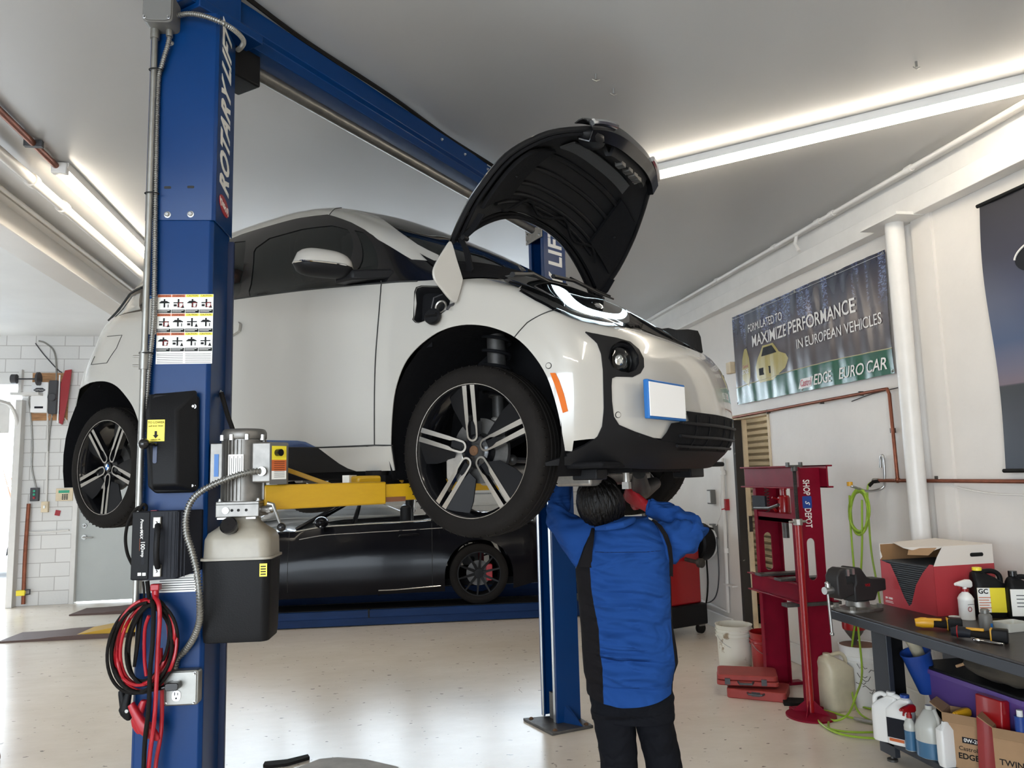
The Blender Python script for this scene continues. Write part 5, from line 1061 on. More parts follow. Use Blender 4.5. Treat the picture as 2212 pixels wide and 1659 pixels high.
M['shirt_black'] = fabric('shirt_black', (0.010, 0.009, 0.010), .4, 3)
M['pants_black'] = fabric('pants_black', (0.007, 0.0075, 0.010), .5, 5, st=(1, 1, 1.2))
defm('skin', (0.55, 0.33, 0.24), rough=.55)
defm('hair', (0.005, 0.004, 0.0035), rough=.42, bump=.9, bscale=28, stretch=(3.5, 3.5, .55), spec=.25)
defm('glove_red', (0.30, 0.004, 0.008), rough=.6, bump=.5, bscale=30)
defm('shoe', (0.02, 0.02, 0.02), rough=.5)
person = thing('person', 'person in a blue work shirt with black side panels, seen from behind, reaching up under the white car', 'person', mtx=PM)
person['label'] = 'person seen from behind in blue shirt and black pants reaching up under the white car'
# --- skeleton body: one skinned surface
def skin_body():
    me = bpy.data.meshes.new('body'); V = []; Ed = []; R = []
    def j(p, r, parent=None): V.append(tuple(p)); R.append(r); i = len(V)-1; Ed.append((parent, i)) if parent is not None else None; return i
    hip = pp(1366, 1468, .02); hip.z = .88
    pel = j(hip, .125); wa = j(pp(1356, 1380, .03), .115, pel); ch = j(pp(1352, 1255, .02), .125, wa); sh = j(pp(1348, 1170, .01), .095, ch); nk = j(pp(1315, 1135, .02), .055, sh)
    for s, (sx, sy), (ex_, ey_, ed), (wx, wy, wd) in ((-1, (1292, 1165), (1205, 1118, .10), (1222, 1030, .26)), (1, (1408, 1162), (1500, 1160, .02), (1412, 1098, .16))):
        a = j(pp(sx, sy, .0), .045, sh); b = j(pp(ex_, ey_, ed), .028, a); c = j(pp(wx, wy, wd), .022, b)
    for s, hx, kx, kz, fx, vx in ((-1, 1322, 1336, .50, 1345, .0), (1, 1402, 1425, .50, 1440, .10)):
        h = pp(hx, 1500, .02); h.z = .82; a = j(h, .065, pel); k = pp(kx, 1620, vx); k.z = .48; b = j(k, .040, a); f = pp(fx, 1659, vx+.04); f.z = .09; c = j(f, .034, b)
        t = Vector((f.x, f.y+.13, .04)); d = j(t, .035, c)
    me.from_pydata(V, Ed, []); o = bpy.data.objects.new('body', me); C.objects.link(o)
    md = o.modifiers.new('sk', 'SKIN'); 
    if not me.skin_vertices: me.skin_vertices.new()
    sv = me.skin_vertices[0].data
    for i, r in enumerate(R): sv[i].radius = (r, r*.85); 
    sv[0].use_root = True
    o.modifiers.new('ss', 'SUBSURF').levels = 2
    dg = bpy.context.evaluated_depsgraph_get(); m2 = bpy.data.meshes.new_from_object(o.evaluated_get(dg)); bpy.data.objects.remove(o)
    m2.materials.clear(); m2.materials.append(M['skin']); return put('body', m2, person, smooth=180)
body_ = skin_body()
# --- shirt torso as ring lofts
LV = [ # py, left px, right px, blue left, blue right, depth centre, depth half
 (1122, 1318, 1400, 1318, 1400, .03, .05), (1130, 1297, 1415, 1299, 1412, .02, .075), (1140, 1283, 1424, 1287, 1418, .015, .095), (1155, 1271, 1436, 1279, 1427, .01, .115), (1180, 1259, 1444, 1275, 1437, .01, .13), (1210, 1250, 1447, 1276, 1443, .01, .135),
 (1230, 1244, 1447, 1278, 1445, .015, .135), (1266, 1247, 1449, 1281, 1446, .02, .13), (1307, 1251, 1450, 1287.5, 1447, .025, .13), (1348, 1255, 1452, 1296, 1448, .03, .13), (1377, 1257, 1457, 1298, 1450, .03, .132), (1401, 1258, 1461, 1299, 1453, .03, .135), (1428, 1260, 1464, 1304, 1456, .03, .138), (1452, 1262, 1455, 1305, 1452, .03, .138), (1470, 1267, 1453, 1305, 1449, .03, .137), (1496, 1268, 1452, 1306, 1448, .03, .142)]
def lerp_lv(y):
    for a, b in zip(LV[:-1], LV[1:]):
        if a[0] <= y <= b[0]: t = (y-a[0])/(b[0]-a[0]); return [p+(q-p)*t for p, q in zip(a, b)]
    return LV[-1] if y > LV[-1][0] else LV[0]
def tpt(y, s, front=False, sag=True):
    _, l, r, bl, br_, dc, dh = lerp_lv(y); L_, R_ = pp(l, y, dc), pp(r, y, dc); c = (L_+R_)/2; hw = (R_.x-L_.x)/2; x = s*hw
    dep = dh*max(0, 1-abs(s)**2.6)**(1/2.2)
    # folds: shallow diagonal swags, stronger near the waist
    f = .010*math.sin((y-1130)*.085-s*2.6+1.6*math.sin(s*2.3+y*.013))*(1 if y > 1190 else .35)+.009*max(0, math.sin(y*.165-s*3.4+1.1*math.sin(s*3+y*.02)))**3*(1 if y > 1220 else .25)+.004*math.sin(y*.31-s*6+2*math.sin(s*4))
    f *= max(0, 1-abs(s)**4); 
    if 1385 < y < 1425: f += .010*math.exp(-((y-1404-10*s)/6)**2)*(1-abs(s)**2)
    hem = 0
    if y > 1470 and not front: hem = (y-1470)/26*.035*(1-1.0*(s+.05)**2) ; 
    return Vector((c.x+x, c.y+(dep-0 if front else -(dep+f)), c.z-(hem-.012 if hem else 0)))
ys = [1122+(1496-1122)*(i/120) for i in range(121)]
def frac(y, px):
    _, l, r, *_r = lerp_lv(y); return max(-1, min(1, 2*(px-l)/(r-l)-1))
def panel(a_, b_, nseg, front=False):
    return MB().loft([[tpt(y, (lambda a, b: a+(b-a)*j/nseg)(a_(y), b_(y)), front) for j in range(nseg+1)] for y in ys], closed=False, caps=False)
shirt = panel(lambda y: frac(y, lerp_lv(y)[3]), lambda y: frac(y, lerp_lv(y)[4]), 40).build('shirt', 'shirt_blue', person, smooth=180, solid=.004)
sl_ = MB()
n_ = 12
sl_.loft([[tpt(y, -1+(frac(y, lerp_lv(y)[3])+1)*j/n_) for j in range(n_, -1, -1)]+[tpt(y, -1+.35*j/6, True) for j in range(1, 7)] for y in ys], closed=False, caps=False)
sl_.build('shirt_side_panel', 'shirt_black', shirt, smooth=180, solid=.004)
MB().loft([[tpt(y, 1-(1-frac(y, lerp_lv(y)[4]))*j/6) for j in range(6, -1, -1)]+[tpt(y, 1-.35*j/6, True) for j in range(1, 7)] for y in ys], closed=False, caps=False).build('shirt_side_panel', 'shirt_black', shirt, smooth=180, solid=.004)
MB().loft([[tpt(y, -.65+1.3*j/20, True) for j in range(21)] for y in ys], closed=False, caps=False).build('shirt_front', 'shirt_blue', shirt, smooth=180, solid=.004)
# yoke over the shoulders, collar
MB().loft([[tpt(1122, -1+2*j/20) for j in range(21)], [tpt(1122, -1+2*j/20)*.5+tpt(1122, -1+2*j/20, True)*.5+Vector((0, 0, .012)) for j in range(21)], [tpt(1122, -1+2*j/20, True) for j in range(21)]], closed=False, caps=False).build('yoke', 'shirt_blue', shirt, smooth=180, solid=.004)
MB().tube([pp(1288, 1142, -.07), pp(1312, 1139, -.115), pp(1345, 1133, -.115), pp(1365, 1124, -.08), pp(1370, 1120, .0)], [.010, .015, .017, .016, .010], 10).build('collar', 'shirt_blue', shirt)
MB().tube([tpt(1186, frac(1186, 1279)+.02+j*.09, False)+Vector((0, -.0015, 0)) for j in range(19)], .0014, 5).build('back_seam', 'shirt_black', shirt)
# sleeves (loose, hanging under the raised arms)
def sleeve(path, rad, sq, name='sleeve', nn=24, fold=.009, m='shirt_blue'):
    P = crom([pp(*q) for q in path], 6); R_ = []; k = len(rad)-1
    for i in range(len(P)):
        t = i/(len(P)-1)*k; a = min(int(t), k-1); R_.append(rad[a]+(rad[a+1]-rad[a])*(t-a))
    T = [(P[min(i+1, len(P)-1)]-P[max(i-1, 0)]).normalized() for i in range(len(P))]
    up = Vector((0, 0, 1)); rg = []
    for i in range(len(P)):
        w = T[i].cross(up).normalized() if abs(T[i].z) < .93 else Vector((0, 1, 0)); u2 = w.cross(T[i]).normalized(); t = i/(len(P)-1)
        q = []
        for j in range(nn):
            a = 2*PI*j/nn; r = R_[i]+fold*math.sin(3*a+t*14)+fold*.6*math.sin(5*a-t*22)*math.sin(PI*t)
            dz = -sq[0]*math.exp(-((t-sq[1])/sq[2])**2)*max(0, -math.sin(a))
            q.append(P[i]+w*(math.cos(a)*r*.88)+u2*(math.sin(a)*r)+Vector((0, 0, dz)))
        rg.append(q)
    return MB().loft(rg, caps=True).build(name, m, shirt, smooth=180)
sleeve([(1292, 1178, .02), (1262, 1163, .03), (1228, 1142, .07), (1203, 1108, .12), (1212, 1060, .17), (1226, 1010, .24)], [.068, .078, .068, .058, .056, .05], (.075, .22, .16))
sleeve([(1412, 1170, .02), (1440, 1166, .0), (1474, 1161, -.01), (1496, 1152, .03)], [.062, .080, .074, .062], (.02, .35, .3))
sleeve([(1506, 1158, .0), (1486, 1135, .04), (1452, 1116, .09), (1404, 1093, .13)], [.060, .056, .048, .038], (.008, .5, .3))
MB().tube([pp(1403, 1080, .12), pp(1398, 1094, .10), pp(1396, 1106, .12)], .005, 6).build('cuff', 'shirt_blue', shirt)
# armhole piping on the right shoulder
MB().loft([[pp(x-w, y, d-.006), pp(x, y-1, d-.014), pp(x+w, y+1, d-.006)] for x, y, w, d in ((1411, 1124, 3, -.03), (1424, 1135, 5, -.085), (1437, 1155, 5, -.10), (1446, 1180, 4.5, -.10), (1450, 1210, 3.5, -.085), (1450, 1245, 3, -.05))], closed=False, caps=False).build('armhole_strip', 'shirt_black', shirt, smooth=180, solid=.004)
MB().loft([[pp(x-w, y, d), pp(x, y, d-.01), pp(x+w, y+1, d)] for x, y, w, d in ((1281, 1141, 3, -.05), (1278, 1160, 5, -.10), (1270, 1190, 9, -.105), (1264, 1225, 14, -.09))], closed=False, caps=False).build('armhole_strip', 'shirt_black', shirt, smooth=180, solid=.004)
# trousers
def leg(L, nm='trousers'):
    rg = []
    Y = [L[0][0]+(L[-1][0]-L[0][0])*i/48 for i in range(49)]
    for y in Y:
        for a, b in zip(L[:-1], L[1:]):
            if a[0] <= y <= b[0]: t = (y-a[0])/(b[0]-a[0]); l, r, dc, dh = [p+(q-p)*t for p, q in zip(a[1:], b[1:])]; break
        A, B = pp(l, min(y, 1659), dc), pp(r, min(y, 1659), dc)
        if y > 1659: A.z = B.z = pp(1350, y, dc).z
        c = (A+B)/2; hw = (B.x-A.x)/2; q = []
        for j in range(32):
            a = 2*PI*j/32; f = 1+.05*math.sin(3*a+y*.055)+.04*math.sin(y*.16+2*a)+.02*math.sin(y*.31+a)
            q.append(Vector((c.x+hw*math.cos(a)*(1+(f-1)*.3), c.y+dh*math.sin(a)*f, c.z)))
        rg.append(q)
    return MB().loft(rg)
tr_ = leg([(1445, 1275, 1440, .03, .10), (1480, 1270, 1452, .03, .112), (1520, 1274, 1456, .03, .12), (1552, 1279, 1457, .03, .11)]).build('trousers', 'pants_black', person, smooth=180)
leg([(1530, 1276, 1372, .03, .10), (1560, 1283, 1374, .03, .095), (1600, 1290, 1375, .03, .085), (1659, 1298, 1378, .03, .08), (1760, 1308, 1380, .04, .075), (1835, 1312, 1376, .05, .08)]).build('trouser_leg', 'pants_black', tr_, smooth=180)
leg([(1530, 1366, 1457, .04, .10), (1560, 1372, 1456, .05, .095), (1600, 1381, 1464, .06, .085), (1659, 1396, 1475, .07, .08), (1760, 1408, 1482, .09, .075), (1830, 1412, 1480, .10, .08)]).build('trouser_leg', 'pants_black', tr_, smooth=180)
for px, dv in ((1344, .10), (1446, .15)):
    f = pp(px, 1600, dv); f.z = 0
    MB().loft([[(f.x+x*w, f.y-.12+.27*t, z0+z*h) for x, z in ((-1, 0), (1, 0), (1, .6), (.6, 1), (-.6, 1), (-1, .6))] for t, w, h, z0 in ((0, .032, .085, 0), (.2, .04, .10, 0), (.5, .042, .09, 0), (.8, .048, .055, 0), (1, .03, .035, 0))]).build('shoe', 'shoe', person, bevel=.01)
# head: face turned away and up, hair cap
hc = pp(1299, 1083, .06)
Rh = Matrix.Translation(hc) @ Euler((math.radians(22), math.radians(-8), math.radians(-14))).to_matrix().to_4x4()
def headmesh(k=1.0):
    rg = []; n = 28; m = 20
    for j in range(m+1):
        a = -PI/2+PI*j/m; z = math.sin(a); q = max(math.cos(a), .01); r = []
        for i in range(n):
            b = 2*PI*i/n; x, y = math.cos(b), math.sin(b)   # +y is the face
            w = .074*(1-.22*max(0, -z-.1)); dp = .095*(1-.10*max(0, -z))
            yy = y*dp*q; 
            if y > 0 and z < -.1: yy *= 1-.12*(-z-.1)
            # nose, brow, chin, cheeks
            if y > .5: yy += .018*math.exp(-((x/.16)**2+((z+.12)/.16)**2))+.006*math.exp(-((x/.5)**2+((z-.12)/.10)**2))+.010*math.exp(-((x/.3)**2+((z+.72)/.18)**2))-.007*math.exp(-(((abs(x)-.36)/.14)**2+((z-.02)/.09)**2))
            if y < -.2 and z < -.4: yy *= .8
            r.append((x*w*q*k, yy*k, z*.115*k))
        rg.append(r)
    return MB().loft(rg)
hm = headmesh(); hm.v = [Rh @ v for v in hm.v]; head = hm.build('head', 'skin', person, smooth=180)
for s in (-1, 1):
    MB().ball((0, 0, 0), .0115, 12, 8).build('eye', 'white_sign', head).matrix_local = Rh @ Matrix.Translation((s*.029, .080, .004))
    MB().ball((0, 0, 0), .006, 10, 6).build('iris', 'ink', head).matrix_local = Rh @ Matrix.Translation((s*.029, .088, .004))
    e = MB().ball((0, 0, 0), (.010, .020, .031), 14, 8).ball((s*.006, .004, 0), (.006, .012, .02), 12, 6).build('ear', 'skin', head); e.matrix_local = Rh @ Matrix.Translation((s*.078, -.005, -.01))
MB().tube([(-.024, .083, -.056), (-.010, .092, -.053), (.010, .092, -.053), (.024, .083, -.056)], [.003, .006, .006, .003], 8).build('mouth', 'skin', head).matrix_local = Rh
# hair: cap plus overlapping locks
hr = MB(); rg = []; n = 40; m = 22
for j in range(m+1):
    a = -.55*PI/1+ (1.05*PI)*j/m; a = -PI*.30+(PI*.80)*j/m; z = math.sin(a); q = max(math.cos(a), .01); r = []
    for i in range(n):
        b = 2*PI*i/n; x, y = math.cos(b), math.sin(b)
        zz = z*.128+.004; kk = 1.0+.035*math.sin(b*9+j*.4)+.02*math.sin(b*17-j*.3)
        if y > .35 and z < .25: kk *= .93; 
        drop = -.030*max(0, -y)*(1-j/m)+.010*math.sin(b*7)*(1-j/m)
        r.append((x*.093*q*kk, (y*.112*q)*kk-.006, zz+drop+(.06*max(0, y)*(1-j/m))))
    rg.append(r)
hr.loft(rg); hr.v = [Rh @ v for v in hr.v]; hair = hr.build('hair', 'hair', head, smooth=180)
lk = MB(); rnd = random.Random(3)
for i in range(74):
    b = PI+PI*(i/73)+rnd.uniform(-.05, .05) if i < 74 else 0; a0 = rnd.uniform(.55, 1.1); pts = []
    L_ = rnd.uniform(.75, 1.15)
    for t in range(7):
        a = a0-t/6*(a0+.62)*L_; q = math.cos(a); bb = b+.22*math.sin(t*.5+i)*.4
        out = 1.035+.05*(t/6)**2+rnd.uniform(-.008, .008)
        pts.append(Rh @ Vector((math.cos(bb)*.095*q*out, math.sin(bb)*.114*q*out-.006, math.sin(a)*.130-.012*(t/6)**2)))
    lk.tube(pts, [.006, .011, .013, .013, .012, .009, .003], 7)
lk.build('hair_locks', 'hair', hair, smooth=180)['kind'] = 'stuff'
# gloves: palm with five bent fingers each
def glove(X, side, curl=.55):
    g = MB(); g.loft([[(x*w, y*h+o, z) for x, y in rrect(2, 2, .8, 3)] for z, w, h, o in ((-.05, .027, .021, 0), (-.02, .028, .020, 0), (0, .033, .019, 0), (.04, .042, .017, 0), (.075, .043, .015, .001), (.09, .038, .012, .003))])
    for k, (x, ln, r) in enumerate(((-.031, .062, .0100), (-.010, .074, .0105), (.011, .070, .0103), (.031, .055, .0092))):
        p = Vector((x*side, .002, .082)); pts = [p-Vector((0, 0, .02)), p]; a = .15+.1*k
        for s_ in (.42, .32, .26): a += curl*(1+.12*k); p = p+Vector((x*.10*side, math.sin(a), math.cos(a)))*ln*s_; pts.append(p)
        g.tube(pts, [r*1.05, r*1.08, r*1.05, r*.98, r*.75], 10); g.ball(pts[-1], r*.8, 8, 6)
    p = Vector((-.036*side, .004, .015)); th = [p, p+Vector((-.026*side, .012, .026)), p+Vector((-.034*side, .028, .052)), p+Vector((-.026*side, .040, .072))]
    g.tube(th, [.014, .0135, .012, .009], 10); g.ball(th[-1], .009, 8, 6)
    g.v = [X @ v for v in g.v]
    o = g.build('glove', 'glove_red', person, smooth=180)
    rm = o.modifiers.new('r', 'REMESH'); rm.mode = 'VOXEL'; rm.voxel_size = .0035; rm.use_smooth_shade = True
    sm = o.modifiers.new('sm', 'SMOOTH'); sm.factor = .5; sm.iterations = 4
    return o
w0, w1 = pp(1399, 1095, .13), pp(1353, 1066, .20); zt_ = (w1-w0).normalized()
xx = Vector((0, -.35, 1)).cross(zt_).normalized(); X = frame(w0+zt_*.045, zt_.cross(xx).cross(zt_)*0+xx.cross(zt_).cross(zt_)*-1 if False else (Vector((0, -.5, 1))-zt_*Vector((0, -.5, 1)).dot(zt_)).normalized(), zt_.cross((Vector((0, -.5, 1))-zt_*Vector((0, -.5, 1)).dot(zt_)).normalized()), zt_)
glove(X, 1, .38)
w0, w1 = pp(1226, 1014, .24), pp(1236, 985, .30); zt_ = (w1-w0).normalized(); xa = (Vector((1, 0, 0))-zt_*zt_.x).normalized()
glove(frame(w0+zt_*.03, xa, zt_.cross(xa), zt_), -1, .45)
# ================================================================ CABLES AND CHARGER ON THE NEAR COLUMN
ch = thing('battery_charger', 'black battery charger with a carry handle fixed to the near blue column', 'battery charger', mtx=M1)
c0, c1 = n1(289, 1106, -.08), n1(325, 1252, -.08); c2, c3 = n1(395, 1104, -.075), n1(436, 1110, -.01)
xa, xb, xc_, xd = c0.x, n1(325, 1180, -.08).x, n1(382, 1180, -.08).x, n1(438, 1180, -.0).x; z1, z0 = c0.z, c1.z
MB().add([(xa, -.085, z0), (xb, -.085, z0-.003), (xc_, -.080, z0-.002), (xd, -.012, z0+.02), (xd, 0, z0+.02), (xa, 0, z0), (xa, -.085, z1), (xb, -.085, z1+.002), (xc_, -.080, z1+.002), (xd, -.012, z1), (xd, 0, z1), (xa, 0, z1)], [(5, 4, 3, 2, 1, 0), (6, 7, 8, 9, 10, 11)]+[(i, (i+1) % 6, 6+(i+1) % 6, 6+i) for i in range(6)]).build('case', 'charger_grey', ch, bevel=.003)
MB().b2((xa-.001, -.0885, z0+.002), (xb-.002, -.084, z1-.001)).build('front_panel', 'plastic_black', ch, bevel=.002)
for k in range(9): MB().b2((xb+.02+k*.012, -.0835, z0+.006), (xb+.023+k*.012, -.082, z1-.004)).build('fin', 'charger_grey', ch)
tx = lambda s, sz, px, py, m='lettering_white', sh=0: text(s, sz, 'lettering', m, ch, frame(n1(px, py, -.0895), (0, 0, -1), (1, 0, 0), (0, -1, 0)), extr=.0002, shear=sh, bold=.0002)
tx('PowerMAX', .014, 306, 1142, sh=.3); tx('100', .020, 308, 1178); tx('amp', .014, 308, 1196)
MB().b2(n1(301, 1190, -.0895), n1(302.5, 1164, -.0885)).build('stripe', 'orange', ch)
for k in range(5): MB().b2(n1(305, 1201+k*4, -.0895), n1(312, 1203+k*4, -.0885)).build('print', 'charger_grey', ch)
for px in (297, 307): MB().b2(n1(px, 1244, -.0895), n1(px+8, 1237, -.0885)).build('socket_label', 'paper', ch)
for a, b in ((1116, 1141), (1220, 1246)):
    p, q = n1(332, a, -.087), n1(349, b, -.087); h = MB().b2((p.x, -.096, q.z), (q.x, -.084, p.z)).build('handle_bracket', 'galv', ch, bevel=.003); bolt(h, Vector(((p.x+q.x)/2, -.096, (p.z+q.z)/2)), .005)
MB().tube(crom([n1(341, 1134, -.095), n1(340, 1150, -.115), n1(338, 1180, -.122), n1(338, 1210, -.115), n1(341, 1226, -.095)], 5), .010, 10).build('handle', 'satin_black', ch)
MB().box(n1(334, 1104, -.05), (.02, .02, .006)).build('terminal', 'red', ch)
jc_ = thing('jumper_cables', 'coiled red and black jumper cables with red clamps hanging on the near blue column', 'cables', mtx=M1)
def coil(name, m, seed, cx, cy, rx, ry, turns, r=.0058, d=-.05, tilt=.12):
    rnd = random.Random(seed); pts = []; n = int(turns*22)
    for i in range(n+1):
        a = -PI/2+2*PI*i/22; k = 1-.07*math.sin(i*.13+seed)-.04*(i/n); x = cx+rx*k*math.cos(a)+6*math.sin(i*.21+seed); y = cy+ry*k*math.sin(a)-(3*math.sin(i*.17))
        pts.append(n1(x+(y-cy)*tilt*-1, y, d-.011*((i*.37+seed) % 3)-.004*math.sin(a*2)))
    return MB().tube(crom(pts, 2), r, 8).build(name, m, jc_)
coil('cable_loop', 'red', 1, 313, 1392, 62, 96, 3.0); coil('cable_loop', 'rubber', 2.2, 308, 1400, 68, 98, 3.0, d=-.055); coil('cable_loop', 'rubber', 4, 322, 1388, 48, 90, 2.0, d=-.045)
defm('cable_red', (.36, .007, .016), rough=.4)
for nm, m, pts, r in (('red_lead', 'cable_red', [(335, 1262, -.04), (333, 1285, -.06), (343, 1305, -.10), (345, 1340, -.105), (341, 1400, -.10), (338, 1480, -.10), (333, 1560, -.095), (325, 1620, -.09), (318, 1690, -.08)], .0075),
                     ('black_lead', 'rubber', [(318, 1255, -.04), (322, 1290, -.05), (331, 1310, -.095), (330, 1380, -.115), (324, 1450, -.115), (321, 1530, -.11), (313, 1600, -.10), (309, 1700, -.09)], .0075),
                     ('red_lead', 'cable_red', [(347, 1400, -.05), (350, 1500, -.06), (348, 1580, -.06), (338, 1640, -.06), (332, 1700, -.06)], .007),
                     ('red_lead', 'cable_red', [(322, 1330, -.07), (313, 1360, -.06), (312, 1420, -.05), (316, 1460, -.05)], .006),
                     ('black_lead', 'rubber', [(306, 1320, -.06), (297, 1400, -.05), (290, 1440, -.045)], .005)):
    MB().tube(crom([n1(*p) for p in pts], 6), r, 9).build(nm, m, jc_)
p = n1(337, 1268, -.06); MB().box(p, (.03, .03, .022)).tube([p, p+Vector((0, 0, -.05))], .011, 8).build('connector', 'red', jc_, bevel=.003)
def clamp(a, b, w, m, nm):
    a, b = n1(*a), n1(*b); d = (b-a).normalized(); s = d.cross(Vector((0, -1, 0))).normalized(); rg = []
    for t, k, h in ((0, .5, .7), (.1, .55, .8), (.45, .75, .9), (.6, 1.05, 1.0), (.78, .9, .9), (.92, .6, .6), (1, .25, .4)):
        c = a.lerp(b, t)+s*.012*math.sin(t*PI); rg.append([c+s*x*w*k+Vector((0, y*w*.8*h, 0)) for x, y in rrect(2, 2, .7, 3)])
    o = MB().loft(rg).build(nm, m, jc_, bevel=.002); q = a.lerp(b, .62); MB().cyl(q+Vector((0, -w, 0)), q+Vector((0, w, 0)), .006, 12).build('pivot', 'galv', o); return o
clamp((283, 1520, -.07), (343, 1598, -.07), .022, 'cable_red', 'clamp'); clamp((312, 1512, -.05), (300, 1585, -.05), .020, 'cable_red', 'clamp'); clamp((279, 1495, -.045), (278, 1556, -.045), .020, 'plastic_black', 'clamp'); clamp((262, 1490, -.035), (290, 1550, -.03), .018, 'plastic_black', 'clamp')
MB().tube(crom([n1(*p) for p in [(300, 1103, -.06), (309, 1090, -.07), (316, 1094, -.06), (312, 1106, -.055), (300, 1096, -.05), (286, 1110, -.05), (275, 1135, -.05), (271, 1165, -.05), (275, 1195, -.045), (285, 1218, -.03), (290, 1225, -.02)]], 6), .0055, 8).build('charger_cord', 'rubber', ch)
MB().tube(crom([n1(*p) for p in [(309, 1256, -.05), (311, 1290, -.05), (300, 1330, -.045), (293, 1400, -.04), (289, 1440, -.035)]], 5), .004, 7).build('charger_cord', 'rubber', ch)
# ================================================================ SECOND LIFT AND THE CARS BEHIND
defm('runway_blue', (0.006, 0.024, 0.085), spec=.12, rough=.45, var=.2, vscale=2, stretch=(1, 1, 6))
l2 = thing('drive_on_lift', 'low blue drive-on lift under the black convertible, lowered on the floor', 'vehicle lift', (.3, 10.4, 0), -.075)
for y0, nm in ((-.95, 'runway'), (.75, 'runway')):
    r = MB().b2((-2.9, y0, .012), (2.6, y0+.5, .17)).b2((-2.9, y0-.02, .10), (2.6, y0+.52, .19)).build(nm, 'runway_blue', l2, bevel=.006)
    MB().b2((-2.8, y0+.03, .19), (2.5, y0+.47, .194)).build('deck', 'satin_black', r)
    MB().b2((-.32, y0-.024, .10), (-.30, y0+.05, .20)).build('joint', 'ink', r)
    MB().add([(-2.9, y0+.02, .16), (-3.75, y0+.02, .03), (-3.75, y0+.48, .03), (-2.9, y0+.48, .16), (-2.9, y0+.02, .05), (-3.75, y0+.02, .02), (-3.75, y0+.48, .02), (-2.9, y0+.48, .05)], [(0, 1, 2, 3), (7, 6, 5, 4), (0, 4, 5, 1), (3, 2, 6, 7), (1, 5, 6, 2)]).build('ramp', 'yellow', r, bevel=.004)
    # stepped rubber plate in front of the ramp
    MB().add([(x, y0+yy, z) for yy in (-.03, .5) for x, z in ((-3.0, .001), (-3.0, .045), (-3.6, .05), (-3.9, .04), (-4.0, .03), (-4.2, .022), (-4.45, .018), (-4.45, .001))], [tuple(range(8)), tuple(range(15, 7, -1))]+[(i, (i+1) % 8, 8+(i+1) % 8, 8+i) for i in range(8)]).build('approach_plate', mat('rubber_brown', (.10, .06, .05), rough=.7) if nm not in M else M[nm], r)
def hubwheel(par, x, y, z, R=.36, spokes=10, disc='dark_metal', cal='red', rimm='satin_black', W=.24):
    e = bpy.data.objects.new('wheel', None); C.objects.link(e); e.parent = par; e.location = (x, y, z); w = W/2
    def ring(prof, n=48): return [[(r*math.sin(2*PI*i/n), yy, r*math.cos(2*PI*i/n)) for i in range(n)] for r, yy in prof]
    s = -1 if y < 0 else 1
    MB().loft(ring([(R*.72, s*w*.85), (R*.78, s*w), (R*.92, s*w), (R*.985, s*w*.85), (R, s*w*.5), (R, -s*w*.5), (R*.98, -s*w*.9), (R*.72, -s*w)]), caps=False).build('tire', 'rubber', e)
    MB().loft(ring([(R*.735, s*w*.9), (R*.70, s*w*.9), (R*.68, s*w*.5), (R*.66, -s*w*.6)]), caps=False).build('rim', rimm, e)
    sp = MB()
    for k in range(spokes):
        a = 2*PI*k/spokes+.1; rad = Vector((math.sin(a), 0, math.cos(a))); t = Vector((math.cos(a), 0, -math.sin(a)))
        sp.add([rad*r+t*q*ww+Vector((0, s*yy, 0)) for r, ww, yy in ((R*.12, .016, w*.55), (R*.70, .009, w*.85)) for q in (-1, 1)]+[rad*r+t*q*ww+Vector((0, s*(yy-.03), 0)) for r, ww, yy in ((R*.12, .016, w*.55), (R*.70, .009, w*.85)) for q in (-1, 1)], [(0, 1, 3, 2), (4, 6, 7, 5), (0, 2, 6, 4), (1, 5, 7, 3)])
    sp.loft(ring([(.001, s*w*.62), (R*.15, s*w*.6), (R*.16, s*w*.3)], 24), caps=False); sp.build('spokes', rimm, e)
    MB().loft(ring([(R*.1, 0), (R*.42, 0), (R*.42, s*.02), (R*.1, s*.02)], 36), caps=False).build('brake_disc', disc, e)
    MB().rbox((R*.35*(1), s*.02, R*.02), (.08, .09, .20), .02, axis=1).build('brake_caliper', cal, e, bevel=.006)
    return e
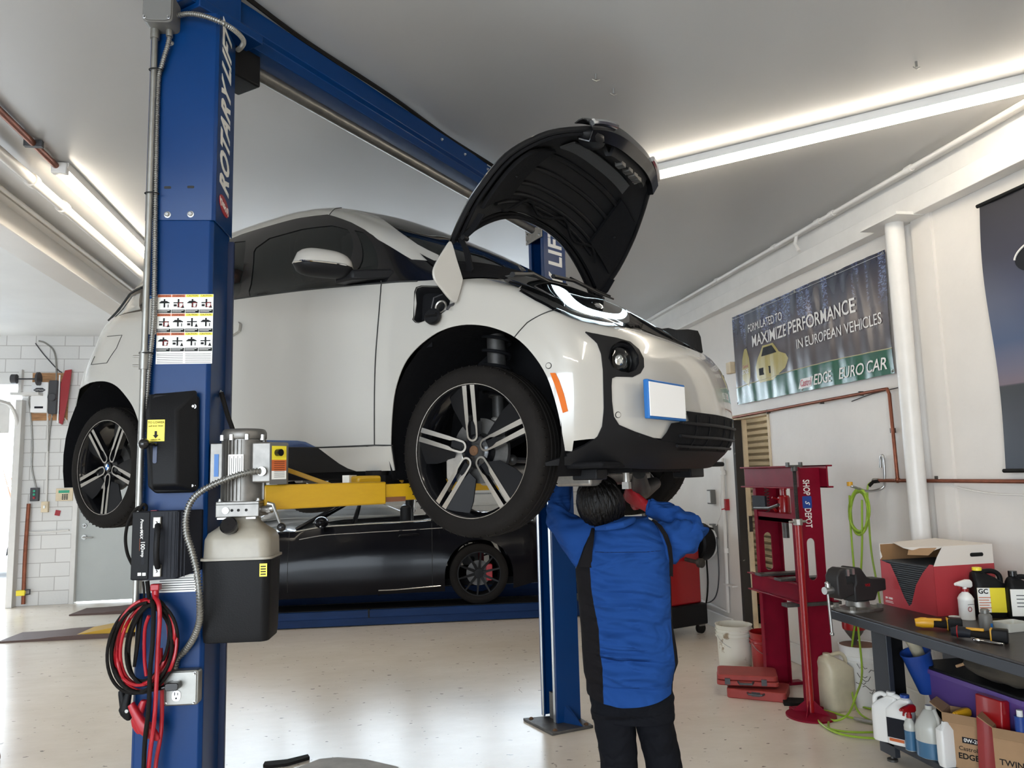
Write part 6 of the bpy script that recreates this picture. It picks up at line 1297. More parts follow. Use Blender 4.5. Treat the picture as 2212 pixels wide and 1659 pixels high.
def simple_car(root, L_, H, arches, paint, top=None, wheelR=.36):
    """L_: stations (x, half width, z sill, z shoulder, z deck); arches: wheel centres x"""
    xs = [s[0] for s in L_]
    def at(x):
        for a, b in zip(L_[:-1], L_[1:]):
            if a[0] <= x <= b[0]: t = (x-a[0])/(b[0]-a[0]); t = t*t*(3-2*t)*.5+t*.5; return [p+(q-p)*t for p, q in zip(a, b)]
        return list(L_[0] if x < xs[0] else L_[-1])
    def sy(x, z):
        _, hw, z0, z1, z2 = at(x); t = (z-z0)/(z1-z0); hz = [-.045, -.01, 0, -.004, -.025, -.06, -.10]
        k = max(0, min(.9999, t))*(len(hz)-1); i = int(k); f = k-i; d = hz[i]+(hz[i+1]-hz[i])*f
        for ax in arches: d += .035*math.exp(-((x-ax)/.42)**2)*math.exp(-((z-z0-.35)/.3)**2)
        return hw+d
    top_ = [(x, at(x)[3]) for x in [xs[0]+(xs[-1]-xs[0])*i/40 for i in range(41)]]
    bot = []; x = xs[0]
    for ax in sorted(arches):
        z0 = at(ax)[2]; bot.append((ax-wheelR-.06, z0)); bot += [(ax+(wheelR+.06)*math.cos(PI-PI*i/16), wheelR+(.19 if H else 0)+(wheelR+.06)*math.sin(PI*i/16)*1.0) for i in range(0, 17)]; bot.append((ax+wheelR+.06, z0))
    outer = [(xs[0], at(xs[0])[2])]+bot+[(xs[-1], at(xs[-1])[2])]+top_[::-1]
    mb = MB()
    for s in (1, -1): fillpoly(mb, outer, step=.09, f=lambda a, b, s=s: (a, s*sy(a, b), b))
    # deck and ends
    gx = [xs[0]+(xs[-1]-xs[0])*i/40 for i in range(41)]
    mb.loft([[(x, sy(x, at(x)[3])*math.sin(PI/2*j/6)*1.0, at(x)[3]+(at(x)[4]-at(x)[3])*math.cos(PI/2*j/6)) for j in range(-6, 7)] for x in gx], closed=False, caps=False)
    for x in (xs[0], xs[-1]):
        z0, z1 = at(x)[2], at(x)[3]; mb.loft([[(x+(.06 if x > 0 else -.06)*(1-abs(q))*1.5, q*sy(x, z0+(z1-z0)*k/5), z0+(z1-z0)*k/5) for q in (-1, -.8, -.4, 0, .4, .8, 1)] for k in range(6)], closed=False, caps=False)
    me = mb.mesh(paint); weld(me); b = put('body', me, root, smooth=50)
    MB().b2((xs[0]+.15, -.7, L_[1][2]+.02), (xs[-1]-.15, .7, L_[1][2]+.1)).build('underbody', 'rough_black', root)
    for ax in arches:
        for s in (-1, 1):
            MB().loft([[(ax+(wheelR+.07)*math.cos(a), s*yy, wheelR+(.19 if H else 0)+(wheelR+.07)*math.sin(a)) for a in [PI*i/16 for i in range(17)]] for yy in (.86, .55)], closed=False, caps=False).build('wheel_housing', 'rough_black', root)
    return b, sy, at
defm('black_paint', (0.005, 0.005, 0.007), rough=.16, coat=.06, spec=.14)
cv = thing('convertible', 'black convertible with its roof down on the low blue lift behind the white car', 'car', (.3, 10.42, 0), -.075)
S_ = [(-3.15, .62, .42, .62, .70), (-2.95, .80, .38, .78, .84), (-2.2, .92, .34, .95, 1.04), (-1.35, .93, .33, 1.10, 1.19), (-.8, .92, .33, 1.17, 1.05), (0, .92, .33, 1.19, 1.0), (.65, .93, .34, 1.21, 1.10), (1.05, .95, .36, 1.20, 1.28), (1.7, .90, .42, 1.12, 1.22), (1.95, .78, .46, 1.06, 1.14), (2.05, .66, .5, 1.0, 1.06)]
b_, sy_, at_ = simple_car(cv, S_, 1, (-1.85, 1.02), 'black_paint')
for ax in (-1.85, 1.02):
    for s in (-1, 1): hubwheel(cv, ax, s*.80, .19+.365, .365)
MB().tube([(x, -sy_(x, at_(x)[3])-.002, at_(x)[3]+.012) for x in [-1.2+2.2*i/20 for i in range(21)]], .009, 6).build('chrome_waist_line', 'chrome', cv)
MB().tube([(x, -sy_(x, at_(x)[3]-.09)-.002, at_(x)[3]-.09) for x in [-1.15+2.0*i/20 for i in range(21)]], .0045, 6).build('highlight_moulding', 'chrome', cv)
MB().tube([(x, -sy_(x, .42)-.003, .40+.05*max(0, x)) for x in [-.2+.75*i/10 for i in range(11)]], .006, 6).build('sill_trim', 'chrome', cv)
MB().tube([(-1.27, -sy_(-1.27, z)-.001, z) for z in [.42+.7*i/10 for i in range(11)]], .003, 6).build('door_gap', 'seam_dark', cv); MB().tube([(.45, -sy_(.45, z)-.001, z) for z in [.42+.76*i/10 for i in range(11)]], .003, 6).build('door_gap', 'seam_dark', cv)
MB().tube([(.05, -.925, 1.04), (.09, -.96, 1.05), (.25, -.96, 1.055), (.29, -.925, 1.05)], .014, 8).build('door_handle', 'black_paint', cv)
wf = MB().tube(crom([(-1.2, -.80, 1.15), (-.85, -.72, 1.34), (-.62, -.62, 1.46), (-.60, 0, 1.50), (-.62, .62, 1.46), (-.85, .72, 1.34), (-1.2, .80, 1.15)], 6), .022, 8).build('windshield_frame', 'black_paint', cv)
MB().loft([[(-1.2, y, 1.15) for y in (-.78, -.4, 0, .4, .78)], [(-.64, y*.8, 1.46) for y in (-.78, -.4, 0, .4, .78)]], closed=False, caps=False).build('windshield', 'glass_clear', wf)
mr_ = MB().ball((-.86, -1.04, 1.24), (.085, .11, .07), 18, 10).build('door_mirror', 'black_paint', cv); MB().tube([(-.86, -1.13, 1.20), (-.80, -1.03, 1.185), (-.84, -.95, 1.19)], .012, 8).build('mirror_trim', 'chrome', mr_); MB().cyl((-.84, -.98, 1.19), (-.84, -.88, 1.13), .02).build('mirror_stalk', 'black_paint', mr_)
for y in (-.38, .38):
    s = MB().rbox((.12, y, 1.12), (.14, .46, .55), .05).build('seat', 'satin_black', cv, bevel=.03)
    MB().rbox((.16, y, 1.43), (.09, .25, .19), .04).build('headrest', 'satin_black', s, bevel=.025); MB().tube([(.22, y-.12, 1.30), (.24, y-.10, 1.5), (.24, y+.10, 1.5), (.22, y+.12, 1.30)], .012, 8).build('roll_hoop', 'chrome', s)
MB().tube([(-.52+.05*math.cos(a), -.38+.18*math.sin(a), 1.26+.17*math.cos(a)) for a in [2*PI*i/24 for i in range(24)]], .015, 8, closed=True).build('steering_wheel', 'satin_black', cv)
MB().b2((-1.0, -.75, .9), (.9, .75, .92)).build('cabin_floor', 'rough_black', cv)
MB().tube([(1.96, -.80, .88), (2.02, -.7, .9)], .03, 6).build('tail_lamp', 'red', cv)
# silver car parked beyond the convertible
defm('silver_paint', (0.62, 0.63, 0.64), rough=.25, coat=1, metal=.2)
sv = thing('parked_car', 'silver car parked in the bay beyond the black convertible', 'car', (-.95, 11.89, 0), 0)
S2 = [(-1.9, .45, .40, .60, .68), (-1.75, .60, .3, .85, .95), (-1.0, .62, .25, 1.0, 1.12), (-.3, .62, .24, 1.1, 1.2), (.6, .62, .24, 1.12, 1.2), (1.6, .62, .26, 1.1, 1.18), (1.9, .55, .35, 1.0, 1.08)]
S2 = [(x*1.0, min(w, .55), a, b, c) for x, w, a, b, c in S2]
simple_car(sv, S2, 0, (-1.35, 1.35), 'silver_paint', wheelR=.32)
for ax in (-1.35, 1.35):
    for s in (-1, 1): hubwheel(sv, ax, s*.50, .33, .32, rimm='alu', cal='alu', W=.2)
MB().loft([[(x, y*w, z) for y in (-1, -.97, -.6, 0, .6, .97, 1)] for x, w, z in ((-.9, .56, 1.10), (-.35, .48, 1.40), (.1, .46, 1.46), (.9, .46, 1.44), (1.5, .50, 1.18))], closed=False, caps=False).build('glasshouse', 'glass_light', sv, solid=.01)
# ================================================================ BACK WALL AT THE LEFT
def bk(px, py, y=YB): return hit((0, 1, 0), y, px, py)
defm('plywood', (0.42, 0.22, 0.10), rough=.7, var=.35, vscale=5, stretch=(1, 1, 8))
defm('copper', (0.24, 0.08, 0.045), rough=.42, metal=.7, var=.25, vscale=10)
a, b = bk(72, 806), bk(146, 908)
t = thing('plywood_board', 'plywood board on the white block wall beside the bay door', 'board', (0, 0, 0)); MB().b2((a.x, YB-.02, b.z), (b.x, YB, a.z)).build('sheet', 'plywood', t); MB().b2((a.x+.02, YB-.03, b.z+.04), (b.x-.1, YB-.02, b.z+.065)).build('batten', 'plywood', t)
a, b = bk(70, 826, YB-.15), bk(103, 891, YB-.15)
t = thing('door_opener', 'white boxed door opener with a dark motor on the plywood board', 'door opener'); bx = MB().b2((a.x, YB-.18, b.z), (b.x, YB-.03, a.z)).build('cover', 'white_sign', t, bevel=.006)
MB().b2((b.x, YB-.16, b.z-.02), (b.x+.12, YB-.02, a.z+.03)).cyl((b.x+.06, YB-.2, (a.z+b.z)/2), (b.x+.06, YB-.05, (a.z+b.z)/2), .06).build('motor', 'dark', t, bevel=.01)
cx_, cz_ = (a.x+b.x)/2, a.z-.12
MB().lathe([(.085, 0), (.085, .003), (.001, .003)], 6, X=frame((cx_, YB-.181, cz_), (1, 0, 0), (0, 0, 1), (0, -1, 0)) @ Matrix.Diagonal((1, .45, 1, 1)), cap=False).build('badge', 'dark', bx); text('LiftMaster', .030, 'badge_lettering', 'lettering_white', bx, frame((cx_, YB-.186, cz_), (1, 0, 0), (0, 0, 1), (0, -1, 0)))
MB().b2((cx_-.06, YB-.182, b.z+.06), (cx_+.06, YB-.180, b.z+.09)).build('print', 'charger_grey', bx)
fp = [bk(146, 802), bk(160, 800), bk(152, 860), bk(140, 918), bk(133, 915), bk(137, 830)]
MBf = MB().add([(p.x, YB-.10, p.z) for p in fp]+[(p.x, YB-.07, p.z) for p in fp], [tuple(range(6)), tuple(range(11, 5, -1))]+[(i, (i+1) % 6, 6+(i+1) % 6, 6+i) for i in range(6)])
t = tag(MBf.build('flag', 'red'), 'red and white cloth flag hanging on the back wall beside the white car', 'flag')
fp = [bk(134, 812), bk(137, 812), bk(132, 916), bk(129, 914)]; MB().add([(p.x, YB-.11, p.z) for p in fp], [(0, 1, 2, 3)]).build('white_edge', 'white_sign', t, solid=.01)
def wire(name, label, pts, r, m, f, cat='cable'): o = MB().tube(crom([f(*p) if len(p) == 2 else Vector(p) for p in pts], 6), r, 8).build(name, m); return tag(o, label, cat)
bw = lambda x, y: bk(x, y)+Vector((0, -.02, 0))
wire('grey_cable', 'grey cable running down from the ceiling past the plywood board on the block wall', [(85, 737), (100, 742), (118, 760), (123, 800), (120, 860), (108, 930), (105, 975)], .012, 'galv', bw)
wire('grey_cable', 'grey cable slanting from the ceiling to the red and white flag', [(78, 742), (95, 765), (125, 798), (135, 805)], .008, 'dark', bw)
wire('grey_cable', 'thin cable hanging from the opener to the push-button box', [(70, 855), (63, 862), (68, 900), (71, 960), (70, 1010), (80, 1056)], .010, 'galv', bw)
wire('grey_cable', 'white looped cable between the opener and the white car', [(103, 884), (118, 885), (140, 903), (150, 920)], .010, 'trimp', bw)
wire('wall_conduit', 'white painted conduit down the block wall to the grey switch', [(104, 870), (104, 980), (101, 1085)], .014, 'trimp', bw, 'conduit')
p = bk(77, 1068); t = thing('push_button_box', 'small black push-button box with green and red buttons on the block wall', 'switch'); MB().b2((p.x-.06, YB-.05, p.z-.10), (p.x+.06, YB, p.z+.10)).build('box', 'dark', t, bevel=.006)
defm('green_b', (.02, .35, .2), rough=.4)
for dz, m in ((.05, 'green_b'), (.0, 'green_b'), (-.05, 'red')): MB().cyl((p.x, YB-.05, p.z+dz), (p.x, YB-.06, p.z+dz), .017).build('button', m, t)
p = bk(99, 1095); t = thing('light_switch', 'beige switch box at the foot of the painted conduit', 'switch'); MB().b2((p.x-.05, YB-.05, p.z-.08), (p.x+.05, YB, p.z+.08)).build('box', 'cream', t, bevel=.006); MB().b2((p.x-.012, YB-.065, p.z-.02), (p.x+.012, YB-.05, p.z+.02)).build('toggle', 'white_sign', t)
p = bk(141, 1069); t = thing('alarm_keypad', 'cream alarm keypad with a small display on the block wall beside the steel door', 'keypad'); MB().b2((p.x-.12, YB-.04, p.z-.09), (p.x+.12, YB, p.z+.10)).build('case', 'cream', t, bevel=.008); MB().b2((p.x-.08, YB-.043, p.z+.03), (p.x+.07, YB-.04, p.z+.07)).build('display', 'green_b', t)
for i in range(3):
    for j in range(4): MB().b2((p.x-.03+i*.03, YB-.045, p.z-.07+j*.022), (p.x-.01+i*.03, YB-.04, p.z-.056+j*.022)).build('key', 'charger_grey', t)
p = bk(125, 1108); tag(MB().box((p.x, YB-.006, p.z), (.07, .012, .08), R=Euler((0, .2, 0)).to_matrix()).build('red_tag', 'red'), 'small red tag stuck on the block wall below the keypad', 'tag')
wire('copper_pipe', 'copper pipe rising from the floor beside the open bay door', [(50, 1305), (54, 1200), (62, 1088)], .028, 'copper', lambda x, y: bk(x, y, YB-.06), 'pipe')
wire('wall_conduit', 'white horizontal conduit low on the block wall', [(61, 1150), (100, 1149), (150, 1145)], .015, 'trimp', bw, 'conduit')
p = bk(45, 1281, YB-.1); t = thing('padlock', 'brass padlock on the door track latch near the floor', 'padlock'); MB().box((p.x, YB-.10, p.z), (.12, .05, .08)).build('lock_body', 'yellow_label', t, bevel=.01); MB().tube([(p.x+.05, YB-.1, p.z-.03), (p.x+.12, YB-.1, p.z-.02), (p.x+.12, YB-.1, p.z+.04), (p.x+.05, YB-.1, p.z+.04)], .012).build('shackle', 'dark', t)
# outside: a white pickup and bare shrubs, all bleached by daylight
defm('white_paint', (0.85, 0.86, 0.88), rough=.2, coat=1)
sy2 = thing('pickup', 'white vehicle standing outside beyond the open bay door', 'car', (-8.35, 17.2, 0), .2)
S3 = [(-2.6, .85, .5, .95, 1.02), (-2.3, .95, .5, 1.05, 1.15), (-1.0, .97, .5, 1.12, 1.25), (.5, .97, .5, 1.15, 1.25), (1.9, .97, .5, 1.10, 1.18), (2.45, .9, .5, 1.0, 1.05)]
simple_car(sy2, S3, 0, (-1.6, 1.6), 'white_paint', wheelR=.42)
for ax in (-1.6, 1.6):
    for s in (-1, 1): hubwheel(sy2, ax, s*.86, .42, .42, rimm='alu', spokes=8, cal='alu', W=.24)
MB().loft([[(x, y*w, z) for y in (-1, -.97, -.5, 0, .5, .97, 1)] for x, w, z in ((-1.3, .85, 1.2), (-.7, .75, 1.75), (.4, .73, 1.82), (1.6, .75, 1.72), (1.9, .85, 1.15))], closed=False, caps=False).build('glasshouse', 'glass_light', sy2, solid=.01)
defm('leafy', (0.45, 0.47, 0.30), rough=.8, var=.3)
rnd = random.Random(5)
for k in range(3):
    bx_ = -10.2+k*1.6; mb = MB(); st_ = MB()
    for i in range(90):
        a = rnd.uniform(0, 2*PI); r = rnd.uniform(.1, .9); z = rnd.uniform(.5, 2.4); c = Vector((r*math.cos(a), r*math.sin(a), z)); s = rnd.uniform(.06, .15); d = Vector((rnd.uniform(-1, 1), rnd.uniform(-1, 1), rnd.uniform(-1, 1))).normalized(); u = d.orthogonal()
        mb.add([c-d*s, c+u*s*.5, c+d*s, c-u*s*.5], [(0, 1, 2, 3)])
    for i in range(12): a = rnd.uniform(0, 2*PI); st_.tube([(0, 0, 0), (.3*math.cos(a), .3*math.sin(a), 1), (.7*math.cos(a), .7*math.sin(a), rnd.uniform(1.6, 2.5))], [.03, .02, .006], 5)
    t = thing('shrub', ('sparse shrub outside, left behind the white vehicle', 'sparse shrub outside, middle one behind the white vehicle', 'sparse shrub outside, nearest the door jamb')[k], 'shrub', (bx_, 21+k*.3, 0)); mb.build('foliage', 'leafy', t, smooth=0); st_.build('branches', 'chipped', t)
# ceiling pipes at the left
z_ = ZC-.05
def cy_line(name, label, px0, py0, px1, py1, z, r, m, y0=None, y1=None, cat='pipe'):
    a, b = hit((0, 0, 1), z, px0, py0), hit((0, 0, 1), z, px1, py1); x = (a.x+b.x)/2; y0 = a.y if y0 is None else y0; y1 = b.y if y1 is None else y1
    t = thing(name, label, cat, (x, 0, z)); MB().cyl((0, y0, 0), (0, y1, 0), r, 14).build('pipe', m, t); return t, x
t, x = cy_line('painted_pipe', 'painted pipe along the ceiling edge at left beside the dropped beam', 0, 345, 300, 580, ZC-.07, .035, 'soffit', -2, YB)
for y in (5.25, 5.75): MB().cyl((0, y-.03, 0), (0, y+.03, 0), .046, 14).build('coupling', 'soffit', t)
t, x = cy_line('painted_pipe', 'thin painted pipe tucked against the dropped beam at left', 0, 400, 285, 628, ZC-.04, .016, 'soffit', -2, YB)
t, x = cy_line('copper_pipe', 'dark copper pipe on the ceiling leading to the left tube light', 0, 243, 118, 352, ZC-.03, .020, 'copper', -2, 5.15)
MB().box((0, 4.75, .0), (.10, .03, .04)).build('pipe_clip', 'dark', t)
# small ceiling fixings
for k, (px, py) in enumerate(((1287, 162), (1979, 135), (1325, 193))):
    p = hit((0, 0, 1), ZC-.005, px, py); tag(MB().cyl((p.x, p.y, ZC), (p.x, p.y, ZC-.03), .006, 8).tube([(p.x-.02, p.y, ZC-.03), (p.x, p.y, ZC-.04), (p.x+.02, p.y, ZC-.03)], .003, 6).build('ceiling_hook', 'steel'), ('small screw hook in the ceiling above the open hood', 'small screw hook in the ceiling above the right tube light', 'tiny screw hook in the ceiling just below its neighbour over the hood')[k], 'hook')
# metal scrap and floor plate in the foreground
p = [fl(x, y) for x, y in ((568, 1659), (572, 1652), (620, 1647), (665, 1636), (669, 1642), (620, 1656), (580, 1661))]
t = tag(MB().add([(q.x, q.y, .002) for q in p]+[(q.x, q.y, .02) for q in p], [tuple(range(7)), tuple(range(13, 6, -1))]+[(i, (i+1) % 7, 7+(i+1) % 7, 7+i) for i in range(7)]).build('rubber_strip', 'rubber'), 'dark rubber strip lying on the floor in the foreground', 'strip')
p = [fl(x, y) for x, y in ((640, 1662), (690, 1642), (730, 1638), (790, 1643), (860, 1659), (865, 1670), (640, 1680))]
t = tag(MB().add([(q.x, q.y, .001) for q in p]+[(q.x, q.y, .008) for q in p], [tuple(range(7)), tuple(range(13, 6, -1))]+[(i, (i+1) % 7, 7+(i+1) % 7, 7+i) for i in range(7)]).build('floor_plate', 'concrete'), 'worn metal floor plate at the bottom edge of the foreground', 'floor plate')
q = fl(8, 1650); t = thing('red_stand', 'dark red metal stand foot at the lower left edge', 'stand', (q.x-.16, q.y, 0)); MB().loft([[(x*w, y*w, z) for x, y in ((-1, -1), (1, -1), (1, 1), (-1, 1))] for z, w in ((.0, .10), (.02, .10), (.38, .05), (.50, .035))]).build('frame', 'chipped', t, bevel=.006)
# ================================================================ RIGHT WALL
defm('press_red', (0.19, 0.004, 0.018), spec=.15, rough=.4, var=.15, vscale=5)
defm('jack_red', (0.30, 0.004, 0.007), rough=.3, coat=.3)
defm('hose_green', (0.26, 0.40, 0.03), rough=.4)
defm('bucket_white', (0.66, 0.63, 0.54), rough=.5, col2=(0.30, 0.22, 0.14), thresh=.58, vscale=6)
defm('plastic_white', (0.80, 0.79, 0.76), rough=.35)
defm('plastic_clear', (0.72, 0.72, 0.66), rough=.3, trans=.3)
defm('jug_tan', (0.56, 0.50, 0.36), rough=.4, var=.12, vscale=7)
defm('case_red', (0.30, 0.035, 0.028), rough=.6, var=.15, vscale=8)
defm('blue_fluid', (0.05, 0.14, 0.25), rough=.25)
defm('card', (0.38, 0.23, 0.12), rough=.8, var=.06)
defm('card_dark', (0.30, 0.16, 0.07), rough=.8)
defm('box_red', (0.42, 0.035, 0.045), rough=.5)
defm('box_white', (0.72, 0.66, 0.60), rough=.5)
defm('bench_steel', (0.022, 0.026, 0.034), rough=.42, col2=(.30, .33, .38), thresh=.70, vscale=22)
defm('bench_top', (0.022, 0.016, 0.014), rough=.38, var=.4, vscale=5, stretch=(1, 6, 1))
defm('purple', (0.11, 0.06, 0.25), rough=.4)
defm('blue_plastic', (0.01, 0.05, 0.26), rough=.4)
defm('tool_yellow', (0.60, 0.30, 0.01), rough=.4)
defm('vise', (0.022, 0.02, 0.02), rough=.5, spec=.3, var=.2, vscale=9)
defm('canvas', (0.055, 0.045, 0.032), rough=.9, bump=.4, bscale=15, var=.3, vscale=3)
Y_ = Vector((0, 1, 0))
# banner with wrinkles; local frame: x along the wall towards the corner is -Y, text reads from far to near
BY0, BY1, BZ0, BZ1 = 4.89, 7.34, 2.415, 3.34
BW, BH = BY1-BY0, BZ1-BZ0
def bn_mat():
    m = mat('banner_print', (.06, .06, .08), rough=.22, spec=.6); nt = m.node_tree; N = nt.nodes; L = nt.links; b = N['Principled BSDF']; tc = N.new('ShaderNodeTexCoord')
    sep = N.new('ShaderNodeSeparateXYZ'); L.new(tc.outputs['Object'], sep.inputs[0])
    r = N.new('ShaderNodeValToRGB'); r.color_ramp.elements[0].color = (.045, .036, .04, 1); r.color_ramp.elements[1].color = (.014, .016, .04, 1); r.color_ramp.elements[1].position = .95; e = r.color_ramp.elements.new(.5); e.color = (.09, .07, .075, 1)
    mr = N.new('ShaderNodeMapRange'); mr.inputs['From Min'].default_value = 0; mr.inputs['From Max'].default_value = BH; L.new(sep.outputs['Y'], mr.inputs[0]); L.new(mr.outputs[0], r.inputs[0])
    # lit windows of a skyline
    br = N.new('ShaderNodeTexBrick'); br.inputs['Scale'].default_value = 26; br.inputs['Mortar Size'].default_value = .03; br.inputs['Color1'].default_value = (.35, .45, .8, 1); br.inputs['Color2'].default_value = (.01, .01, .03, 1); br.inputs['Mortar'].default_value = (0, 0, 0, 1); br.inputs['Bias'].default_value = .35; L.new(tc.outputs['Object'], br.inputs[0])
    n = N.new('ShaderNodeTexNoise'); n.inputs['Scale'].default_value = 1.0; mp = N.new('ShaderNodeMapping'); mp.inputs['Scale'].default_value = (5, .9, 1); L.new(tc.outputs['Object'], mp.inputs[0]); L.new(mp.outputs[0], n.inputs[0])
    rr = N.new('ShaderNodeValToRGB'); rr.color_ramp.elements[0].position = .5; rr.color_ramp.elements[1].position = .56; L.new(n.outputs['Fac'], rr.inputs[0])
    r2 = N.new('ShaderNodeValToRGB'); r2.color_ramp.elements[0].position = .55; r2.color_ramp.elements[1].position = .72; L.new(mr.outputs[0], r2.inputs[0])
    m1 = N.new('ShaderNodeMix'); m1.data_type = 'RGBA'; m1.blend_type = 'MULTIPLY'; m1.inputs[0].default_value = 1; L.new(rr.outputs[0], m1.inputs[6]); L.new(r2.outputs[0], m1.inputs[7])
    m2 = N.new('ShaderNodeMix'); m2.data_type = 'RGBA'; m2.blend_type = 'MULTIPLY'; m2.inputs[0].default_value = 1; L.new(m1.outputs[2], m2.inputs[6]); L.new(br.outputs[0], m2.inputs[7])
    m3 = N.new('ShaderNodeMix'); m3.data_type = 'RGBA'; m3.blend_type = 'ADD'; m3.inputs[0].default_value = .9; L.new(r.outputs[0], m3.inputs[6]); L.new(m2.outputs[2], m3.inputs[7]); L.new(m3.outputs[2], b.inputs['Base Color'])
    return m
M['banner_print'] = bn_mat()
BM = frame((XW-.03, BY1, BZ0), (0, -1, 0), (0, 0, 1), (-1, 0, 0))
def wrk(x, y): return .0035*math.sin(x*23+1.5*math.sin(y*4))*(.35+.65*(1-y/BH))+.0022*math.sin(x*41+y*3)+.005*math.sin(x*9-y*5)
bn = thing('banner', 'dark vinyl banner with white lettering and a green foot on the right wall', 'banner', mtx=BM)
g = MB(); g.loft([[(BW*i/150, BH*j/40, wrk(BW*i/150, BH*j/40)) for i in range(151)] for j in range(41)], closed=False, caps=False); g.build('sheet', 'banner_print', bn, smooth=180)
defm('banner_green', (0.008, 0.10, 0.055), rough=.2, var=.3, vscale=2); defm('gold', (.42, .34, .08), rough=.3); defm('banner_line', (.55, .5, .3), rough=.4); defm('banner_txt', (.80, .78, .76), rough=.4)
gy = lambda x: .17+.035*math.sin(PI*x/BW*.9)
g = MB(); g.loft([[(BW*i/150, gy(BW*i/150)*j/6, wrk(BW*i/150, gy(BW*i/150)*j/6)+.0012) for i in range(151)] for j in range(7)], closed=False, caps=False); g.build('green_band', 'banner_green', bn, smooth=180)
MB().tube([(BW*i/80, gy(BW*i/80)+.004, wrk(BW*i/80, gy(BW*i/80))+.002) for i in range(81)], .004, 5).build('band_edge', 'banner_line', bn)
def btext(s, sz, x, y, m='banner_txt', sx=1, bold=0, sh=0, al='LEFT', par=None, w=None):
    o = text(s, sz, 'lettering', m, par or bn, Matrix(), extr=.0003, shear=sh, bold=bold, align=al)
    vs = o.data.vertices; x0 = min(v.co.x for v in vs); x1 = max(v.co.x for v in vs); k = w/(x1-x0) if w else sx
    for v in vs: v.co.x = x+(v.co.x-x0)*k; v.co.y += y; v.co.z += wrk(v.co.x, v.co.y)+.006
    return o
btext('FORMULATED TO', .115, .33, .735, w=.64); btext('MAXIMIZE PERFORMANCE', .165, .40, .59, w=1.66, bold=.0018); btext('IN EUROPEAN VEHICLES', .125, 1.20, .425, w=1.16)
btext('EDGE', .13, 1.43, .075, w=.27, bold=.0015, sh=.2, m='banner_txt'); btext('EURO CAR', .13, 1.78, .08, w=.60, bold=.001, sh=.2)
g = fillpoly(MB(), [(1.17, .03), (1.38, .03), (1.42, .115), (1.21, .115)], step=.02, f=lambda x, y: (x, y, wrk(x, y)+.003)).build('logo_field', 'white_sign', bn, smooth=0)
btext('Castrol', .085, 1.205, .073, w=.185, m='red', bold=.002, sh=.2, par=bn)
bt = MB(); prof = [(0, .04), (.05, .04), (.095, .16), (.10, .30), (.085, .42), (.05, .52), (.03, .56), (-.03, .56), (-.05, .52), (-.085, .42), (-.10, .30), (-.095, .16), (-.05, .04)]
fillpoly(bt, [(.24+x*.95, .13+y*.75) for x, y in prof[1:-1]], step=.03, f=lambda x, y: (x, y, wrk(x, y)+.003)); bt.build('bottle_picture', 'gold', bn, smooth=0)
btext('Castrol', .045, .165, .37, w=.13, m='red', par=bn); btext('EDGE', .06, .155, .315, w=.15, bold=.001)
cp_ = [(.45, .22), (.50, .17), (.75, .17), (.98, .25), (1.05, .33), (1.0, .38), (.88, .42), (.78, .52), (.60, .52), (.50, .42), (.44, .33)]
fillpoly(MB(), cp_, step=.04, f=lambda x, y: (x, y, wrk(x, y)+.003)).build('car_picture', 'gold', bn, smooth=0)
MB().add([(x, y, wrk(x, y)+.004) for x, y in ((.56, .42), (.84, .42), (.76, .50), (.61, .50))], [(0, 1, 2, 3)]).add([(x, y, wrk(x, y)+.004) for x, y in ((.50, .24), (.70, .24), (.70, .31), (.50, .31))], [(0, 1, 2, 3)]).build('picture_shadow', 'ink', bn, smooth=0)
for x, y in ((.02, .02), (BW-.02, .02), (.02, BH-.02), (BW-.02, BH-.02), (BW/2, BH-.02), (BW*.25, BH-.02), (BW*.75, BH-.02), (BW/2, .02)): MB().tube([(x+.009*math.cos(a), y+.009*math.sin(a), wrk(x, y)+.003) for a in [2*PI*i/12 for i in range(12)]], .003, 5, closed=True).build('grommet', 'steel', bn)
MB().tube([(.02, BH-.03, .01), (BW-.02, BH-.03, .01)], .0012, 4).build('hem_stitch', 'paper', bn)
# poster with car picture, cut by the frame
PM_ = frame((XW-.03, 3.985, 1.70), (0, -1, 0), (0, 0, 1), (-1, 0, 0)); PHt = 1.645; PWd = 1.15
po = thing('poster', 'tall dark poster with a blue dusk sky at the right edge of the wall', 'poster', mtx=PM_)
def po_mat():
    m = mat('poster_print', (0.055, 0.055, 0.055), rough=.35); nt = m.node_tree; N = nt.nodes; L = nt.links; b = N['Principled BSDF']; tc = N.new('ShaderNodeTexCoord'); sep = N.new('ShaderNodeSeparateXYZ'); L.new(tc.outputs['Object'], sep.inputs[0])
    r = N.new('ShaderNodeValToRGB'); cr_ = r.color_ramp; cr_.elements[0].position = 0; cr_.elements[0].color = (0.019, 0.025, 0.039, 1); cr_.elements[1].position = 1; cr_.elements[1].color = (0.030, 0.028, 0.033, 1)
    for p_, c_ in ((.2, (0.028, 0.030, 0.039)), (.307, (0.017, 0.019, 0.022)), (.312, (0.165, 0.121, 0.149)), (.37, (0.121, 0.110, 0.165)), (.47, (0.039, 0.066, 0.149)), (.62, (0.055, 0.066, 0.121)), (.78, (0.033, 0.033, 0.055))): e = cr_.elements.new(p_); e.color = (*c_, 1)
    mr = N.new('ShaderNodeMapRange'); mr.inputs['From Max'].default_value = PHt; L.new(sep.outputs['Y'], mr.inputs[0]); L.new(mr.outputs[0], r.inputs[0]); L.new(r.outputs[0], b.inputs['Base Color']); return m
M['poster_print'] = po_mat()
MB().loft([[(PWd*i/20+.02*math.sin(j*.22)*(1-i/20), PHt*j/30, .004*math.sin(i*.6+j*.3)) for i in range(21)] for j in range(31)], closed=False, caps=False).build('sheet', 'poster_print', po, smooth=180)
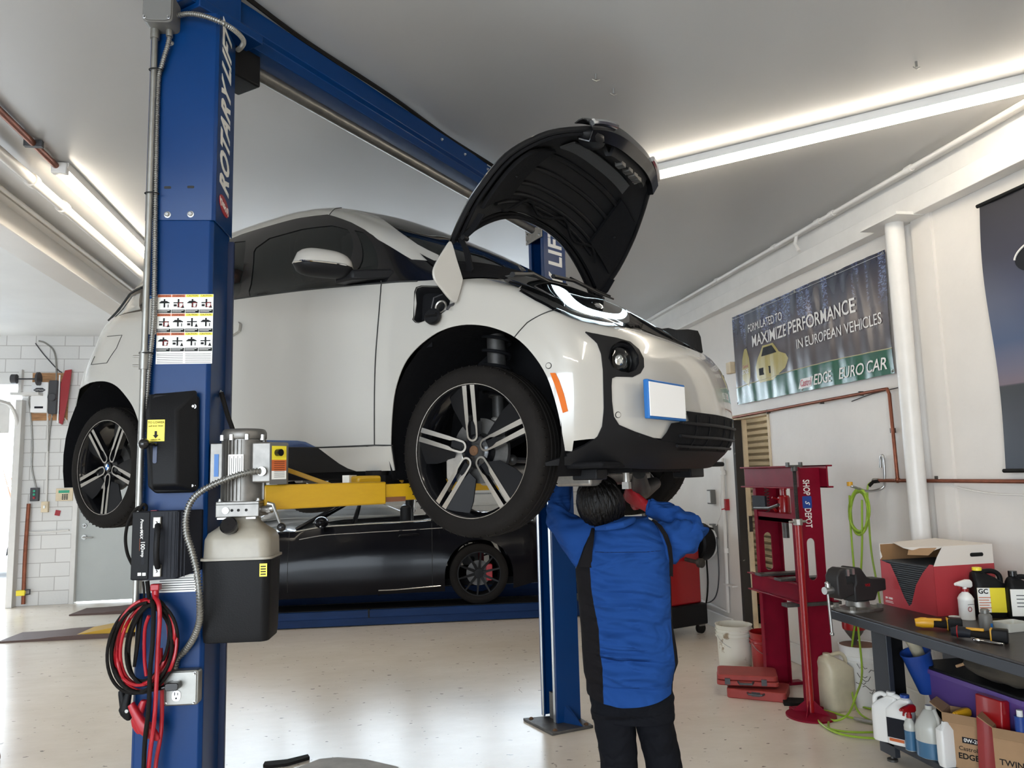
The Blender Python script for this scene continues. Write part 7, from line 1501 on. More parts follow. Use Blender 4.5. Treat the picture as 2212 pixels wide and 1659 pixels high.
MB().cyl((-.01, 0, .004), (PWd, 0, .004), .012).build('lower_rod', 'ink', po); MB().cyl((-.01, PHt, .004), (PWd, PHt, .004), .012).build('upper_rod', 'ink', po)
MB().loft([[(.45+.22*math.cos(a)*k, 1.22+.10*math.sin(a)*k, .01) for a in [2*PI*i/30 for i in range(30)]] for k in (1, .02)], caps=False).build('mirror_picture', 'charger_grey', po)
MB().tube([(.45-.22*math.cos(a), 1.22+.10*math.sin(a), .013) for a in [.1+1.2*i/10 for i in range(11)]], .006, 6).build('highlight_line', 'paper', po)
MB().add([(x, y, .009) for x, y in ((.30, .55), (.26, .75), (.29, .95), (.40, 1.05), (PWd, 1.05), (PWd, .35), (.5, .35))], [tuple(range(7))]).build('car_picture', 'charger_grey', po, smooth=0)
# pipes on the wall
def wx(px, py, d=.03): return wl(px, py, XW-d)
cpz = 2.30
t = thing('copper_pipe', 'copper pipe above the doorway turning down beside the white column', 'pipe'); P = [wx(1584, 902), wx(1700, 881), wx(1916, 840), wx(1922, 850), wx(1939, 1037)]
MB().tube([P[0], P[2]+Vector((0, .05, 0)), P[2], P[2]+Vector((0, -.02, -.04)), P[4]], .013, 10).build('pipe', 'copper', t)
for px, py in ((1660, 889), (1775, 868), (1860, 850), (1929, 930)): p = wx(px, py, .018); MB().box(p, (.04, .014, .035)).build('pipe_clip', 'dark_metal', t)
MB().ball(P[4], .021, 12, 8).build('tee', 'copper', t)
t = thing('copper_pipe', 'horizontal copper air line running to the right from the hose fitting', 'pipe'); a = wx(1898, 1038); b = wx(2212, 1040); b = a+(b-a)*1.5
MB().cyl(a, b, .013, 12).build('pipe', 'copper', t); MB().box(wx(2025, 1033, .018), (.03, .02, .03)).build('pipe_clip', 'dark_metal', t); MB().cyl(a, a+Vector((0, .06, 0)), .017, 6).build('fitting', 'alu', t)
wire('grey_cable', 'thin pale cable sagging below the copper air line', [(2028, 1034), (2060, 1050), (2130, 1065), (2212, 1070), (2300, 1070)], .005, 'trimp', lambda x, y: wx(x, y, .02))
wire('grey_cable', 'thin cable from the banner foot to the white column', [(1840, 867), (1880, 852), (1920, 842), (1950, 835)], .004, 'dark', lambda x, y: wx(x, y, .015))
cz_ = ZC-.10
t = thing('painted_conduit', 'white painted conduit along the top of the right wall', 'conduit'); MB().cyl((XW-.14, YF+.1, ZC-.045), (XW-.14, 8.6, ZC-.045), .018, 10).build('pipe', 'trimp', t)
for y in (4.4, 5.3, 5.5, 6.2, 7.4): MB().cyl((XW-.14, y, ZC-.045), (XW-.14, y+.06, ZC-.045), .025, 10).build('coupling', 'trimp', t)
p = hit((0, 0, 1), ZC-.1, 1706, 520); MB().tube([(XW-.13, p.y, ZC-.05), (XW-.15, p.y, ZC-.13), (XW-.14, p.y-.04, ZC-.20)], .016, 8).build('drain_cock', 'trimp', t)
t = thing('painted_conduit', 'white conduit running down the far wall section past the switch boxes', 'conduit'); MB().tube([wx(1560, 990), wx(1573, 1322), wx(1540, 1308), wx(1480, 1285)], .02, 10).build('pipe', 'trimp', t)
for py in (1022, 1190): MB().cyl(wx(1561+(py-990)*.039, py)-Vector((0, 0, .02)), wx(1561+(py-990)*.039, py)+Vector((0, 0, .03)), .028).build('coupling', 'trimp', t)
MB().b2(wx(1573, 1262, .0), wx(1582, 1266, .06)).build('pipe_clip', 'trimp', t)
for px, py, lab in ((1542, 1073, 'upper grey switch box on the far wall section beside the conduit'), (1547, 1147, 'lower double outlet with a black plug on the far wall section')):
    p = wx(px, py, 0); t = thing('wall_outlet', lab, 'outlet'); MB().box(p-Vector((.03, 0, 0)), (.06, .10, .16)).build('box', 'jbox', t, bevel=.006); MB().box(p-Vector((.062, 0, 0)), (.006, .08, .13)).build('plate', 'trimp', t)
    if py > 1100: MB().box(p-Vector((.085, .0, -.02)), (.05, .04, .04)).build('plug', 'ink', t)
wire('grey_cable', 'thin white cable curling down beside the switch box', [(1556, 1000), (1558, 1050), (1555, 1080), (1556, 1110), (1547, 1135)], .007, 'trimp', lambda x, y: wx(x, y, .05))
wire('black_cord', 'black cord hanging from the outlet down to the floor behind the red machine', [(1540, 1142), (1528, 1146), (1526, 1200), (1529, 1260), (1524, 1310), (1508, 1352)], .010, 'rubber', lambda x, y: wx(x, y, .10))
wire('black_cord', 'thin dark cord looping low along the far wall', [(1548, 1160), (1553, 1240), (1545, 1290), (1520, 1305), (1500, 1306)], .007, 'dark', lambda x, y: wx(x, y, .04))
p = wx(1574, 1090, 0); tag(MB().box(p-Vector((.02, 0, 0)), (.04, .04, .12)).tube([p-Vector((.03, 0, .04)), p-Vector((.07, -.03, .05))], .006).build('wall_hook', 'red'), 'small red hook on the wall beside the conduit', 'hook')
# hose hook and green air hose
t = thing('hose_hook', 'bent steel hook on the wall holding the green air hose', 'hook')
MB().tube(crom([wx(1902, 1010), wx(1903, 988), wx(1908, 988), wx(1911, 1030), wx(1908, 1052), wl(1890, 1060, XW-.10), wl(1868, 1060, XW-.28), wl(1845, 1052, XW-.40), wl(1838, 1050, XW-.42)], 5), .010, 10).build('rod', 'steel', t)
p = wl(1836, 1050, XW-.42); MB().cyl(p, p+Vector((0, 0, .03)), .02).build('tip_cap', 'tool_yellow', t)
hs = thing('air_hose', 'lime green air hose hung on the wall hook and coiled on the floor', 'hose')
HXp = XW-.33
def hc_(cx, cy, rx, ry, n, d0): return [wl(cx+rx*math.cos(-PI/2+2*PI*i/16)*(1-.12*math.sin(i*.7)), cy+ry*math.sin(-PI/2+2*PI*i/16)*(1-.10*math.sin(i*.45+1)), HXp+d0+.018*math.sin(i*1.3)) for i in range(n)]
MB().tube(crom(hc_(1856, 1105, 20, 46, 66, 0), 3), .0075, 7).build('coil', 'hose_green', hs)
MB().tube(crom([wl(1835, 1070, HXp), wl(1837, 1130, HXp), wl(1845, 1230, HXp), wl(1853, 1290, HXp+.02), wl(1840, 1400, HXp+.04), wl(1838, 1470, HXp), fl(1850, 1530, .05), fl(1880, 1556, .01), fl(1930, 1572, .01), fl(1990, 1580, .01)], 6), .0075, 7).build('drop', 'hose_green', hs)
MB().tube(crom([wl(1862, 1080, HXp), wl(1862, 1180, HXp), wl(1858, 1260, HXp), wl(1852, 1330, HXp), wl(1862, 1450, HXp-.02), fl(1850, 1500, .25), fl(1830, 1545, .05), fl(1795, 1555, .01), fl(1762, 1520, .01), fl(1758, 1490, .05), fl(1775, 1480, .02), fl(1830, 1515, .01), fl(1900, 1535, .01), fl(1990, 1540, .01)], 6), .0075, 7).build('drop', 'hose_green', hs)
MB().tube(crom([wx(1898, 1040), wl(1883, 1042, XW-.06), wl(1874, 1055, XW-.10), wl(1876, 1110, XW-.10), wl(1882, 1190, XW-.08), wl(1894, 1260, XW-.08), wl(1905, 1330, XW-.08), wl(1915, 1420, XW-.08), wl(1920, 1490, XW-.1)], 6), .0075, 7).build('supply_hose', 'hose_green', hs)
MB().tube([wx(1900, 1039), wl(1886, 1041, XW-.06), wl(1877, 1050, XW-.09)], .013, 8).build('black_end', 'rubber', hs)
for k, pts in enumerate(([(1765, 1545), (1770, 1560), (1800, 1580), (1850, 1592), (1930, 1596), (2000, 1595)], [(1765, 1545), (1780, 1535), (1830, 1548), (1900, 1563), (1980, 1566)], [(1790, 1560), (1795, 1575), (1850, 1582), (1930, 1580)])): MB().tube(crom([fl(x, y, .012) for x, y in pts], 6), .0075, 7).build('floor_loop', 'hose_green', hs)
MB().tube([fl(1845, 1552, .02), fl(1885, 1560, .02)], .012).build('coupler', 'alu', hs)
# ================================================================ SHOP PRESS
pxc, py0, py1, HT = 3.20, 5.29, 5.93, 1.765
pr = thing('shop_press', 'dark red steel H-frame shop press standing against the right wall', 'press', (pxc, (py0+py1)/2, 0)); oy = (py1-py0)/2
defm('slot_dark', (.02, .01, .01), rough=.8)
for s, nm in ((-1, 'post'), (1, 'post')):
    y = s*oy; W_p = .20; sl = []
    slot = [(.034*math.cos(a), 1.07+.12+.034*math.sin(a)) for a in [PI*i/8 for i in range(9)]]+[(-.034*math.cos(a), 1.07-.12-.034*math.sin(a)) for a in [PI*i/8 for i in range(9)]]
    slot = [(x-.0, z) for x, z in slot]; g = MB()
    for yy in (0, .012):
        fillpoly(g, [(-W_p/2, .02), (W_p/2, .02), (W_p/2, HT-.02), (-W_p/2, HT-.02)], [slot], grid=False, step=9, f=lambda a, b, yy=yy: (a, y+yy-.006, b))
    k = len(slot); g.add([(x, y-.006, z) for x, z in slot]+[(x, y+.006, z) for x, z in slot], [(i, (i+1) % k, k+(i+1) % k, k+i) for i in range(k)])
    dy = .055 if s < 0 else -.055
    g.b2((-W_p/2-.008, y-.006, .02), (-W_p/2, y+dy, HT-.02)).b2((W_p/2, y-.006, .02), (W_p/2+.008, y+dy, HT-.02)); po_ = g.build('post', 'press_red', pr)
    for z in (.25, .37, .49, .61, .95, 1.30):
        if not(.85 < z < 1.3): MB().cyl((-W_p/2+.02, y-.009, z), (-W_p/2+.02, y-.005, z), .009, 10).build('pin_hole', 'slot_dark', po_)
    MB().b2((-.24, y-.04, 0), (.22, y+.04, .025)).build('foot', 'press_red', po_, bevel=.004)
for s in (-1, 1):
    x = s*.115
    MB().b2((x-.006, -oy-.10, HT-.17), (x+.006, oy+.10, HT)).b2((x-.006, -oy-.10, HT-.012), (x+s*.045, oy+.10, HT)).b2((x-.006, -oy-.10, HT-.17), (x+s*.045, oy+.10, HT-.158)).build('head_beam', 'press_red', pr, bevel=.003)
    MB().b2((x-.006, -oy-.06, .76), (x+.006, oy+.08, .90)).b2((x-.006, -oy-.06, .89), (x+s*.045, oy+.08, .90)).b2((x-.006, -oy-.06, .76), (x+s*.045, oy+.08, .77)).build('bed_beam', 'press_red', pr, bevel=.003)
for y in (oy-.18, -oy+.16): MB().b2((-.20, y-.05, .90), (.16, y+.05, .92)).build('bed_plate', 'dark_metal', pr, bevel=.003)
MB().b2((-.24, -oy-.03, .735), (.2, -oy+.05, .76)).build('bed_support', 'dark_metal', pr)
MB().b2((-.10, -oy+.02, 1.33), (.10, oy-.02, 1.365)).b2((-.10, -oy+.02, 1.33), (-.09, oy-.02, 1.40)).build('ram_plate', 'press_red', pr, bevel=.003)
MB().cyl((0, .02, 1.20), (0, .02, 1.34), .025).build('ram', 'dark_metal', pr)
bj = MB().lathe([(.055, 0), (.058, .01), (.058, .03), (.048, .035), (.048, .15), (.04, .165), (.022, .17), (.022, .21), (.028, .212), (.028, .225), (.001, .225)], 24, X=Matrix.Translation((0, .02, 1.365)), cap=False).build('bottle_jack', 'jack_red', pr)
MB().cyl((-.05, .06, 1.41), (-.05, .11, 1.43), .012).cyl((-.10, .02, 1.52), (-.04, .02, 1.50), .007).build('pump_handle', 'jack_red', bj)
for s in (1, -1): MB().tube([(-.03+.016*math.cos(a*PI/5), s*(oy-.09)+.016*math.sin(a*PI/5), 1.36+a*.0024) for a in range(95)], .0035, 6).build('return_spring', 'dark_metal', pr)
MB().b2((-.12, oy-.22, 1.42), (-.105, oy-.01, 1.53)).build('side_plate', 'charger_grey', pr)
MB().tube([(-.14, oy-.08, 1.43), (-.17, -.05, 1.44), (-.16, -.18, 1.47)], .012, 8).build('lever_bar', 'dark_metal', pr)
Xt = lambda z: frame((-.01, -oy-.0085, z), (0, 0, -1), (1, 0, 0), (0, -1, 0))
text('SHOP', .075, 'lettering', 'lettering_white', pr, Xt(1.60), extr=.0006, sx=.62, bold=.001); text('DEPOT', .075, 'lettering', 'lettering_white', pr, Xt(1.375), extr=.0006, sx=.62, bold=.001)
MB().rbox((-.01, -oy-.008, 1.49), (.075, .003, .09), .008, axis=1).build('logo', 'blue_plastic', pr); text('S', .05, 'logo_letter', 'lettering_white', pr, Xt(1.49) @ Matrix.Translation((0, 0, .002)), extr=.0006, shear=.4, bold=.001)
# ---- tall underhoist stand
q = fl(1752, 1547); js = thing('underhoist_stand', 'tall red underhoist stand with a black screw and round base, in front of the press', 'support stand', (q.x, q.y, 0))
zt_ = hit(Vector((0, 1, 0)), q.y, 1716, 1003).z; zm = hit(Vector((0, 1, 0)), q.y, 1722, 1130).z
MB().lathe([(.17, 0), (.17, .012), (.12, .022), (.04, .03), (.001, .03)], 36, cap=False).build('base', 'press_red', js)
MB().cyl((0, 0, .02), (0, 0, zm), .026, 20).build('tube', 'jack_red', js)
for k in range(4): a = PI/4+PI/2*k; u = Vector((math.cos(a), math.sin(a), 0)); n = Vector((-u.y, u.x, 0))*.003; MB().add([u*.02+n+Vector((0, 0, .02)), u*.13+n+Vector((0, 0, .02)), u*.026+n+Vector((0, 0, .11)), u*.02-n+Vector((0, 0, .02)), u*.13-n+Vector((0, 0, .02)), u*.026-n+Vector((0, 0, .11))], [(0, 1, 2), (5, 4, 3), (0, 3, 4, 1), (1, 4, 5, 2), (2, 5, 3, 0)]).build('gusset', 'press_red', js)
n_ = int((zt_-zm)/.008)
MB().tube([(0, 0, zm-.02+(zt_-zm)*i/(n_*2)) for i in range(n_*2+1)], [.012+.002*(i % 2) for i in range(n_*2+1)], 12).build('screw', 'vise', js)
MB().cyl((0, 0, zm-.015), (0, 0, zm+.03), .035, 8).cyl((-.07, 0, zm+.01), (.07, 0, zm+.01), .009).build('screw_nut', 'alu', js, bevel=.004)
MB().b2((-.055, -.02, zt_-.02), (.055, .02, zt_-.005)).b2((-.058, -.02, zt_-.02), (-.045, .02, zt_+.015)).b2((.045, -.02, zt_-.02), (.058, .02, zt_+.015)).cyl((0, 0, zt_-.05), (0, 0, zt_-.01), .022).build('saddle', 'dark_metal', js, bevel=.002)
# ---- buckets
def pail(name, label, q, h, r, m, rings=3, handle=True, cat='bucket'):
    t = thing(name, label, cat, (q.x, q.y, 0)); pf = [(.001, .0), (r*.87, 0), (r*.88, .006)]
    pf += [(r*.94, h*.70)]
    for k in range(rings): z = h*(.74+.075*k); pf += [(r*.95, z), (r*1.03, z+.002), (r*1.03, z+.010), (r*.96, z+.012)]
    pf += [(r, h-.01), (r*1.03, h), (r*.97, h), (r*.93, h*.7), (r*.85, .02), (.001, .02)]
    MB().lathe(pf, 40, cap=False).build('shell', m, t, smooth=35)
    if handle: MB().tube([(r*1.03*math.cos(a), -r*1.05*math.sin(a)*.75-.01, h*.78-r*.9*math.sin(a)*.75) for a in [PI*i/20 for i in range(21)]], .0025, 6).build('wire_handle', 'steel', t)
    return t
q = fl(1604, 1457); q.y += .12; pail('bucket', 'dirty white plastic bucket standing left of the press', q, .40, .155, 'bucket_white')
q = fl(1688, 1470); q = Vector((3.28, 6.18, 0)); pail('bucket', 'red plastic bucket behind the press posts', q, .37, .15, 'jack_red', 2)
q = fl(1885, 1545); q.x += .10; q.y += .25; pt = pail('bucket', 'white scribbled pail with a black cap behind the workbench leg', q, .43, .14, 'plastic_white', 2, False)
MB().lathe([(.137, .41), (.137, .425), (.001, .425)], 30, cap=False).build('contents', 'chipped', pt)
rnd = random.Random(8)
for k in range(7): a = -PI/2-.9+rnd.uniform(0, .7); MB().tube([(.142*math.cos(a+t*.12), .142*math.sin(a+t*.12), .30-k*.03+rnd.uniform(-.02, .02)) for t in range(5)], .002, 5).build('scribble', 'ink', pt)
fq = Vector((q.x-.03, q.y, .425)); fn_ = thing('oil_funnel', 'tin funnel with a red rim standing in the scribbled pail', 'funnel', fq); MB().lathe([(.012, 0), (.015, .03), (.06, .09), (.075, .12), (.070, .12), (.012, .035)], 28, cap=False).build('cone', 'cast', fn_); MB().lathe([(.078, .115), (.082, .13), (.082, .17), (.06, .175), (.05, .17), (.074, .13)], 28, cap=False).build('rim', 'jack_red', fn_)
# blue drum piece behind
# ---- jug
def jug(name, label, q, w, d, h, m, cat='jug', rz=0, neck=(.25, 0), nk_r=.018, capm=None, handle=True, capc=None, nh=.05, zq=0, liquid=None, hs=1):
    """blow-moulded jug: body, neck, side handle"""
    t = thing(name, label, cat, (q.x, q.y, zq), rz); rg = []
    for z, kx, ox in ((0, .92, 0), (.02, 1, 0), (.62, 1, 0), (.72, .96, .0), (.84, .72, neck[0]*.5), (.93, .42, neck[0])):
        rg.append([(x*w*kx/2+ox*w, y*d*min(1, kx*1.05)/2, z*h) for x, y in rrect(2, 2, .45, 4)])
    rg.append([(neck[0]*w+nk_r*1.5*math.cos(a), nk_r*1.5*math.sin(a), h*.95) for a in [PI/4*0+2*PI*i/20 for i in range(20)]])
    rg.append([(neck[0]*w+nk_r*math.cos(a), nk_r*math.sin(a), h*.97) for a in [2*PI*i/20 for i in range(20)]]); rg.append([(neck[0]*w+nk_r*math.cos(a), nk_r*math.sin(a), h) for a in [2*PI*i/20 for i in range(20)]])
    MB().loft(rg).build('body', m, t, smooth=60)
    if handle: MB().tube(crom([(neck[0]*w-.02, 0, h*.92), (-w*.15*hs, 0, h*.97), (-w*.40*hs, 0, h*.88), (-w*.43*hs, 0, h*.68), (-w*.42*hs, 0, h*.55)], 5), [.014]*21, 10).build('handle', m, t)
    if capm: MB().cyl((neck[0]*w, 0, h*.98), (neck[0]*w, 0, h*.98+nh*.6), nk_r*1.25, 20).build('cap', capm, t, bevel=.002)
    if liquid: MB().loft([[(x*w*1.004/2, y*d*1.004/2, z*h) for x, y in rrect(2, 2, .45, 4)] for z in (.01, liquid)]).build('liquid', 'blue_fluid', t)
    return t
q = fl(1828, 1540); q.y += .10; jug('oil_jug', 'tan translucent jug with a slanted spout on the floor between press and workbench', q, .24, .17, .40, 'jug_tan', rz=.2, neck=(-.30, 0), nk_r=.026, hs=-1)
# ---- stacked red tool cases, black cup
q0, q1 = fl(1655, 1512), fl(1745, 1524); cc = thing('tool_case', 'lower closed case of the red stack on the floor', 'tool case', (2.93, 5.72, 0), math.radians(-35)); cc['label'] = 'lower red plastic tool case lying on the floor before the press'
MB().rbox((0, 0, .035), (.44, .30, .07), .03).build('shell', 'case_red', cc, bevel=.008); MB().box((0, -.155, .045), (.06, .012, .03)).build('latch', 'dark', cc); MB().tube([(-.06, -.15, .05), (-.05, -.185, .05), (.05, -.185, .05), (.06, -.15, .05)], .008).build('handle', 'dark', cc)
cc = thing('tool_case', 'upper red plastic tool case lying crooked on the other one', 'tool case', (2.88, 5.80, .071), math.radians(-25)); MB().rbox((0, 0, .035), (.46, .31, .035), .03).rbox((0, 0, .075), (.45, .30, .04), .04).build('shell', 'case_red', cc, bevel=.008)
for x in (-.15, .12): MB().box((x, -.158, .05), (.04, .014, .045)).build('latch', 'dark', cc)
MB().tube([(-.07, -.155, .05), (-.06, -.20, .045), (.03, -.20, .045), (.04, -.155, .05)], .009).build('handle', 'dark', cc)
q = fl(1597, 1490); t = thing('bearing_cup', 'black cylindrical puller cup on the floor left of the red cases', 'tool', (q.x, q.y+.05, 0)); MB().lathe([(.07, 0), (.07, .03), (.05, .035), (.05, .10), (.035, .125), (.02, .13), (.001, .13)], 24, cap=False).build('cup', 'vise', t); MB().b2((-.08, -.10, 0), (.10, -.02, .04)).build('block', 'vise', t, bevel=.01)
q = fl(1722, 1520); tag(MB().box((q.x, q.y, .012), (.20, .14, .024), R=rotz(-.4)).build('floor_block', 'rubber'), 'flat black block on the floor right of the red cases', 'block')
# ---- tire machine behind the person
t = thing('wheel_balancer', 'red wheel balancer cabinet on a black wheeled base beside the person', 'wheel balancer', (3.18, 8.15, 0), .35)
MB().b2((-.42, -.28, .32), (.22, .28, 1.05)).build('cabinet', 'jack_red', t, bevel=.02); MB().b2((-.44, -.32, .10), (.26, .32, .32)).build('base', 'satin_black', t, bevel=.015)
for x in (-.35, .2): 
    for y in (-.26, .26): MB().cyl((x, y-.02, .055), (x, y+.02, .055), .055, 18).build('caster', 'rubber', t); MB().b2((x-.04, y-.03, .08), (x+.04, y+.03, .12)).build('caster_fork', 'galv', t)
sh_ = MB().cyl((.0, -.30, .80), (.0, -.52, .78), .022).cyl((0, -.50, .78), (.0, -.54, .78), .05).build('shaft', 'dark_metal', t)
MB().lathe([(.02, -.10), (.19, -.10), (.21, -.08), (.21, .06), (.19, .09), (.15, .09), (.14, -.05), (.02, -.06)], 36, X=Matrix.Translation((.36, -.12, .95)) @ Euler((0, PI/2, 0)).to_matrix().to_4x4(), cap=False).build('wheel_hood', 'plastic_black', t)
MB().tube([(.36+.09, -.12+.20*math.cos(a), .95+.20*math.sin(a)) for a in [2*PI*i/30 for i in range(30)]], .012, 6, closed=True).build('hood_rim', 'trimp', t)
for k in range(2): MB().tube([(-.05+k*.09+.016*math.cos(a), -.30, .95+.02*math.sin(a)) for a in [PI*1.6*i/10 for i in range(11)]], .005, 6).build('hook', 'steel', t)
MB().b2((-.44, -.34, 1.05), (.28, .3, 1.12)).build('weight_tray', 'satin_black', t, bevel=.01)
for x, h in ((-.25, .22), (-.1, .28), (.1, .20)): MB().cyl((x, .05, 1.12), (x, .05, 1.12+h), .03).build('cone', 'dark_metal', t)
# things in the next room
t = thing('yellow_ramp', 'yellow bar lying in the next room beyond the doorway', 'bar', (4.75, 9.3, .0)); MB().b2((-.25, -.5, 0), (.25, .5, .20)).b2((-.25, -.5, .2), (.25, .5, .30)).build('bar', 'yellow', t, bevel=.01)
t = thing('dark_tub', 'black tub with a copper fitting in the next room', 'tub', (4.35, 8.35, 0)); MB().lathe([(.10, 0), (.14, .2), (.13, .2), (.09, .01), (.001, .01)], 24, cap=False).build('tub', 'satin_black', t); MB().lathe([(.02, 0), (.04, .1), (.09, .14)], 20, X=Matrix.Translation((0, 0, .2)), cap=False).build('fitting', 'copper', t)
# ================================================================ WORKBENCH
BX, BYe, BT = 2.76, 4.42, .885
bench = thing('workbench', 'dark steel workbench with a shelf below along the right wall', 'workbench', (BX, BYe, 0))
MB().b2((0, -3.2, BT-.065), (.80, 0, BT-.012)).build('top_frame', 'bench_steel', bench, bevel=.004); MB().b2((.004, -3.2, BT-.012), (.80, -.004, BT)).build('top', 'bench_top', bench, bevel=.002)
LXo = .24
MB().b2((LXo, -.20, .04), (LXo+.035, -.06, BT-.065)).build('leg', 'bench_steel', bench, bevel=.003); MB().b2((LXo+.035, -.075, .04), (LXo+.20, -.06, BT-.065)).build('leg_panel', 'satin_black', bench)
MB().b2((.72, -.20, .04), (.76, -.06, BT-.065)).build('leg', 'bench_steel', bench, bevel=.003); MB().b2((LXo, -3.1, .04), (LXo+.05, -2.95, BT-.065)).build('leg', 'bench_steel', bench, bevel=.003)
MB().b2((LXo, -3.1, .10), (.78, -.06, .135)).build('shelf', 'bench_steel', bench, bevel=.003)
for x in (LXo+.03, .74): MB().lathe([(.03, 0), (.03, .012), (.01, .016), (.01, .045)], 16, X=Matrix.Translation((x, -.13, 0)), cap=False).build('leveling_foot', 'dark_metal', bench)
def bt(px, py, z=BT): return hit((0, 0, 1), z, px, py)
# vise on the corner
vp_ = bt(1852, 1300); vs = thing('bench_vise', 'black iron bench vise with a steel bar on the workbench corner', 'vise', (2.885, 4.30, BT), 0)
dv = (hit(Vector((0, 1, 0)), 4.28, 1905, 1280)-hit(Vector((0, 1, 0)), 4.28, 1775, 1280)); az = math.radians(12)
vs.rotation_euler = (0, 0, az); vs.scale = (1.18, 1.18, 1.18)
MB().lathe([(.085, 0), (.085, .012), (.06, .02), (.055, .045), (.06, .05)], 28, cap=False).rbox((0, 0, .006), (.24, .16, .012), .05).build('swivel_base', 'cast', vs)
for x, y in ((-.09, -.055), (.09, -.055), (.09, .055), (-.09, .055)): MB().cyl((x, y, 0), (x, y, .03), .015, 6).build('bolt', 'galv', vs)
def prof_y(mb, pr_, y0, y1): k = len(pr_); return mb.add([(p[0], y0, p[1]) for p in pr_]+[(p[0], y1, p[1]) for p in pr_], [tuple(range(k)), tuple(range(2*k-1, k-1, -1))]+[(i, (i+1) % k, k+(i+1) % k, k+i) for i in range(k)])
prof_y(MB(), [(-.055, .045), (.08, .045), (.10, .085), (.16, .09), (.16, .15), (.06, .155), (.03, .17), (-.005, .215), (-.05, .222), (-.06, .21), (-.06, .185), (-.045, .18), (-.045, .14), (-.06, .12)], -.045, .045).build('fixed_jaw', 'vise', vs, bevel=.008)
prof_y(MB(), [(-.055, .085), (-.055, .14), (-.10, .145), (-.105, .185), (-.09, .195), (-.09, .215), (-.115, .222), (-.145, .21), (-.165, .18), (-.165, .09), (-.145, .065), (-.11, .07)], -.042, .042).build('moving_jaw', 'vise', vs, bevel=.008)
MB().b2((-.07, -.05, .185), (-.055, .05, .215)).b2((-.105, -.05, .18), (-.09, .05, .212)).build('jaw_plate', 'steel', vs)
MB().cyl((-.16, 0, .11), (-.215, 0, .11), .019, 16).cyl((-.19, 0, .145), (-.19, 0, .11), .014).build('spindle_head', 'steel', vs); MB().cyl((-.195, 0, .14), (-.185, 0, -.10), .007, 10).ball((-.185, 0, -.105), .011).ball((-.195, 0, .145), .011).build('bar', 'steel', vs)
text('VISE', .02, 'cast_lettering', 'red', vs, frame((.03, -.0465, .125), (1, 0, 0), (0, 0, 1), (0, -1, 0)))
# torn carton of oil-absorbent pads
A, B, Cc_ = bt(1909, 1305), bt(2026, 1332), bt(2168, 1324)
e1_ = (B-A); e1_.z = 0; wA = e1_.length; ux = e1_.normalized(); uy = Vector((-ux.y, ux.x, 0)); uy = uy if (Cc_-B).dot(uy) > 0 else -uy
dB = .40; hB = .30
bxm = frame((A.x, A.y, BT), ux, uy, (0, 0, 1)) if ux.cross(uy).z > 0 else frame((A.x, A.y, BT), ux, uy)
cb = thing('carton', 'torn red and white carton full of grey absorbent sheets on the workbench', 'box', mtx=bxm)
lb = bxm.inverted(); Bl = lb @ B; wA = Bl.x; dB = (lb @ Cc_).y; sgn = 1 if dB > 0 else -1; dB = abs(dB); 
hB = (lb @ hit(uy, B.dot(uy), 2010, 1182)).z
notch = [(0, hB*.83), (wA*.07, hB*.76), (wA*.20, hB*.66), (wA*.30, hB*.46), (wA*.42, hB*.18), (wA*.50, hB*.06), (wA*.55, hB*.10), (wA*.66, hB*.40), (wA*.80, hB*.60), (wA*.93, hB*.74), (wA, hB*.84)]
def yy(v): return v*sgn
cw_ = MB()
# front panel in two colours: red below, white above
fillpoly(cw_, [(0, 0), (wA, 0)]+[(wA, hB*.74)]+[p for p in notch[::-1] if p[1] < hB*.75]+[(0, hB*.70)], step=.05, f=lambda a, b: (a, yy(0), b)); cw_.b2((wA-.003, yy(0), 0), (wA, yy(dB), hB*.72)).b2((0, yy(0), 0), (.003, yy(dB), hB*.72)).b2((0, yy(dB-.003), 0), (wA, yy(dB), hB*.72)).b2((.003, yy(.003), .001), (wA-.003, yy(dB-.003), .004))
cw_.build('carton_wall', 'box_red', cb, smooth=0)
MB().b2((wA-.003, yy(.07), hB*.72), (wA, yy(dB), hB)).add([(wA, yy(0), hB*.72), (wA, yy(.07), hB*.72), (wA, yy(.07), hB), (wA, yy(.055), hB*.95), (wA, yy(.03), hB*.86)], [(0, 1, 2, 3, 4)]).b2((0, yy(.0), hB*.72), (.003, yy(dB), hB*.96)).b2((0, yy(dB-.003), hB*.72), (wA, yy(dB), hB)).add([(0, yy(0), hB*.70), (wA*.05, yy(0), hB*.76), (wA*.02, yy(0), hB*.85), (0, yy(0), hB*.88)], [(0, 1, 2, 3)]).build('carton_top_band', 'box_white', cb, smooth=0)
MB().add([(0, yy(.10), hB*.97), (wA*.4, yy(.03), hB*.93), (wA*.75, yy(.05), hB*.88), (wA, yy(.08), hB), (wA, yy(dB), hB), (0, yy(dB), hB)], [tuple(range(6))]).build('lid', 'box_white', cb, smooth=0, solid=.004)
MB().add([(wA*.45, yy(.05), hB*.92), (wA*.95, yy(.05), hB*.98), (wA*.9, yy(.01), hB*.87), (wA*.55, yy(.0), hB*.84)], [(0, 1, 2, 3)]).build('torn_flap', 'card', cb, smooth=0, solid=.003)
MB().b2((.004, yy(dB-.02), hB*.3), (wA-.004, yy(dB-.004), hB*.97)).b2((.004, yy(.004), .01), (.008, yy(dB-.01), hB*.95)).build('inner_card', 'card_dark', cb, smooth=0)
defm('felt', (.06, .065, .07), rough=.95)
pads = thing('absorbent_pads', 'stack of dark grey absorbent sheets inside the torn carton', 'sheets', mtx=bxm @ Matrix.Translation((0, 0, .005)))
npad = 22
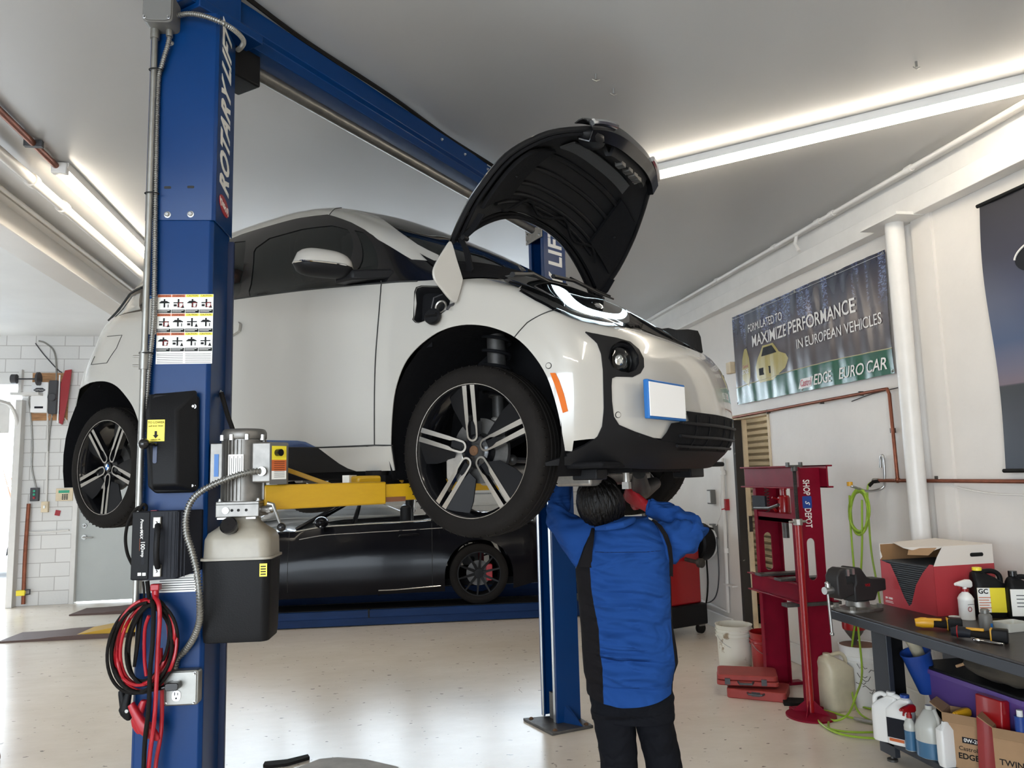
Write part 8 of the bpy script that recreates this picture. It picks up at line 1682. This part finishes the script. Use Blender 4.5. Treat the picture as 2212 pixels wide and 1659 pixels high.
for k in range(npad): 
    j = .002*math.sin(k*1.7); MB().b2((.010+j, yy(.006+j), k*hB*.70/npad), (wA-.008+j, yy(dB-.03), (k+.66)*hB*.70/npad)).build('sheet', 'felt', pads, smooth=0)
MB().rbox((wA+.001, yy(dB*.72), hB*.86), (.004, .09, .022), .010, axis=0).build('hand_hole', 'ink', cb)
text('SM 1000', .018, 'lettering', 'lettering_white', cb, frame((.055, yy(-.001), .045), (1, 0, 0), (0, 0, 1), (0, -1, 0))); MB().b2((.02, yy(-.001), .018), (.09, yy(0), .021)).b2((.02, yy(-.001), .026), (.085, yy(0), .029)).build('print', 'lettering_white', cb)
# ---- bottles on the bench
def spray(name, label, q, z, h, m, trig, rz=0, collar=None, cat='spray bottle', liquid=None, r=.040):
    t = thing(name, label, cat, (q.x, q.y, z), rz)
    MB().lathe([(.001, 0), (r, 0), (r, .01), (r, h*.48), (r*1.04, h*.52), (r*.75, h*.62), (r*.42, h*.68), (r*.38, h*.74), (.001, h*.74)], 28, cap=False).build('bottle', m, t)
    if liquid: MB().lathe([(r*1.01, .002), (r*1.01, h*.48*liquid)], 28, cap=False).build('liquid', 'blue_fluid', t)
    MB().cyl((0, 0, h*.70), (0, 0, h*.77), r*.48, 16).build('collar', collar or trig, t)
    MB().loft([[(x, y, zz_) for y, zz_ in rrect(.024, hh, .006, 2)] if False else [(x, p[0], h*.90+oz+p[1]) for p in rrect(.024, hh, .006, 2)] for x, hh, oz in ((-.055, .018, .0), (-.03, .030, .0), (.01, .045, .0), (.035, .045, -.002), (.045, .03, -.004))]).cyl((0, 0, h*.76), (0, 0, h*.90), .011).cyl((-.055, 0, h*.90), (-.066, 0, h*.90), .008).build('spray_head', trig, t, bevel=.002)
    MB().tube([(-.018, 0, h*.88), (-.040, 0, h*.82), (-.042, 0, h*.76)], .006, 8).build('trigger', collar or trig, t)
    return t
q = bt(2090, 1337); t = spray('spray_bottle', 'white spray bottle with a red collar in front of the red carton', q, BT, .215, 'plastic_white', 'plastic_white', rz=.1, collar='jack_red')
MB().tube([(-.018+.012*math.cos(a), -.0405, .06+.012*math.sin(a)) for a in [2*PI*i/16 for i in range(16)]], .002, 5, closed=True).build('round_logo', 'jack_red', t); MB().b2((-.03, -.042, .085), (.025, -.0405, .087)).build('label_line', 'ink', t)
q = bt(2130, 1335); q = bt(2138, 1333)+Vector((.02, .02, 0)); cj = jug('coolant_jug', 'black jug with a yellow cap and yellow label beside the white spray bottle', q, .165, .10, .26, 'plastic_black', rz=-.35, neck=(-.28, 0), nk_r=.020, capm='yellow_label', zq=BT, nh=.03, hs=-1)
MB().b2((-.075, -.053, .03), (.07, -.0505, .165)).build('label', 'yellow_label', cj); MB().b2((-.075, -.0545, .03), (-.01, -.0525, .165)).build('label_field', 'paper', cj); text('GC', .036, 'label_text', 'ink', cj, frame((-.045, -.0555, .145), (1, 0, 0), (0, 0, 1), (0, -1, 0)), bold=.0008)
for k in range(6): MB().b2((-.07, -.0555, .04+k*.014), (-.018+.01*(k % 2), -.054, .044+k*.014)).build('print', 'orange', cj)
q = bt(2205, 1338)+Vector((.03, .02, 0)); bb = jug('oil_bottle', 'black bottle with a pale label at the right edge behind the black jug', q, .14, .09, .235, 'plastic_black', rz=-.35, neck=(-.2, 0), nk_r=.018, capm='gloss_black', zq=BT, hs=-1); MB().b2((-.068, -.0475, .02), (.03, -.0455, .165)).build('label', 'paper', bb)
for k in range(4): MB().b2((-.04, -.049, .07+k*.02), (.0, -.0475, .074+k*.02)).build('print', 'charger_grey', bb)
q = bt(2131, 1362); gb = thing('reservoir_bottle', 'grey capped plastic bottle in front of the yellow-labelled black jug', 'bottle', (q.x, q.y, BT)); MB().lathe([(.001, 0), (.030, 0), (.031, .075), (.024, .085), (.018, .088), (.001, .088)], 24, cap=False).build('bottle', 'jbox', gb); MB().lathe([(.020, .088), (.021, .105), (.017, .110), (.001, .110)], 20, cap=False).build('cap', 'galv', gb); MB().b2((.0, -.0315, .02), (.014, -.030, .04)).build('label', 'plate_blue', gb)
q = bt(2064, 1352); tag(MB().lathe([(.001, .002), (.022, .002), (.026, .05), (.030, .05), (.024, 0)], 24, X=Matrix.Translation((q.x, q.y, BT)), cap=False).build('plastic_cup', 'plastic_clear'), 'small clear cup between the power drills and the white spray bottle', 'cup')
tb = thing('plastic_tray', 'clear plastic parts tray at the right end of the bench', 'tray', (bt(2185, 1362).x, bt(2185, 1362).y, BT), .1); MB().rbox((0, 0, .004), (.13, .09, .006), .01).build('base', 'plastic_clear', tb); MB().loft([[(x, y, z) for x, y in rrect(w, w*.7, .012, 3)] for z, w in ((.004, .13), (.045, .145), (.045, .138), (.006, .124))], caps=False).build('rim', 'plastic_clear', tb)
# ---- cordless tools
def cordless(name, label, p0, p1, hand, nose):
    d = p1-p0; d.z = 0; L_ = d.length; u = d.normalized(); t = thing(name, label, 'power tool', mtx=frame((p0.x, p0.y, BT), u, Vector((-u.y, u.x, 0))))
    MB().tube([(0, 0, .032), (.03, 0, .034), (.05, 0, .034), (.085, 0, .030)], [.020, .027, .027, .022], 14).build('head', nose, t)
    MB().tube([(.06, 0, .034), (L_*.42, 0, .030), (L_*.6, 0, .028), (L_*.72, 0, .030)], [.021, .017, .018, .022], 12).build('grip', 'rubber', t)
    MB().rbox((L_*.45, 0, .052), (L_*.34, .020, .012), .005).build('switch_housing', 'tool_yellow', t, bevel=.003)
    MB().rbox((L_*.76, 0, .033), (.016, .056, .062), .008, axis=0).build('yellow_collar', 'tool_yellow', t, bevel=.003)
    MB().rbox((L_*.90, 0, .033), (.068, .060, .062), .010, axis=0).build('battery', 'plastic_black', t, bevel=.004)
    return t
cordless('impact_driver', 'yellow and black cordless power tool nearest the carton on the bench', bt(1978, 1358), bt(2052, 1362)+Vector((.04, -.02, 0)), 1, 'tool_yellow')
rt = cordless('cordless_ratchet', 'black and yellow cordless ratchet with a red nose ring near the bench edge', bt(2056, 1378), bt(2155, 1388)+Vector((.03, -.02, 0)), 1, 'charger_grey')
MB().tube([(.028, .0275*math.cos(a), .034+.0275*math.sin(a)) for a in [2*PI*i/20 for i in range(20)]], .003, 6, closed=True).build('red_ring', 'jack_red', rt)
p0, p1 = bt(2106, 1386), bt(2168, 1396); t = thing('ratchet_wrench', 'chrome ratchet wrench lying at the front edge of the workbench', 'wrench', mtx=frame((p0.x, p0.y, BT), (p1-p0).normalized(), Vector((0, 0, 1)).cross((p1-p0).normalized())))
L_ = (p1-p0).length; MB().ball((.012, 0, .010), (.022, .016, .009), 18, 8).build('head', 'chrome', t); MB().tube([(.03, 0, .009), (L_*.5, 0, .008), (L_*.55, 0, .009), (L_, 0, .008)], [.005, .0045, .007, .0065], 10).build('shaft', 'chrome', t)
# ---- below the bench
SZ = .135
def sf(px, py, z=SZ): return hit((0, 0, 1), z, px, py)
for k, (px, py, lab) in enumerate(((1915, 1602, 'white jug nearest the bench leg on the lower shelf'), (1945, 1610, 'second white jug from the bench leg, with a black label'))):
    q = sf(px, py)+Vector((.03, .02, 0)); j = jug('washer_jug', lab, q, .15, .10, .27, 'plastic_white', rz=-1.0, neck=(.22, 0), nk_r=.020, capm='plastic_white' if k == 0 else 'blue_plastic', zq=SZ, nh=.03)
    if k: lb_ = MB().b2((-.06, -.053, .04), (.04, -.0505, .15)).build('label', 'charger_grey', j); MB().b2((-.05, -.0545, .02), (.03, -.0505, .036)).build('red_print', 'orange', j)
q = sf(1975, 1622); spray('spray_bottle', 'clear spray bottle with a red trigger and dark blue liquid under the bench', q+Vector((.0, .02, 0)), SZ, .25, 'plastic_clear', 'jack_red', rz=.2, liquid=.9, r=.032)
q = sf(2010, 1636)+Vector((.03, .02, 0)); gj = thing('gallon_jug', 'round clear gallon jug half full of blue fluid under the bench', 'jug', (q.x, q.y, SZ)); MB().lathe([(.001, 0), (.075, 0), (.078, .01), (.078, .15), (.070, .18), (.030, .245), (.019, .25), (.019, .27), (.001, .27)], 32, cap=False).build('body', 'plastic_clear', gj); MB().lathe([(.079, .002), (.079, .085)], 32, cap=False).build('liquid', 'blue_fluid', gj); MB().tube([(.01, -.03, .25), (.0, -.065, .22), (.0, -.075, .17)], .010).build('handle', 'plastic_clear', gj)
q = sf(2043, 1655)+Vector((.02, 0, 0)); tag(MB().loft([[(q.x+x, q.y+y, SZ+z) for x, y in rrect(w, w*.55, .015, 3)] for z, w in ((0, .09), (.02, .1), (.19, .1), (.215, .05), (.23, .035))]).build('flat_bottle', 'plastic_white'), 'flat pale bottle between the blue-fluid jug and the cartons', 'bottle')
def carton(name, label, q, w, d, h, rz, m='card', lines=(), open_=True):
    t = thing(name, label, 'box', (q.x, q.y, SZ), rz); th = .004
    MB().b2((0, 0, 0), (w, th, h)).build('side', m, t, smooth=0); MB().b2((0, d-th, 0), (w, d, h)).build('side', m, t, smooth=0); MB().b2((0, th, 0), (th, d-th, h)).build('side', m, t, smooth=0); MB().b2((w-th, th, 0), (w, d-th, h)).build('side', m, t, smooth=0); MB().b2((th, th, 0), (w-th, d-th, th)).build('bottom', m, t, smooth=0)
    if open_: MB().add([(0, 0, h), (w, 0, h), (w*.96, -d*.22, h-d*.25), (w*.04, -d*.22, h-d*.25)], [(0, 1, 2, 3)]).build('flap', m, t, smooth=0, solid=.003); MB().add([(0, 0, h), (0, d, h), (-w*.25, d*.95, h+.04), (-w*.25, d*.05, h+.04)], [(0, 1, 2, 3)]).build('flap', m, t, smooth=0, solid=.003)
    for s, sz, x, z, b in lines: text(s, sz, 'lettering', 'ink', t, frame((x, -.001, z), (1, 0, 0), (0, 0, 1), (0, -1, 0)), align='LEFT', bold=b)
    return t
q = Vector((3.03, 3.84, 0)); c_ = carton('carton', 'open brown carton marked 0W-20 and EDGE on the lower shelf', q, .24, .15, .275, -.95, lines=(('Castrol', .030, .07, .105, 0), ('EDGE', .040, .065, .065, .001)))
lb_ = MB().b2((.09, -.002, .135), (.18, 0, .165)).build('label', 'charger_grey', c_); text('0W-20', .026, 'label_text', 'lettering_white', c_, frame((.135, -.003, .150), (1, 0, 0), (0, 0, 1), (0, -1, 0)), bold=.0005)
q2 = Vector((3.055, 3.52, 0)); c_ = carton('carton', 'open brown carton marked TWIN POWER at the right edge of the shelf', q2, .26, .15, .29, -.95, lines=(('TWIN', .040, .02, .13, .0005), ('POWER', .040, .02, .085, .0005), ('TURBO', .040, .02, .04, .0005)))
q = Vector((3.13, 3.80, 0)); spray('spray_bottle', 'spray bottle with a yellow trigger standing in the brown carton', q, SZ+.006, .30, 'plastic_white', 'tool_yellow', rz=.1, r=.030)
rd = thing('red_container', 'tilted red plastic container between the two brown cartons', 'container', (3.12, 3.60, SZ+.02), -.25); MB().rbox((0, 0, .20), (.06, .16, .38), .012).build('shell', 'jack_red', rd, bevel=.006); rd.rotation_euler = (0, .06, .1)
bc = thing('blue_can', 'small blue can with a white cap in the right carton', 'can', (3.15, 3.44, SZ+.15)); MB().cyl((0, 0, 0), (0, 0, .21), .026, 20).build('can', 'blue_plastic', bc); MB().cyl((0, 0, .21), (0, 0, .24), .014, 16).build('cap', 'plastic_white', bc)
# blue cup, tilted bottle, purple tote with a bag, white can
q = sf(1985, 1560); cu = thing('blue_pail', 'tilted blue plastic pail wedged behind the jugs under the bench', 'pail', mtx=Matrix.Translation((3.22, 4.17, .42)) @ Euler((0, -.30, .0)).to_matrix().to_4x4())
MB().lathe([(.001, 0), (.055, 0), (.082, .23), (.086, .23), (.086, .24), (.078, .24), (.050, .01), (.001, .01)], 32, cap=False).build('shell', 'blue_plastic', cu)
pu_ = thing('purple_tote', 'purple plastic tote with a dark lid under the bench', 'storage box', (3.34, 3.83, SZ+.215), 0); MB().loft([[(x, y, z) for x, y in rrect(w, w*2.4, .03, 4)] for z, w in ((0, .27), (.19, .32), (.19, .345), (.215, .345), (.215, .30))]).build('tub', 'purple', pu_); MB().rbox((0, 0, .222), (.33, .80, .014), .03).build('lid', 'satin_black', pu_, bevel=.004)
tag(MB().b2((3.24, 3.5, SZ), (3.48, 4.15, SZ+.21)).build('support_crate', 'satin_black'), 'black crate carrying the purple tote on the lower shelf', 'crate')
g = MB(); rnd = random.Random(11); rg = []
for j in range(13):
    a = -PI/2+PI*j/12; rg.append([(math.cos(b)*math.cos(a)*.17*(1+.12*math.sin(3*b+j)), math.sin(b)*math.cos(a)*.26*(1+.10*math.sin(4*b-j*.7)), .085+.085*math.sin(a)*(1+.10*math.sin(5*b))) for b in [2*PI*i/36 for i in range(36)]])
bg = thing('canvas_bag', 'crumpled olive canvas bag lying on the lid of the purple tote', 'bag', (3.33, 3.68, SZ+.445)); g.loft(rg).build('bag_body', 'canvas', bg, smooth=180); MB().tube(crom([(-.1, -.2, .12), (-.14, -.05, .16), (-.12, .1, .10), (-.15, .2, .05)], 5), .008).build('strap', 'card', bg)
t = spray('spray_bottle', 'tan spray bottle hanging tilted under the bench top', Vector((3.28, 4.22, 0)), .60, .24, 'jug_tan', 'satin_black', r=.036); t.matrix_world = Matrix.Translation((3.22, 4.22, .60)) @ Euler((0, -.55, .3)).to_matrix().to_4x4()
tag(MB().cyl((3.45, 4.0, SZ), (3.45, 4.0, .80), .06, 24).build('standing_tube', 'plastic_white'), 'tall white tube standing behind the tilted bottles under the bench', 'tube')
p = wl(1584, 795); tag(MB().box((XW-.03, p.y, p.z), (.06, .10, .12)).build('sensor_box', 'cream', bevel=.006), 'small cream box on the wall at the left edge of the banner', 'sensor')
